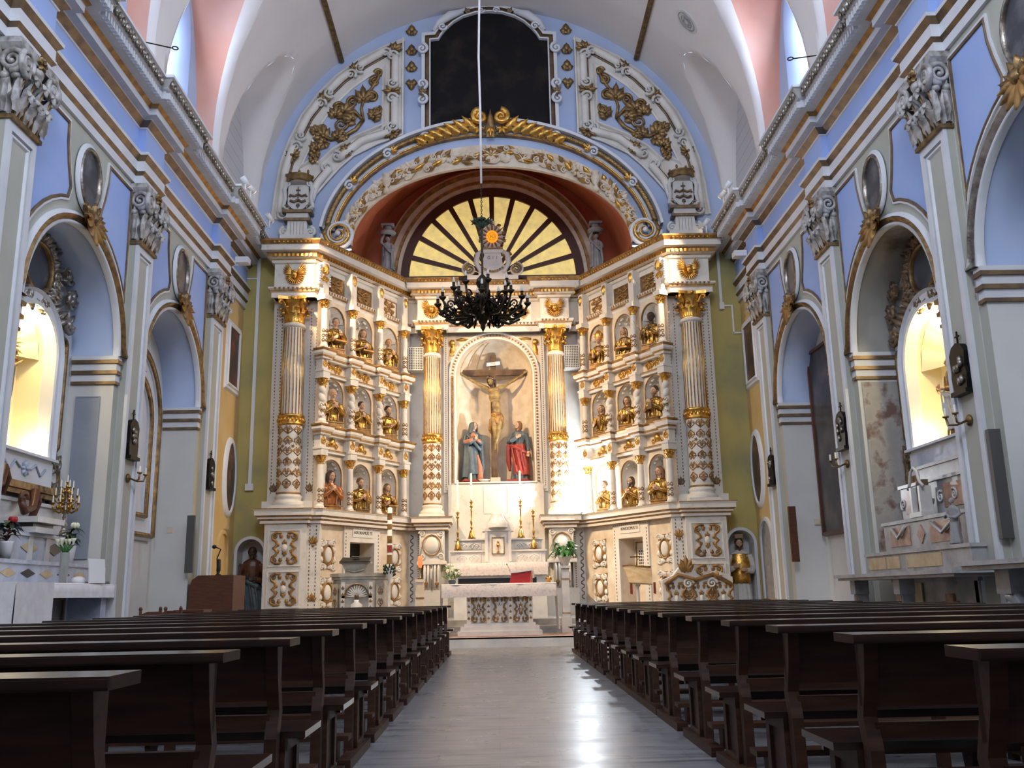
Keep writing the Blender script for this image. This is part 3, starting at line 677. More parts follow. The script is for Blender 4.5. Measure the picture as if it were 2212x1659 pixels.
            if ti < 2:
                g.box(-.12, .12, v0, f0+.02, -.14, .12, 0); g.box(-.14, .14, f0-.04, f0+.01, -.14, .14, 0); g.box(-.10, .10, f0+.01, f1, -.14, .06, 0)
                arab(g, 0, (f0+f1)/2, .16, .26, .065, .014, 1, rows=1); dashes(g, 0, 0, 0, 0)
            else: g.box(-.13, .13, v0, 8.34, -.14, .12, 0); g.box(-.10, .10, 8.3, 9.2, -.2, .03, 0); g.leaf(0, 9.15, -pi/2, .28, .16, .03, .06, .02, 1)
            build(g, 'impost_block', [WHITE, GOLD], RET)
    # tier cornices, breaking forward over each colonnette
    for ti in (0, 1):
        f0, f1, cn = TIERS[ti][2:]
        def brk(o): 
            p = [(-.22, -.14)] if o else []; p = []
            for i, u in enumerate(CU): p += [(u-.17, o), (u-.17, o+.13), (u+.17, o+.13), (u+.17, o)]
            return [(-.3, o)]+p[1:] if False else [(-.17, -.1), (-.17, .13), (.17, .13), (.17, 0)]+p[4:-2]+[(3.47, .13), (3.47, -.1)]
        g = G(lambda a, b, k, x=x: x(a, k, b)); z = cn
        g.sweep(brk(0), [(0-.14, z-.24), (0, z-.24), (.02, z-.20), (.04, z-.20), (.04, z-.16), (.07, z-.12), (.07, z-.06), (.10, z-.03), (.10, z), (-.3, z)], mats=[0, 0, 1, 1, 0, 0, 1, 1, 0], flip=1)
        build(g, 'tier_cornice', [WHITE, GOLDP], RET)
        g = G(lambda a, b, k, x=x: x(a, k, b)); z = f0
        g.sweep([(-.05, -.14), (-.05, -.08), (3.35, -.08), (3.35, -.14)], [(0, z-.10), (.03, z-.09), (.03, z-.05), (.06, z-.03), (.06, z), (-.06, z)], mats=[0, 0, 0, 1, 0], flip=1)
        u = 0
        while u < 3.3: g.box(u, u+.03, z-.045, z-.01, 0, 0, 1) if False else None; u += .07
        build(g, 'tier_architrave', [WHITE, GOLDP], RET)
    # base zone of the wing with a doorway and oval medallions
    g = G(x); g.add([(-.02, .4, -.1), (1.2, .4, -.1), (1.2, 2.8, -.1), (-.02, 2.8, -.1)], [(0, 1, 2, 3)]); g.add([(2.15, .4, -.1), (3.8, .4, -.1), (3.8, 2.8, -.1), (2.15, 2.8, -.1)], [(0, 1, 2, 3)])
    g.add([(1.2, 2.38, -.1), (2.15, 2.38, -.1), (2.15, 2.8, -.1), (1.2, 2.8, -.1)], [(0, 1, 2, 3)])
    for a, b in ((1.2, 1.2), (2.15, 2.15)): g.add([(a, .4, -.1), (a, 2.38, -.1), (a, 2.38, -.75), (a, .4, -.75)], [(0, 1, 2, 3)])
    g.add([(1.2, 2.38, -.1), (2.15, 2.38, -.1), (2.15, 2.38, -.75), (1.2, 2.38, -.75)], [(0, 1, 2, 3)])
    build(g, 'wing_base', CREAM, RET)
    g = G(x); g.prism([(.98, .5), (1.2, .5), (1.2, 2.38), (2.15, 2.38), (2.15, .5), (2.37, .5), (2.37, 2.74), (.98, 2.74)], -.1, -.05, 0)
    g.prism([(1.28, 2.5), (2.07, 2.5), (2.07, 2.72), (1.28, 2.72)], -.05, -.03, 0)
    for u in (1.04, 2.31): dashes(g, u, .6, 2.6, -.05, 1)
    for v in (2.70, ):
        u = 1.02
        while u < 2.3: g.box(u, u+.045, v, v+.02, -.03, -.024, 1); u += .085
    dt = build(g, 'door_surround', [WHITE, BROWNG], RET)
    txt('ADORAMUS TE' if s < 0 else 'BENEDICIMUS TE', x, 1.675, 2.61, -.026, .105, BLACK, dt, 'inscription', .002, 'CENTER', 1.0 if s < 0 else .85)
    if s < 0:
        g = G(x); g.add([(1.1, .4, -.52), (2.25, .4, -.52), (2.25, 2.5, -.52), (1.1, 2.5, -.52)], [(0, 1, 2, 3)], False, 1)  # black sheet standing in for the dark space beyond the doorway
        build(g, 'doorway_darkness', [GREYW, BLACK], RET)
    else:
        g = G(x); g.box(1.2, 2.15, .4, 2.38, -.6, -.55, 0)
        g.sweep([(1.27, .6), (2.08, .6), (2.08, 2.3), (1.27, 2.3)], [(0, -.55), (0, -.53), (.03, -.53)], closed=True, mats=[1, 1]); g.box(1.4, 1.98, 1.35, 2.1, -.55, -.545, 2)
        for q in range(9): g.box(1.4+q*.0725-.012, 1.4+q*.0725+.012, 1.35, 2.1, -.545, -.535, 3)
        for q in range(11): g.box(1.4, 1.98, 1.35+q*.075-.012, 1.35+q*.075+.012, -.545, -.534, 3)
        d = build(g, 'lattice_door', [CREAM, GOLDP, BLACK, WHITE], RET)
    for u in (.42, 3.02):
        for v in (2.05, 1.18):
            g = G(sub(x, u, v, -.1)); g.box(-.25, .25, -.34, .34, 0, .008, 1); g.ell((0, 0, .03), (.13, .19, .06), 16, 8, 0)
            g.sweep(arcpts(0, 0, .15, 0, 2*pi, 24, .21)[:-1], [(0, 0), (0, .06), (-.03, .06), (-.04, 0)], closed=True, mats=[1, 1, 1], smooth=True)
            for q in range(8):
                a = 2*pi*q/8+pi/8; g.leaf(.17*cos(a), .23*sin(a), a, .15, .17, .01, .05, .02, 0, 2, 4)
            for e in (-1, 1):
                for f in (-1, 1): g.box(*sorted((e*.19, e*.29)), *sorted((f*.28, f*.37)), 0, .015, 1); g.spiral(e*.2, f*.28, .08, 1.3, 0, e*f, .03, .02, 0)
            build(g, 'oval_medallion', [WHITE, GOLDP], RET)
    # console shelf at the foot
    # outer pedestal, pier and column
    X = lambda u, v, w, s=s: (s*u, 21.75-w, v)
    g = G(X); g.box(4.42, 5.38, .5, 2.8, -.8, 0, 0); g.box(4.12, 4.42, .5, 2.8, -.8, -.12, 0); g.box(4.05, 5.5, .3, .72, -.8, .06, 2)
    for v0, v1 in ((.85, 1.68), (1.78, 2.62)): g.sweep([(4.52, v0), (5.28, v0), (5.28, v1), (4.52, v1)], [(0, .0), (0, .03), (.03, .03), (.04, 0)], closed=True)
    for e in (4.2, 4.35): dashes(g, e, .8, 2.7, -.12, 1)
    build(g, 'pedestal', [WHITE, BROWNG, STONE], RET)
    for v in (1.27, 2.2):
        g = G(sub(X, 4.9, v, .005)); ccart(g, 0, 0, .66, .74, .012, .028, 0, 1)
        build(g, 'scroll_relief', [GOLDP, WHITE], RET)
    g = G(sub(X, 4.27, 0, -.12)); g.fan(0, 2.3, pi/2, .2, .09, 5, 1.0, .0, .03); g.fan(0, 1.0, pi/2, .2, .09, 5, 1.0, 0, .03); g.ell((0, 2.25, .01), .04, 6, 4)
    build(g, 'leaf_relief', GOLDP, RET)
    g = G(X); g.box(5.42, 5.46, 3.1, 8.3, -.8, -.45, 0); g.box(4.3, 5.42, 3.1, 8.3, -.8, -.42, 0); g.box(4.12, 4.34, 3.1, 8.3, -.8, -.36, 0)
    g.box(4.18, 5.52, 3.1, 3.3, -.8, -.2, 0)
    for u, w in ((5.37, -.42), (5.24, -.42), (4.52, -.42), (4.38, -.42), (4.30, -.36), (4.16, -.36)): dashes(g, u, 3.5, 8.1, w, 1, .08)
    for u, w in ((5.31, -.42), (4.45, -.42)): g.fan(u, 3.55, pi/2, .22, .08, 5, .8, w, .03, 0, 1)
    build(g, 'pier', [WHITE, BROWNG], RET)
    def column(cx, cy, r, z0, zc, zd0, zd1, zcap, ztop, hw, lab):
        y = lambda a, b, c: (cx+a, cy-c, z0+b) if False else (cx+a, cy-c, b)
        g = G(); nf = 20
        g.lathe([(r*1.02, zd1), (r*1.0, zd1+.1), (r*.98, (zd1+zcap)/2), (r*.88, zcap-.14), (r*.88, zcap-.08)], (cx, cy, 0), 120, 0, lambda a, z: 1-.055*abs(sin(a*nf/2))**.6)
        for i in range(nf):
            a = 2*pi*(i)/nf
            if sin(a) < .3: g.tube([(cx+r*1.0*cos(a), cy+r*1.0*sin(a), zd1+.04), (cx+r*.98*cos(a), cy+r*.98*sin(a), (zd1+zcap)/2), (cx+r*.88*cos(a), cy+r*.88*sin(a), zcap-.12)], .013, 5, 1)
        g.lathe([(r*.88, zcap-.1), (r*1.06, zcap-.08), (r*1.08, zcap-.04), (r*.95, zcap)], (cx, cy, 0), 32, 0)
        sh = build(g, 'column', [WHITE, GOLD], RET); sh['label'] = lab
        g = G(); g.lathe([(r*1.03, zd0), (r*1.06, zd0+.2), (r*1.06, zd1-.2)], (cx, cy, 0), 32, 0)
        g.x = CYL(cx, cy, r*1.06)
        H = zd1-.2-zd0
        for q in (-1, 0, 1):
            arab(g, q*r*.95, zd0+.04+H/2, r*.85, H*.94, .0, .013, 1, 2, 6); 
            for t in range(5): g.rosette(q*r*.95+(r*.47 if t % 2 else 0), zd0+.12+H*t/5, r*.18, 5, .005, .02, 1)
        build(g, 'carved_drum', [WHITE, GOLDP, GOLDP], sh)
        g = G(); g.lathe([(r*1.06, zd1-.22), (r*1.2, zd1-.2), (r*1.2, zd1-.16), (r*1.14, zd1-.14), (r*1.14, zd1-.02), (r*1.22, zd1), (r*1.22, zd1+.04), (r*1.0, zd1+.06)], (cx, cy, 0), 32, 0)
        for i in range(20):
            a = 2*pi*i/20; g.ell((cx+r*1.17*cos(a), cy+r*1.17*sin(a), zd1-.08), (.035, .035, .05), 6, 4, 0)
        build(g, 'gilt_collar', GOLD, sh)
        g = G(); g.box(cx-r*1.45, cx+r*1.45, cy-r*1.45, cy+r*1.45, z0, z0+.08, 0)
        g.lathe([(r*1.42, z0+.08), (r*1.45, z0+.12), (r*1.4, z0+.17), (r*1.2, z0+.19), (r*1.15, z0+.24), (r*1.25, z0+.27), (r*1.2, z0+.31), (r*1.08, z0+.33), (r*1.06, zd0)], (cx, cy, 0), 32, 0)
        g.lathe([(r*1.09, zd0-.03), (r*1.12, zd0-.01), (r*1.09, zd0+.01)], (cx, cy, 0), 32, 1)
        build(g, 'column_base', [WHITE, GOLDP], sh)
        capital3(lambda a, b, c: (cx+a, cy-c, zcap+b), ztop-zcap, r*.95, hw, 0, 0, sh)
    column(s*4.9, 21.98, .262, 3.1, 0, 3.48, 5.3, 7.62, 8.28, .36, 'fluted column with a carved drum on the outer pedestal')
    column(s*1.72, 25.0, .225, 3.1, 0, 3.46, 5.3, 7.62, 8.36, .30, 'fluted column with a carved drum beside the crucifix niche')
    # inner pedestal
    X2 = lambda u, v, w, s=s: (s*u, 24.75-w, v)
    g = G(X2); g.box(1.4, 2.04, 1.95, 2.8, -.6, 0, 0); g.box(1.5, 1.94, 1.2, 1.9, -.6, -.05, 0); g.box(1.34, 2.1, 1.86, 1.95, -.6, .03, 0); g.box(1.3, 2.14, .5, 1.2, -.6, .02, 0)
    g.ell((1.72, 2.36, .02), (.19, .22, .1), 20, 10, 0); g.sweep(arcpts(1.72, 2.36, .22, 0, 2*pi, 24, .25)[:-1], [(0, 0), (0, .05), (-.03, .05), (-.04, 0)], closed=True, mats=[0, 1, 0], smooth=True)
    for e in (-1, 1):
        for f in (-1, 1): g.spiral(1.72+e*.25, 2.36+f*.3, .085, 1.3, 0, e*f, .03, .02, 0)
        g.tube([(1.72+e*.3, 2.1, .02), (1.72+e*.27, 2.36, .02), (1.72+e*.3, 2.6, .02)], .02, 5, 0)
    for q in range(5):
        u = 1.54+.09*q; g.tube([(u, 1.86, -.02), (u, 1.7, .05), (u, 1.4, .02), (u, 1.22, -.04)], [.03, .04, .035, .025], 6, 0)
    for q in (1.585, 1.855): g.box(q-.008, q+.008, 1.25, 1.85, -.02, .03, 2)
    g.fan(1.58, 1.42, -pi/2, .14, .1, 3, .5, .03, .03, 0, 1); g.fan(1.86, 1.42, -pi/2, .14, .1, 3, .5, .03, .03, 0, 1); g.box(1.7, 1.74, 1.2, 1.84, .03, .06, 2)
    build(g, 'inner_pedestal', [WHITE, GOLDP, BROWNG], RET)
    g = G(lambda u, v, w, s=s: (s*u, 25.12-w, v)); g.box(2.02, 2.42, .5, 2.8, -.3, 0, 0)
    dashes(g, 2.10, .9, 2.7, 0, 1, .06, .03); g.tube([(2.27+.045*cos(q*pi/2+.8), .9+q*.045, .01) for q in range(40)], .014, 4, 1); g.fan(2.12, 1.0, pi/2, .14, .06, 3, .7, 0, .02, 0, 1)
    build(g, 'corner_pilaster', [GREYW, BROWNG], RET)
    # bench-like carved relief to the right foot
    if s > 0:
        g = G(lambda u, v, w: (u, 21.45-w, v)); g.prism([(3.75, .5), (5.35, .5), (5.35, 1.35), (5.0, 1.5), (4.6, 1.35), (4.3, 1.75), (4.0, 1.4), (3.75, 1.3)], -.25, 0, 0)
        for cu in (4.05, 4.62, 5.12): ccart(g, cu, .88, .50, .74, .01, .028, 1, 0)
        for cu in (4.33, 4.87): g.spiral(cu, 1.22, .12, 1.5, 0, 1, .035, .03, 0); arab(g, cu, .85, .2, .5, .01, .02, 1, 1, 2)
        g.tube([(3.8, 1.2, .03), (4.1, 1.42, .05), (4.5, 1.3, .05), (4.9, 1.42, .05), (5.3, 1.2, .03)], .045, 6, 1); g.fan(4.3, 1.5, pi/2, .36, .16, 5, .9, .02, .05, .02, 1)
        g.fan(5.0, 1.3, pi/2, .2, .1, 3, .9, .02, .05, .02, 1)
        build(g, 'carved_apron', [WHITE, GOLDP], RET)
# sill course, main entablature and its relief
def ret_path(o=0):
    r = [(5.40, 22.5), (5.40, 21.85), (4.42, 21.85), (4.32, 22.0), (2.42, 25.2), (2.12, 25.2), (2.12, 24.85), (1.32, 24.85), (1.32, 25.15)]
    return [(-a, b) for a, b in r]+[(a, b) for a, b in r[::-1]]
g = G(lambda a, b, k: (a, b, k))
g.sweep(ret_path(), [(.0, 8.28), (.05, 8.28), (.05, 8.40), (.08, 8.42), (.08, 8.47), (.12, 8.50), (.12, 8.54), (0, 8.55), (0, 9.16), (.05, 9.18), (.07, 9.24), (.07, 9.27), (.16, 9.30), (.16, 9.38), (.18, 9.42), (.28, 9.44), (.28, 9.57), (.30, 9.58), (.37, 9.66), (.37, 9.70), (-.5, 9.72)],
        flip=-1, mats=[0, 0, 0, 1, 0, 0, 0, 0, 0, 0, 1, 0, 1, 1, 0, 0, 0, 1, 1, 0])
build(g, 'main_cornice', [WHITE, GOLDP], RET)
g = G(lambda a, b, k: (a, b, k)); base = [(a, b) for a, b in ret_path()]
sp = [(-5.45, 22.5), (-5.45, 21.72), (-4.38, 21.72), (-4.34, 21.86), (-4.12, 21.86), (-2.36, 24.85), (-2.1, 24.98), (-2.1, 24.7), (-1.32, 24.7), (-1.32, 25.3)]
g.sweep(sp, [(-.1, 2.74), (.03, 2.76), (.03, 2.82), (.08, 2.86), (.08, 2.9), (.14, 2.94), (.14, 3.04), (.17, 3.08), (.17, 3.1), (-.6, 3.11)], flip=-1, mats=[1, 0, 1, 0, 1, 0, 0, 1, 0])
build(g, 'pedestal_cornice', [WHITE, GOLDP], RET); g = G()
g.sweep([(-a, b) for a, b in sp[::-1]], [(-.1, 2.74), (.03, 2.76), (.03, 2.82), (.08, 2.86), (.08, 2.9), (.14, 2.94), (.14, 3.04), (.17, 3.08), (.17, 3.1), (-.6, 3.11)], flip=-1, mats=[1, 0, 1, 0, 1, 0, 0, 1, 0])
build(g, 'pedestal_cornice', [WHITE, GOLDP], RET)
dent = G(); leafg = G(); egg = G()
P = ret_path()
for (a, b), (c, d) in zip(P, P[1:]):
    l = math.hypot(c-a, d-b); ux, uy = (c-a)/l, (d-b)/l; nx, ny = uy, -ux; k = int(l/.1)
    for i in range(k):
        t = (i+.5)*l/k; x = lambda u, v, w: (a+ux*(t+u)+nx*w, b+uy*(t+u)+ny*w, v)
        dent.x = x; dent.box(-.028, .028, 9.30, 9.37, .16, .20); leafg.x = x; leafg.ell((0, 9.62, .35), (.035, .03, .03), 5, 3)
        egg.x = x; egg.add([(-.04, 8.53, .12), (.04, 8.53, .12), (0, 8.45, .115), (0, 8.51, .14)], [(0, 3, 2), (1, 3, 2), (0, 1, 3)])
for g_, n_, m_ in ((dent, 'gilt_dentils', GOLD), (leafg, 'gilt_beading', GOLD), (egg, 'leaf_course', GOLDP)): build(g_, n_, m_, RET)['kind'] = 'stuff'
def winged_head(x, parent):
    g = G(x); g.ell((0, 0, .07), (.075, .10, .09), 12, 8)
    for i in range(13):
        a = pi+pi*i/12; g.leaf(.06*cos(a), .06*sin(a)-.02, a, .17, .06, .0, .04, .03, 0, 1, 3); g.ell((.21*cos(a), .21*sin(a)-.02, .02), .025, 5, 4)
    for e in (-1, 1):
        for q in range(6): g.leaf(e*.05, .02, pi/2-e*(.42+.20*q), .36-.025*q, .075, .0, .05, .03, 0, 1, 4)
    g.ell((0, -.015, .15), (.02, .035, .03), 6, 4); g.ell((0, .07, .09), (.085, .045, .07), 8, 5)
    return build(g, 'winged_head', GOLD, parent)
for s in (-1, 1):
    winged_head(sub(FR(21.85), s*4.9, 8.86, .01), RET); winged_head(sub(FR(24.85), s*1.72, 8.86, .01), RET)
    g = G(sub(FR(21.85), s*4.4, 8.86, .06) if False else sub(OB(s), -.05, 8.86, .02)); g.prism([(-.17, -.26), (.17, -.26), (.2, 0), (.17, .26), (-.17, .26), (-.2, 0)], -.12, 0, 0); arab(g, 0, 0, .28, .4, .01, .02, 1, rows=2)
    for q in range(8): g.ell((.19, -.24+.065*q, 0), .03, 6, 4, 0); g.ell((-.19, -.24+.065*q, 0), .03, 6, 4, 0)
    build(g, 'crowned_shield', [WHITE, GOLD], RET)
# centre bay: wall, crucifix niche, frame, relief
g = G(FR(25.4)); CX = 0.0
archwall(g, -2.6, 2.6, .5, 9.6, 0, 1.08, 7.06, 4.08, 0, 30)
P = archpath(0, 1.08, 7.06, 4.08, 30)
build(g, 'centre_wall', WHITE, RET)
g = G(FR(25.4)); a = 1.08; D = .85
g.grid([[(a*cos(pi*j/24), v, -D*sin(pi*j/24)**.7) for j in range(25)] for v in (4.08, 5.5, 7.06)], True, 0)
g.grid([[(a*cos(el)*cos(pi*j/24), 7.06+a*sin(el), -D*(cos(el))*sin(pi*j/24)**.7) for j in range(25)] for el in [pi/2*q/10 for q in range(11)]], True, 0)
g.add([(-a, 4.08, 0), (a, 4.08, 0), (a, 4.08, -D), (-a, 4.08, -D)], [(0, 1, 2, 3)], False, 0)
for q in (.35, .7, 1.05): g.tube([(a*.97*cos(el)*cos(pi-q), 7.06+a*.97*sin(el), -D*.97*cos(el)*sin(pi-q)**.7) for el in [radians(12+i*8) for i in range(9)]], .012, 5, 0)
build(g, 'crucifix_niche', CREAM, RET)
g = G(FR(25.4)); FP = [(1.08, 4.08), (-1.08, 4.08)]+archpath(0, 1.08, 7.06, 4.08, 30)[1:-1]
fp = archpath(0, 1.08, 7.06, 4.08, 30)
g.sweep(fp, [(0, -.02), (0, .06), (.04, .08), (.06, .05), (.14, .05), (.16, .09), (.2, .09), (.22, .0)], closed=True, smooth=False, mats=[0, 0, 0, 0, 0, 0, 0])
g.box(-1.36, 1.36, 3.86, 3.92, 0, .10, 0)
for e in (-1, 1): g.box(*sorted((e*1.3, e*1.42)), 3.8, 8.28, 0, .07, 0)
L = 0
for (p, q), (p2, q2) in zip(fp+[fp[0]], fp[1:]+[fp[0], fp[1]]):
    l = math.hypot(p2-p, q2-q)
    while L < l:
        t = L/l; cx, cy = p+(p2-p)*t, q+(q2-q)*t; nx, ny = -(q2-q)/l, (p2-p)/l; g.ell((cx+nx*.10, cy+ny*.10, .06), .03, 6, 4, 1); L += .085
    L -= l
dashes(g, 1.36, 3.95, 8.2, .07, 2, .06); dashes(g, -1.36, 3.95, 8.2, .07, 2, .06)
build(g, 'niche_frame', [WHITE, GOLDP, BROWNG], RET)
for s in (-1, 1):
    g = G(sub(FR(25.38), s*1.06, 7.9, 0)); g.prism([(-.25*0, .35), (s*.24, .35), (s*.24, -.5), (s*.1, -.35), (-s*.1, -.02), (-s*.55, .3), (-s*.55, .35)], 0, .03, 0)
    g.leaf(s*.15, -.25, pi/2+s*.2, .5, .14, .03, .04, 0, 1); g.ell((s*.12, .12, .06), (.09, .1, .05), 8, 6, 1); g.leaf(-s*.0, .22, pi if s > 0 else 0, .45, .10, .03, .04, 0, 1)
    build(g, 'spandrel_angel', [CREAM, GOLD], RET)
g = G(FR(25.15)); arab(g, -.75, 8.86, .55, .42, .02, .028, 0, 0, 1); arab(g, .75, 8.86, .55, .42, .02, .028, 0, 0, 1)
g.ell((0, 8.86, .02), (.3, .2, .1), 16, 8, 1); g.fan(0, 8.8, pi/2, .3, .12, 7, 1.4, .06, .05, 0, 0)
for e in (-1, 1): g.spiral(e*.42, 8.9, .14, 1.5, pi/2-e*pi/2, -e, .045, .04, 0)
build(g, 'frieze_relief', [GOLD, WHITE], RET)
g = G(FR(25.3)); 
g.add([(-1.3, .4, .02), (1.3, .4, .02), (1.3, 4.0, .02), (-1.3, 4.0, .02)], [(0, 1, 2, 3)]); g.sweep([(-.34, 3.2), (.32, 3.2), (.32, 3.95), (-.34, 3.95)], [(0, .02), (0, .03), (.015, .03), (.015, .02)], closed=True)
build(g, 'plain_field', WHITE, RET)
# crowning cartouche with the amber monogram
x = sub(FR(24.85), 0, 9.72, 0)
g = G(x); g.box(-.72, .72, 0, .12, -.3, .1, 0); g.box(-.40, .40, .12, .42, -.3, .05, 0); g.prism([(-.3, .42), (.3, .42), (.22, .9), (.30, .98), (-.30, .98), (-.22, .9)], -.25, .02, 0)
g.box(-.33, .33, .80, .9, -.25, .06, 0)
for e in (-1, 1):
    g.spiral(e*.66, .30, .19, 1.7, pi/2, -e, .06, .05, 0); g.spiral(e*.66, .30, .16, 1.7, pi/2, -e, .03, .11, 1)
    g.tube([(e*.30, .85, .0), (e*.42, .75, .03), (e*.46, .5, .03), (e*.36, .3, .03), (e*.30, .2, .03)], [.07, .09, .08, .06, .05], 8, 0); g.spiral(e*.42, .72, .11, 1.2, 0, e, .035, .06, 1)
for q in range(9): g.ell((-.28+.07*q, .34-.05*sin(pi*q/8)*2.2, .1), .035, 6, 4, 1)
g.box(-.3, .3, .92, .96, .02, .05, 1)
tb = build(g, 'crowning_pedestal', [WHITE, GOLDP], RET)
txt('G 1 1', x, 0, .66, .03, .13, BROWNG, tb, 'inscription', .004)
g = G(sub(x, 0, 1.3, 0)); g.prism(arcpts(0, 0, .30, 0, 2*pi, 32, .36)[:-1], -.12, 0, 0)
for q in range(28):
    a = 2*pi*q/28; g.leaf(.17*cos(a), .20*sin(a), a, .26 if q % 2 else .22, .06, .0, .05, .02, 1 if q % 2 else 0, 1, 3)
for q in range(10):
    a = 2*pi*(q+.5)/10; g.ell((.36*cos(a), .43*sin(a), .0), (.055, .05, .04), 6, 4, 1)
g.fan(0, .40, pi/2, .16, .1, 3, .8, 0, .04, .02, 0)
ct = build(g, 'sunburst_cartouche', [WHITE, GOLDP], RET)
g = G(sub(x, 0, 1.29, .03)); g.prism(arcpts(0, 0, .165, 0, 2*pi, 28, .185)[:-1], 0, .03, 0)
am = build(g, 'amber_disc', AMBER, ct)
g = G(sub(x, 0, 1.29, .062)); g.tube([(.10*cos(2*pi*i/24), .11*sin(2*pi*i/24), 0) for i in range(25)], .006, 5); g.tube([(-.04, -.05, 0), (-.04, .05, 0)], .008, 5); g.tube([(.03+.035*cos(t), .035*sin(t)*1.4, 0) for t in [2*pi*i/12 for i in range(13)]], .007, 5); g.tube([(-.04, 0, 0), (.0, 0, 0)], .007, 5)
build(g, 'monogram_ring', BROWNG, ct)
# ---------------------------------------------------------------- fan window
g = G(FR(YI)); C = (0, 10.08); RY = 2.8
fo = arcpts(0, C[1], 2.68, 0, pi, 48, RY+.02); fi = arcpts(0, C[1], 2.44, 0, pi, 48, RY-.25)
for a_, b_, c_, d_ in zip(fo, fo[1:], fi, fi[1:]): g.prism([a_, b_, d_, c_], -.08, .04, 0)
g.box(-2.68, 2.68, 10.02, 10.14, -.08, .06, 0)
wf = struct(build(g, 'window_11', DWOOD))
for i in range(1, 12):
    a = pi*i/12; g = G(FR(YI)); ca, sa = cos(a), sin(a); q = .075; L0, L1 = .35, 1
    g.prism([(L0*ca-q*.6*sa, C[1]+L0*sa+q*.6*ca), (L0*ca+q*.6*sa, C[1]+L0*sa-q*.6*ca), (2.5*ca+q*sa, C[1]+(RY-.2)*sa-q*ca), (2.5*ca-q*sa, C[1]+(RY-.2)*sa+q*ca)], -.06, .03)
    build(g, 'glazing_bar', DWOOD, wf)
for i in range(12):
    g = G(FR(YI)); P = arcpts(0, C[1], 2.5, pi*i/12, pi*(i+1)/12, 4, RY-.2); g.prism([(0, C[1])]+P, -.05, -.03); build(g, 'pane', FANG, wf)
g = G(FR(YI)); g.prism([(0, C[1])]+arcpts(0, C[1], .45, 0, pi, 10), -.03, .05); build(g, 'hub', DWOOD, wf)
g = G(FR(YI)); E = [(-a, b) for a, b in arcpts(0, C[1], 2.68, 0, pi, 48, RY+.02)]
g.sweep(E, [(0, 0), (0, .1), (.10, .12), (.12, .16), (.18, .17), (.20, .13), (.34, .16), (.37, .24), (.44, .25), (.47, .2), (.52, .2), (.54, 0)], mats=[0, 0, 1, 1, 0, 0, 1, 1, 0, 0, 0], smooth=False, flip=1)
tag(build(g, 'window_archivolt', [CREAM, GOLDP]), 'cream and gilt moulded arch framing the glowing fan window', 'arch')
# ---------------------------------------------------------------- stucco of the chancel arch
x = FR(YB)
def ell_path(a, b, t0, t1, n=60, zc=9.85): return [(a*cos(t0+(t1-t0)*i/n), zc+b*sin(t0+(t1-t0)*i/n)) for i in range(n+1)]
ARCH = thing('stucco_arch', 'white and gilt scrolled stucco arch spanning the red recess above the altarpiece', 'arch', (0, YB, 9.8))
def band(name, a0, b0, a1, b1, w0, w1, m, t0=.0, t1=pi, zc=9.85):
    g = G(x); p = ell_path(a0, b0, t0, t1, 60, zc); q = ell_path(a1, b1, t0, t1, 60, zc)
    g.grid([[(u, v, 0) for u, v in p], [(u, v, w0) for u, v in p], [(u, v, w1) for u, v in q], [(u, v, 0) for u, v in q]], False, 0)
    return build(g, name, m, ARCH)
band('garland_band', 3.60, 2.15, 3.86, 2.72, .12, .2, CREAM)
band('lavender_band', 3.86, 2.72, 4.04, 3.02, .05, .05, BLUE2)
band('inner_bead', 4.04, 3.00, 4.08, 3.05, .2, .2, GOLDP, .16, pi-.16)
band('outer_fillet', 4.38, 3.38, 4.45, 3.46, .3, .3, TRIMW, .13, pi-.13)
band('scroll_trough', 4.08, 3.05, 4.38, 3.38, .14, .14, TRIMW, .13, pi-.13)
g = G(x); B = G(x)
def on(t, r): return ((3.73+r)*cos(t), 9.85+(2.42+r*1.6)*sin(t))
for i in range(130):
    t = pi*(i+.5)/130; u, v = on(t, random.uniform(-.09, .12))
    g.leaf(u, v, t+pi/2*(1 if t < pi/2 else -1)+random.uniform(-.6, .6), random.uniform(.2, .34), .15, .17, .07, .04, (0, 0, 2, 0, 1, 2)[i % 6], 2, 5)
    if i % 3 == 0: g.spiral(u, v, .09, 1.2, t, 1, .025, .22, 2, 10, 5)
    if i % 2: g.leaf(u, v, t+random.uniform(-1, 1), .2, .14, .17, .05, .03, 2, 2, 4)
for t in (.35, .62, .93, pi-.93, pi-.62, pi-.35): u, v = on(t, 0); g.rosette(u, v, .16, 6, .2, .06, 2, 1)
for e in (-1, 1):   # vases hanging on the garland
    u, v = on(pi/2-e*.82, -.02); g.x = sub(x, u, v, .24); g.lathe([(.0, -.28), (.09, -.26), (.07, -.16), (.03, -.1), (.09, -.02), (.13, .1), (.08, .2), (.12, .26), (0, .27)], (0, 0, 0), 12, 2, ax='v'); g.x = x
g.fan(0, 12.22, pi/2, .3, .16, 7, 1.5, .2, .06, .05, 0); g.rosette(0, 12.26, .2, 8, .2, .07, 2, 1)
build(g, 'leaf_garland', [GOLDP, GOLD, CREAM], ARCH)
g = G(x)
def on2(t, r=0): return ((4.23+r)*cos(t), 9.85+(3.215+r*1.1)*sin(t))
segs = [(.16, .5), (.58, .86), (.95, 1.13)]
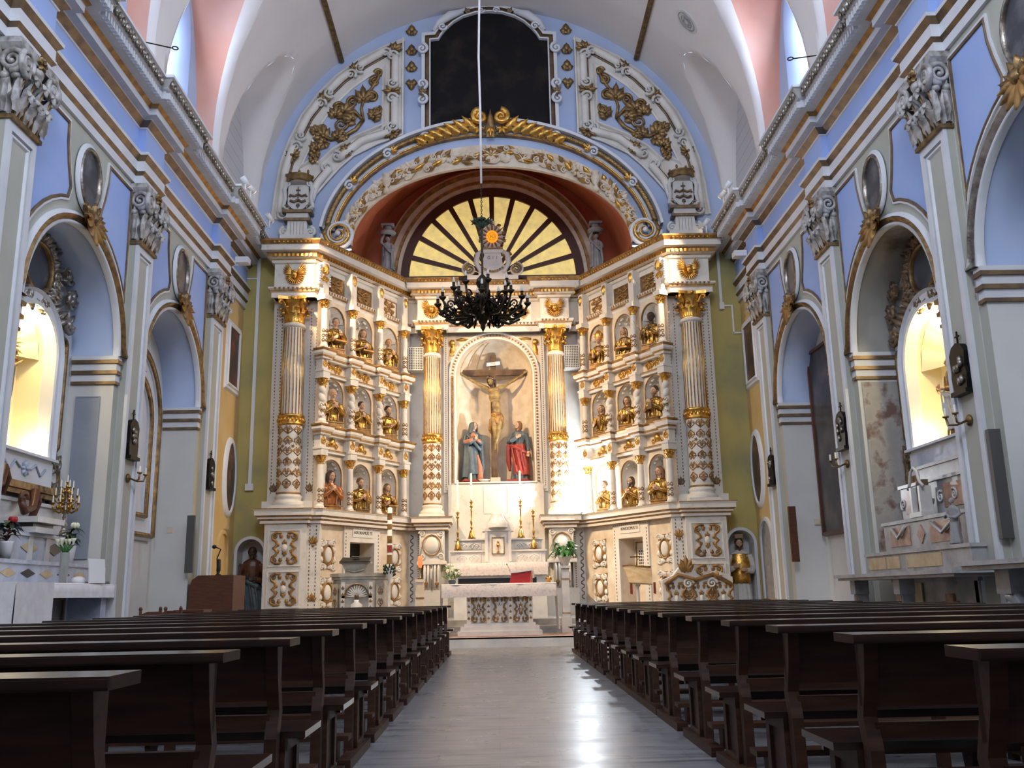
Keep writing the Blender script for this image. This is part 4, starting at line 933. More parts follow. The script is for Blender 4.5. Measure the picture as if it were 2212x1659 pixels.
for e in (-1, 1):
    g = G(x)
    for a, b in segs:
        A = lambda t: t if e > 0 else pi-t
        p = [(*on2(A(a+(b-a)*i/14), .05), .2) for i in range(15)]; g.tube(p, .075, 8, 0)
        for i in range(13): u, v = on2(A(a+(b-a)*(i+.5)/13), .05); g.ell((u, v, .275), .022, 5, 4, 1)
        p = [(*on2(A(a+(b-a)*i/14), -.13), .2) for i in range(15)]; g.tube(p, .022, 6, 1)
        u, v = on2(A(b+.02)); g.spiral(u, v, .13, 1.3, A(b)+pi/2*e, -e, .04, .24, 2)
        u, v = on2(A(b+.05)); g.fan(u, v, A(b)+e*pi/2, .26, .12, 3, .7, .22, .06, .03, 1)
    # great end volute
    cu, cv = e*3.93, 10.12
    g.tube([(*on2(.18 if e > 0 else pi-.18, 0), .2), (e*4.30, 10.15, .2), (e*4.20, 9.93, .2), (e*4.0, 9.82, .2)], [.06, .07, .07, .07], 8, 0)
    g.spiral(cu, cv, .33, 2.0, 0 if e > 0 else pi, -e, .035, .26, 1, 40, 8); g.spiral(cu, cv, .43, 2.0, 0 if e > 0 else pi, -e, .06, .2, 2, 40, 8); g.ell((cu, cv, .27), .07, 8, 6, 2)
    build(g, 'studded_scrolls', [GOLDD, GOLD, TRIMW], ARCH)
g = G(x)
for e in (-1, 1):
    for i in range(7):
        t = pi/2-e*(.08+.055*i); u, v = on2(t, .0); g.leaf(u, v-.1, t-e*(pi/2-.8+.08*i)+0, .55-.04*i, .3, .22, .14, .12, 0, 3, 6); g.leaf(u, v, t-e*pi/2, .3, .14, .26, .07, .04, 1, 2, 5)
    g.spiral(e*.28, 13.30, .20, 1.5, pi/2, -e, .09, .36, 0); g.fan(e*.3, 13.05, -pi/2, .26, .14, 4, 1.0, .28, .06, .05, 0)
g.leaf(0, 12.75, pi/2, .75, .3, .26, .1, .12, 1); g.fan(0, 13.0, -pi/2, .3, .12, 3, .5, .34, .06, .02, 0)
build(g, 'crest_acanthus', [GOLD, GOLDD], ARCH)
# ---------------------------------------------------------------- stucco panels left and right of the painting
def roll(g, pts, r=.085, m=0): g.tube([(a, b, .12) for a, b in pts], r, 8, m)
for s in (-1, 1):
    X = lambda u, v, w, s=s: (s*u, YB-w, v)
    t = thing('stucco_relief', 'curved white stucco panel with gilt scrollwork %s the dark painting' % ('left of' if s < 0 else 'right of'), 'panel', (s*4, YB, 10.6))
    LOW = [(4.85, 10.62), (4.60, 11.19), (4.31, 11.57), (3.96, 12.0), (3.61, 12.34), (2.97, 12.68), (2.30, 12.94)]
    OUT = [(5.70, 10.61), (5.62, 11.5), (5.52, 12.19), (5.32, 12.84), (5.02, 13.55), (4.58, 14.2), (4.14, 14.7), (3.5, 15.22), (2.76, 15.62), (2.30, 15.82)]
    g = G(X); g.prism(OUT+LOW[::-1], 0, .06, 0)
    g.sweep(OUT, [(0, 0), (0, .09), (.05, .11), (.09, .06)], flip=1); g.sweep([(2.30, 15.82), (2.30, 12.94)]+LOW[::-1][1:], [(0, 0), (0, .09), (.04, .11), (.07, .06)], flip=1)
    inb = [(4.90, 12.15), (4.62, 12.84), (4.42, 13.3), (4.15, 13.76), (3.65, 14.30), (3.24, 14.62), (2.88, 14.86), (2.88, 13.26), (3.62, 12.93), (4.17, 12.57), (4.52, 12.2), (4.7, 12.28)]
    g.sweep(inb, [(0, .06), (0, .11), (-.05, .13), (-.09, .06)], closed=True, flip=1)
    build(g, 'field', STUC, t)
    g = G(X); g.prism(inb, .06, .066, 0); build(g, 'blue_recess', BLUE2, t)
    g = G(X)
    def cut(p, a, b):
        n = len(p)-1; r = []
        for i in range(9):
            q = (a+(b-a)*i/8)*n; k = min(int(q), n-1); f = q-k; r.append((p[k][0]+(p[k+1][0]-p[k][0])*f, p[k][1]+(p[k+1][1]-p[k][1])*f))
        return r
    RO = [(5.46, 10.73), (5.36, 11.97), (5.16, 12.7), (4.82, 13.5), (4.4, 14.1), (3.95, 14.6), (3.35, 15.06), (2.68, 15.48)]
    RI = [(4.72, 10.95), (4.55, 11.53), (4.05, 12.2), (3.38, 12.78), (2.55, 13.03)]; RV_ = [(2.53, 13.1), (2.53, 15.3)]
    for P_, cuts in ((RO, ((0, .27), (.33, .52), (.6, .76), (.82, .97))), (RI, ((.02, .42), (.52, .96))), (RV_, ((.03, .40), (.6, .97)))):
        for a0, b0 in cuts:
            p = cut(P_, a0, b0); roll(g, p, .1)
            dx, dy = p[-1][0]-p[0][0], p[-1][1]-p[0][1]; l = math.hypot(dx, dy); nx, ny = -dy/l, dx/l
            if P_ is not RO: nx, ny = (-nx, -ny) if P_ is RI else (nx, ny)
            k = -.12 if P_ is RV_ else .12
            if P_ is RI: k = .12
            g.tube([(a+nx*k, b+ny*k, .07) for a, b in p], .03, 5, 1)
            for q, e in ((p[0], 1), (p[-1], -1)): g.spiral(q[0]+nx*k*.6, q[1]+ny*k*.6, .15, 1.4, atan2(ny, nx), e, .045, .16, 2)
    build(g, 'roll_moulding', [STUC, BROWNG, GREYW], t)
    g = G(X)
    for u, v, a in ((4.41, 13.99, 2.2), (2.58, 14.2, 0), (3.77, 12.5, -.8), (2.56, 12.99, -.6), (5.2, 12.35, 2), (3.6, 14.85, 2.5), (2.58, 15.43, 2.5)):
        g = G(X); g.fan(u, v, a, .3, .17, 5, 1.3, .12, .06, .03, 0); g.fan(u, v, a+pi, .26, .16, 4, 1.1, .12, .06, .03, 0); g.ell((u, v, .18), .05, 6, 4, 0)
        build(g, 'leaf_clasp', GOLDD, t)
    g = G(X)
    for cu, cv, R, a0, d in ((2.98, 14.75, .11, 0, 1), (3.08, 14.5, .14, 2, -1), (3.14, 14.05, .15, 1, 1), (3.66, 13.9, .17, 3, -1), (4.0, 13.75, .15, 0, 1), (3.95, 13.25, .22, 1, 1), (3.0, 13.65, .12, 2, 1), (4.45, 13.15, .13, 0, -1), (4.5, 12.8, .13, 0, 1)):
        g.spiral(cu, cv, R, 1.7, a0, d, .05, .1, 1)
    g.tube([(3.36, 13.38, .09), (3.42, 13.7, .1), (3.35, 14.0, .1), (3.15, 14.3, .1), (2.98, 14.6, .1), (2.95, 14.86, .1)], .045, 6, 1)
    g.tube([(3.36, 13.38, .1), (3.55, 13.1, .1), (3.9, 12.88, .1), (4.2, 12.82, .1), (4.5, 12.95, .1), (4.62, 13.2, .1)], .06, 6, 0); g.tube([(3.4, 13.4, .1), (3.6, 13.65, .1), (3.85, 13.6, .1)], .045, 6, 1)
    for u, v, a, L in ((3.36, 13.95, 1.5, .46), (3.9, 13.6, 2.6, .40), (4.1, 13.5, 1.6, .34), (3.62, 13.38, .2, .34), (3.1, 13.42, 2.2, .3), (3.05, 13.5, .8, .26), (4.4, 12.9, 1.0, .42), (4.05, 12.85, 2.2, .34), (4.35, 12.75, -.6, .3), (4.62, 12.46, -1.6, .26), (4.58, 12.55, 1.0, .26), (3.85, 12.95, -.9, .26), (4.64, 12.3, -1.4, .2), (4.58, 13.05, .6, .24)):
        g.fan(u, v, a, L, .22, 5, 1.2, .09, .07, .04, 0); g.ell((u, v, .15), .06, 6, 4, 0)
    build(g, 'gilt_arabesque', [GOLDD, GOLDD], t)
    # column of small trefoils between panel and painting
    g = G(X)
    for v in (16.02, 15.42, 14.92, 14.5): g = G(X); g.fan(2.1, v, pi/2 if v > 14.8 else -pi/2, .24, .22, 3, 1.45, .03, .06, 0, 0); g.ell((2.1, v-.05, .05), (.07, .07, .04), 6, 4); build(g, 'trefoil_drop', GOLDD, t)
    # coat of arms
    c = thing('coat_of_arms', 'crowned stucco coat of arms on a scrolled base, at the %s foot of the arch' % SIDE[s], 'coat of arms', (s*5.0, YB-.1, 9.9))
    g = G(sub(FR(YB), s*4.98, 9.92, .0)); g.box(-.42, .42, .0, .16, 0, .3, 0); g.prism([(-.38, .12), (.38, .12), (.26, .3), (.24, .55), (-.24, .55), (-.26, .3)], 0, .26, 0)
    g.box(-.34, .34, .55, .62, 0, .32, 1); g.box(-.28, .28, .62, .76, 0, .28, 0); g.box(-.38, .38, .76, .84, 0, .34, 1)
    for q in range(5): g.box(-.16+.08*q-.004, -.16+.08*q+.004, .16, .52, .26, .265, 1)
    for e in (-1, 1): g.spiral(e*.33, .28, .13, 1.6, pi/2, -e, .05, .2, 0)
    build(g, 'base', [GREYW, BROWNG], c)
    g = G(sub(FR(YB), s*4.98, 10.76, .12)); g.prism([(-.26, .72), (.26, .72), (.27, .2), (.16, .08), (0, .0), (-.16, .08), (-.27, .2)], 0, .1, 0)
    for e in (-1, 1):
        g.tube([(e*.28, .8, .08), (e*.36, .6, .1), (e*.33, .35, .1), (e*.38, .12, .1), (e*.2, .0, .1)], [.05, .06, .05, .06, .04], 8, 0); g.spiral(e*.3, .75, .09, 1.3, pi/2, e, .03, .12, 0); g.spiral(e*.28, .08, .1, 1.3, -pi/2, e, .035, .12, 1)
    build(g, 'shield', [GREYW, SILVER], c)
    g = G(sub(FR(YB), s*4.98, 10.76, .23)); g.box(-.012, .012, .35, .66, 0, .03); g.box(-.06, .06, .55, .58, 0, .03)
    for e in (-1, 1): g.tube([(0, .45, .01), (e*.10, .40, .02), (e*.2, .44, .02), (e*.22, .38, .02)], .03, 6); g.tube([(0, .3, .01), (e*.1, .24, .02), (e*.2, .28, .02)], .035, 6)
    g.fan(0, .2, -pi/2, .14, .06, 3, .5, .0, .03)
    build(g, 'emblem', BROWNG, c)
    g = G(sub(FR(YB), s*4.98, 11.55, .12)); g.lathe([(.30, 0), (.34, .03), (.33, .16), (.36, .18), (.3, .18), (.28, 0)], (0, 0, 0), 24, 0, ax='v')
    for i in range(9):
        a = 2*pi*i/9; g.ell((.34*cos(a), .24 if i % 2 else .21, .34*sin(a)), (.035, .07 if i % 2 else .04, .035), 6, 4, 0)
    build(g, 'crown', GOLDD, c)
# ---------------------------------------------------------------- the dark painting
PT = thing('painting', 'huge blackened painting with an arched top over the chancel arch', 'painting', (0, YB, 13))
out = [(-1.58, 12.95), (-1.58, 15.68), (-1.36, 15.70), (-1.28, 15.85)]+[(-1.15+.0, 16.02), (-.95, 16.22), (-.7, 16.38), (-.35, 16.5), (0, 16.53)]
out = out+[(-a, b) for a, b in out[::-1][1:]]
g = G(FR(YB)); g.prism(out, .04, .10); build(g, 'canvas', PICTD, PT)
g = G(FR(YB)); g.sweep(out, [(0, .08), (0, .2), (.03, .21), (.04, .14), (.13, .12), (.15, .18), (.24, .18), (.26, .0)], mats=[0, 0, 0, 1, 1, 0, 0], flip=1); build(g, 'frame', [TRIMW, BROWNG], PT)
for e in (-1, 1):
    g = G(FR(YB))
    for v, d in ((15.4, 1), (14.35, -1), (13.9, 1)): g.spiral(e*1.80, v, .15, 1.4, pi/2*d, e*d, .05, .22, 0)
    g.fan(e*1.78, 14.1, pi/2, .2, .12, 3, 1, .22, .05, .03, 1); g.fan(e*1.78, 14.1, -pi/2, .2, .12, 3, 1, .22, .05, .03, 1)
    g.tube([(e*1.5, 15.95, .16), (e*1.35, 16.2, .18), (e*1.05, 16.42, .18), (e*.7, 16.55, .16)], [.06, .1, .12, .07], 8, 0); g.spiral(e*1.25, 16.05, .12, 1.3, 0, e, .04, .24, 0); g.fan(e*.55, 16.5, pi/2-e*.6, .16, .1, 3, .8, .2, .04, .03, 1); g.spiral(e*.2, 16.55, .09, 1.3, 0, e, .03, .22, 0)
    build(g, 'frame_scrolls', [TRIMW, BROWNG], PT)
# ================================================================ FIGURES
def robe_loft(g, secs, k=9, ph=0, seg=40, m=0, a0=0, a1=2*pi):
    """secs: (z, cx, cy, rx, ry, fold)"""
    full = abs(a1-a0-2*pi) < 1e-6; rows = []
    for z, cx, cy, rx, ry, f in secs:
        row = []
        for j in range(seg if full else seg+1):
            a = a0+(a1-a0)*j/seg; q = 1+f*(cos(k*a+ph+z*1.3)+.5*cos((k*2-3)*a+ph*2+z))
            row.append((cx+rx*q*cos(a), cy+ry*q*sin(a), z))
        rows.append(row)
    g.grid(rows, True, m, cv=full)
    if full: g.add(rows[0], [tuple(range(seg))], False, m); g.add(rows[-1], [tuple(range(seg))], False, m)
def hand(g, p, d, up, s=1.0, curl=.4):
    """palm at p, fingers along d, back of the hand along up"""
    p, d, up = Vector(p), Vector(d).normalized(), Vector(up); up = (up-d*up.dot(d)).normalized(); sd = d.cross(up)
    g.tube([tuple(p-d*.03*s), tuple(p+d*.03*s), tuple(p+d*.075*s)], [.026*s, .036*s, .034*s], 8)
    for i, (o, L) in enumerate(((-.03, .07), (-.01, .08), (.01, .075), (.03, .06))):
        b = p+d*.07*s+sd*o*s; L *= s; m_ = b+d*L*.5-up*L*curl*.25; e = b+d*L*(1-curl*.3)-up*L*curl*.7
        g.tube([tuple(b), tuple(m_), tuple(e)], [.0095*s, .009*s, .007*s], 6)
    b = p+sd*-.03*s; g.tube([tuple(b), tuple(b+d*.03*s-sd*.03*s), tuple(b+d*.065*s-sd*.035*s-up*.01*s)], [.012*s, .011*s, .008*s], 6)
def head(parent, c, r, tilt=(0, 0, 0), skin=None, hair=None, beard=None, style='short', vox=.008, name='head'):
    """c centre of the skull, r half height; the face looks along local -y before the tilt"""
    M = Matrix.Translation(c) @ Matrix.Rotation(tilt[2], 4, 'Z') @ Matrix.Rotation(tilt[0], 4, 'X') @ Matrix.Rotation(tilt[1], 4, 'Y')
    T = lambda x, y, z: tuple(M @ Vector((x*r, y*r, z*r)))
    g = G(T); g.ell((0, .08, .12), (.70, .84, .86), 18, 12); g.ell((0, -.22, -.42), (.46, .46, .50), 14, 10); g.ell((0, -.46, -.80), (.22, .2, .16), 8, 6)
    g.tube([(0, -.74, .12), (0, -.88, -.12), (0, -.98, -.30), (0, -.78, -.36)], [.07, .09, .13, .08], 8)
    for e in (-1, 1):
        g.ell((e*.72, .1, -.1), (.09, .17, .24), 8, 6); g.tube([(e*.08, -.76, .14), (e*.28, -.78, .20), (e*.48, -.62, .12)], .07, 6); g.ell((e*.30, -.62, -.34), (.17, .16, .17), 8, 6); g.ell((e*.27, -.67, .02), (.12, .08, .07), 8, 6)
    g.tube([(-.16, -.72, -.58), (0, -.78, -.55), (.16, -.72, -.58)], .055, 6); g.tube([(-.13, -.70, -.66), (0, -.75, -.67), (.13, -.70, -.66)], .06, 6)
    o = remesh(build(g, name, skin, parent, True), vox, 1)
    if hair and style != 'bald':
        g = G(T); g.ell((0, .20, .26), (.80, .88, .84), 18, 12)
        if style in ('long', 'wavy'):
            for e in (-1, 1): g.tube([(e*.55, -.1, .5), (e*.80, .0, 0), (e*.78, .15, -.6), (e*.62, .2, -1.25), (e*.5, .1, -1.6)], [.25, .28, .30, .26, .12], 8)
            g.tube([(0, .6, .3), (0, .75, -.4), (0, .6, -1.3)], [.6, .62, .4], 10)
        elif style == 'short':
            for e in (-1, 1): g.ell((e*.66, .2, .1), (.2, .4, .4), 8, 6)
        if style == 'fringe': g.lathe([(.74, -.3), (.84, -.1), (.82, .12), (.7, .2)], (0, .15, .1), 18)
        remesh(build(g, 'hair', hair, parent, True), vox*1.3, 2)
    if beard:
        g = G(T); g.ell((0, -.42, -.82), (.42, .34, .42), 12, 8); g.ell((0, -.5, -1.15), (.26, .24, .36), 10, 8)
        for e in (-1, 1): g.tube([(e*.6, -.1, -.2), (e*.52, -.28, -.6), (e*.2, -.5, -.85)], .16, 6)
        remesh(build(g, 'beard', beard, parent, True), vox*1.3, 2)
    return o
def face_ang(p, q): return atan2(q[0]-p[0], -(q[1]-p[1]))
def bust(ti, i, s, label, robe=GOLDB, skin=SKIN, hair=HAIR, beard=None, style='short', attr=None, turn=0, size=.84, lean=0, pose=0):
    size *= 1.12
    x = OB(s); u = (CU[i]+CU[i+1])/2; vb = TIERS[ti][0]+.01; P = x(u+.03, vb, -.17); n = (-s*3.2/3.72, -1.9/3.72)
    rz = atan2(n[0], -n[1])*.62+turn
    t = thing('saint_bust', label, 'bust', P, rz, 'carved busts in the niches of the altarpiece'); K = size
    g = G(lambda a, b, c: (a*K, b*K, c*K)); g.box(-.23, .23, -.19, .15, 0, .03); g.box(-.20, .20, -.17, .13, .03, .12); g.box(-.23, .23, -.19, .15, .12, .15)
    build(g, 'plinth', GOLDD if (ti+i) % 2 else GOLDP, t, True)
    g = G(lambda a, b, c: (a*K, b*K+lean*c, c*K)); robe_loft(g, [(.12, 0, 0, .20, .13, .05), (.2, 0, 0, .19, .135, .06), (.32, 0, 0, .175, .125, .05), (.46, 0, -.01, .20, .135, .03), (.58, 0, 0, .225, .12, .02), (.65, 0, .01, .19, .10, .01), (.69, 0, .0, .10, .08, 0)], 7, i+ti)
    hs = [((-.06, -.22, .42), (.06, -.22, .42)), ((-.16, -.26, .34), (.07, -.24, .5)), ((-.05, -.24, .33), (.2, -.26, .46)), ((-.08, -.2, .5), (.02, -.2, .52))][pose % 4]
    for e, h in zip((-1, 1), hs): g.tube([(e*.20, 0, .60), (e*.26, -.03, .46), (e*.24, -.10, .34), ((e*.24+h[0])/2, (h[1]-.10)/2, (h[2]+.34)/2), h], [.07, .075, .07, .062, .05], 8)
    g.tube([(-.12, .06, .66), (-.10, -.08, .64), (0, -.13, .60), (.10, -.08, .64), (.12, .06, .66)], .028, 6)
    for q in (-.1, .06): g.tube([(q, -.13, .6), (q*1.6, -.15, .4), (q*1.2, -.15, .16)], .022, 6)
    remesh(build(g, 'robe', robe, t, True), .010, 1)
    g = G(lambda a, b, c: (a*K, b*K+lean*c, c*K))
    for e, h in zip((-1, 1), hs): hand(g, h, (-e*.5, -.5, .6) if pose != 2 else (-e*.2, -.7, .5), (e*.4, -.6, .1), 1.1)
    remesh(build(g, 'hands', skin, t, True), .005, 0)
    g = G(lambda a, b, c: (a*K, b*K+lean*c, c*K)); g.tube([(0, .01, .66), (0, -.01, .78)], [.062, .055], 10); build(g, 'neck', skin, t, True)
    head(t, (0, (-.03)*K+lean*.86*K, .865*K), .125*K, (random.uniform(-.1, .12), random.uniform(-.12, .12), random.uniform(-.25, .25)), skin, hair, beard, style, .0065)
    T = lambda a, b, c: (a*K, b*K+lean*c, c*K)
    if attr == 'mitre':
        g = G(T)
        for w in (-.05, .05): g.add([(-.1, w*1.6, .93), (.1, w*1.6, .93), (.12, w*1.3, 1.04), (0, w*.3, 1.2), (-.12, w*1.3, 1.04)], [(0, 1, 2, 3, 4)])
        g.prism([(-.1, .93), (.1, .93), (.115, 1.04), (0, 1.19), (-.115, 1.04)], -.06, .06) if False else None
        g.lathe([(.105, .92), (.12, 1.0), (.10, 1.08), (.05, 1.15), (.0, 1.19)], (0, .0, 0), 14); build(g, 'mitre', GOLD, t, True)
    if attr == 'book': g = G(T); g.box(-.02, .12, -.30, -.25, .34, .52); build(g, 'book', BROWNG, t, True)
    if attr == 'board': g = G(T); g.prism([(-.12, -.34), (.22, -.30), (.24, -.10), (-.10, -.14)], .30, .34) ; build(g, 'open_book', GOLDP, t, True)
    if attr == 'palm': g = G(T); g.tube([(.06, -.28, .2), (.09, -.3, .5), (.07, -.26, .78)], [.018, .03, .008], 6); build(g, 'staff', GOLDP, t, True)
    if attr == 'cross': 
        g = G(T); g.tube([(.22, -.2, .05), (.22, -.2, 1.12)], .012, 6)
        for z, w in ((1.05, .05), (.95, .08), (.85, .11)): g.tube([(.22-w, -.2, z), (.22+w, -.2, z)], .010, 6)
        build(g, 'triple_cross_staff', GOLDP, t, True)
    if attr == 'sword': g = G(T); g.tube([(-.16, -.26, .45), (-.32, -.36, .75)], [.012, .006], 6); build(g, 'quill', BROWNG, t, True)
    return t
BU = [ # tier, column from the outer end, side
 (0, 0, -1, 'bust of a curly haired youth in an orange robe, lowest outer left niche', dict(robe=ORNC, style='wavy', hair=HAIR, pose=3, size=.9)),
 (0, 1, -1, 'gilt bust of a bearded man holding a staff, middle of the lowest left tier', dict(hair=HAIRB, beard=HAIRB, attr='palm', pose=0)),
 (0, 2, -1, 'gilt bust of a hooded figure with a book, lowest left tier, behind the paschal candle', dict(style='long', hair=GOLDD, attr='board', pose=1, size=.8)),
 (1, 0, -1, 'gilt bust of a bald man clasping his hands, outer left niche of the second tier', dict(style='bald', hair=None, pose=3, size=.9)),
 (1, 1, -1, 'gilt bust of a young man praying with raised hands, middle of the second left tier', dict(pose=3, size=.78)),
 (1, 2, -1, 'gilt bust of a dark bearded man with open hand, innermost of the second left tier', dict(beard=HAIRB, pose=2, size=.84)),
 (2, 0, -1, 'gilt bust of a grey haired monk leaning forward, outer left niche of the top tier', dict(style='fringe', hair=SILVER, attr='board', pose=1, size=.86, lean=-.06)),
 (2, 1, -1, 'gilt bust of a pale woman wearing a headdress, middle of the top left tier', dict(style='wavy', hair=GOLDD, pose=0, attr='board')),
 (2, 2, -1, 'gilt bust holding a triple cross staff, top left tier beside the speaker', dict(attr='cross', style='short', hair=GOLD, pose=1, size=.84)),
 (0, 0, 1, 'gilt bust of a woman with long brown hair, lowest outer right niche', dict(style='long', hair=HAIRB, pose=0, size=.88)),
 (0, 1, 1, 'gilt bust of a curly bearded man, middle of the lowest right tier', dict(style='wavy', beard=HAIR, pose=3, size=.76)),
 (0, 2, 1, 'pale gilt bust of a praying man in the flood of white light, lowest right tier', dict(hair=HAIRB, pose=3, size=.78)),
 (1, 0, 1, 'gilt bust of a bearded man in profile, outer right niche of the second tier', dict(beard=HAIRB, attr='book', pose=1, size=.86, turn=-.3)),
 (1, 1, 1, 'gilt and red bust raising one open hand, middle of the second right tier', dict(robe=GOLDB, style='wavy', hair=GOLDD, pose=2, size=.8)),
 (1, 2, 1, 'gilt bust of a veiled figure with a staff, innermost of the second right tier', dict(style='long', hair=GOLDD, attr='palm', pose=1, size=.78)),
 (2, 0, 1, 'gilt bust of a dark skinned saint with a quill, outermost of the top right tier', dict(skin=SKIND, hair=HAIR, attr='sword', pose=1, size=.9)),
 (2, 1, 1, 'gilt bust of a fair saint holding an open book, middle of the top right tier', dict(style='wavy', hair=GOLDD, attr='board', pose=2, size=.8)),
 (2, 2, 1, 'gilt bust in a tall hat with an outstretched hand, top right tier beside the speaker', dict(attr='mitre', hair=GOLD, pose=2, size=.84)),
]
for ti, i, s, lb, kw in BU: bust(ti, i, s, lb, **kw)
def statue(name, label, cat, loc, rz, H, robe, mantle=None, skin=SKIN, hair=HAIRB, style='long', beard=None, pose='pray', hood=None, tilt=(0, 0, 0), base=None, seed=0, lean=0, drape='cloak'):
    t = thing(name, label, cat, loc, rz); K = H/1.72; T = lambda a, b, c: (a*K+lean*c*K, b*K, c*K)
    if base: g = G(T); g.box(-.30, .30, -.22, .22, 0, .05); build(g, 'base_plate', base, t, True)
    g = G(T); robe_loft(g, [(.03, 0, -.01, .25, .20, .10), (.15, 0, 0, .235, .19, .10), (.45, 0, 0, .20, .165, .09), (.80, 0, 0, .175, .14, .06), (1.0, 0, 0, .155, .115, .04), (1.15, 0, 0, .17, .12, .03), (1.30, 0, 0, .20, .12, .02), (1.39, 0, 0, .19, .10, .01), (1.45, 0, 0, .09, .07, 0)], 9, seed)
    A = {'pray': [((-.20, -.0, 1.34), (-.27, -.02, 1.10), (-.14, -.20, 1.10), (-.02, -.25, 1.18)), ((.20, 0, 1.34), (.27, -.02, 1.10), (.16, -.20, 1.10), (.03, -.25, 1.17))],
         'chest': [((-.20, 0, 1.34), (-.29, -.02, 1.10), (-.16, -.18, 1.14), (-.02, -.18, 1.22)), ((.20, 0, 1.34), (.28, .0, 1.10), (.30, -.06, .92), (.30, -.10, .82))],
         'hold': [((-.20, 0, 1.34), (-.28, 0, 1.08), (-.24, -.18, 1.02), (-.16, -.24, 1.06)), ((.20, 0, 1.34), (.28, 0, 1.08), (.22, -.18, .98), (.12, -.24, 1.0))],
         'up': [((-.20, 0, 1.34), (-.30, -.02, 1.46), (-.26, -.02, 1.64), (-.20, -.02, 1.74)), ((.20, 0, 1.34), (.28, 0, 1.10), (.2, -.14, 1.02), (.08, -.18, 1.04))]}[pose]
    for p in A: g.tube(list(p), [.075, .075, .07, .055], 8)
    remesh(build(g, 'robe', robe, t, True), .013, 1)
    if mantle:
        g = G(T)
        if drape == 'cloak':
            for k in (0, .03): robe_loft(g, [(.10, .0, .03, .31-k, .25-k, .09), (.40, 0, .03, .29-k, .23-k, .08), (.85, 0, .03, .265-k, .20-k, .05), (1.15, 0, .02, .27-k, .19-k, .04), (1.35, 0, .02, .25-k, .16-k, .02), (1.44, 0, .02, .14-k, .11-k, 0)], 8, seed+2, 44, 0, -.9, pi+.9)
            g.tube([(-.24, -.1, 1.36), (-.12, -.20, 1.2), (.05, -.26, .98), (.22, -.18, .85), (.28, -.02, .75)], [.03, .045, .05, .05, .03], 8); g.tube([(.24, -.1, 1.30), (.2, -.22, .9), (.24, -.22, .4), (.2, -.22, .1)], [.03, .045, .05, .03], 8)
        else:
            robe_loft(g, [(.16, .08, -.03, .22, .20, .08), (.45, .06, -.02, .235, .20, .07), (.80, .02, -.02, .215, .175, .05), (.98, 0, -.01, .19, .15, .04), (1.06, 0, -.01, .17, .13, .02)], 7, seed+1)
            g.tube([(-.22, -.14, 1.02), (-.05, -.22, .96), (.14, -.2, .86), (.26, -.08, .78)], [.04, .055, .06, .04], 8); g.tube([(-.26, -.02, 1.3), (-.3, .0, 1.0), (-.3, -.02, .6), (-.26, -.04, .3)], [.04, .07, .08, .04], 8)
            for q in (-.1, .02, .14): g.tube([(q-.06, -.2, .95), (q+.02, -.24, .6), (q+.08, -.22, .24)], .022, 6)
        if drape == 'cloak' and hood:
            robe_loft(g, [(.20, .04, -.03, .25, .22, .09), (.5, .02, -.02, .235, .20, .08), (.80, 0, -.02, .215, .17, .05), (1.02, 0, -.01, .18, .14, .03)], 7, seed+1)
        md = remesh(build(g, 'mantle', mantle, t, True), .014, 1)
    g = G(T)
    for e, p in zip((-1, 1), A): q = Vector(p[3])-Vector(p[2]); hand(g, p[3], q if pose != 'pray' else (-e*.3, -.1, 1), (e*.6, -.6, .2) if pose != 'chest' else (0, -1, .2), 1.15)
    g.tube([(0, 0, 1.42), (0, -.02, 1.54)], [.06, .052], 10)
    remesh(build(g, 'hands_and_neck', skin, t, True), .006, 0)
    c = Vector(T(0, -.03, 1.60)); head(t, c, .118*K, tilt, skin, hair, beard, style, .006)
    if hood:
        M = Matrix.Translation(c) @ Matrix.Rotation(tilt[2], 4, 'Z'); r = .118*K
        g = G(lambda a, b, d: tuple(M @ Vector((a*r, b*r, d*r)))); rows = []
        for sc in (1, .92):
            rows = [[((1.08*sc)*cos(a)*(1+.15*max(0, -z)), (1.1*sc)*sin(a)+.1+.15*max(0, -z), z) for a in [-.95+(pi+1.9)*j/20 for j in range(21)]] for z in (-1.9, -1.2, -.6, 0)]
            rows += [[(1.08*sc*cos(el)*cos(a), 1.1*sc*cos(el)*sin(a)+.1, 1.15*sin(el)) for a in [-.95+(pi+1.9)*j/20 for j in range(21)]] for el in [.2, .5, .8, 1.1, 1.4, 1.57]]
            g.grid(rows, True)
        remesh(build(g, 'hood', hood, t, True), .011, 2)
    return t
MARY = statue('mary_statue', 'painted statue of a hooded woman in slate blue with clasped hands, left of the crucifix', 'statue', (-.66, 25.75, 4.12), .35, 1.70, BLUEC, BLUEC, hood=BLUEC, pose='pray', tilt=(-.15, -.1, .5), base=REDC, seed=1, lean=.03)
g = G(); g.ell((.0, -.13, 1.24), (.09, .06, .15), 10, 8); g.tube([(-.26, -.12, 1.10), (-.14, -.24, 1.13), (-.05, -.27, 1.17)], [.05, .062, .05], 8); g.tube([(.26, -.12, 1.10), (.14, -.24, 1.12), (.06, -.27, 1.16)], [.05, .062, .05], 8); g.tube([(.10, -.19, .75), (.16, -.22, .4), (.17, -.22, .05)], [.03, .07, .09], 8); remesh(build(g, 'salmon_tunic', PINKC, MARY, True), .012, 2)
JOHN = statue('john_statue', 'painted statue of a youth in slate tunic and red cloak, right of the crucifix', 'statue', (.66, 25.75, 4.12), -.3, 1.70, BLUEC, REDC, pose='chest', tilt=(-.25, .12, -.55), base=REDC, seed=3, style='long', hair=HAIRB, drape='wrap')
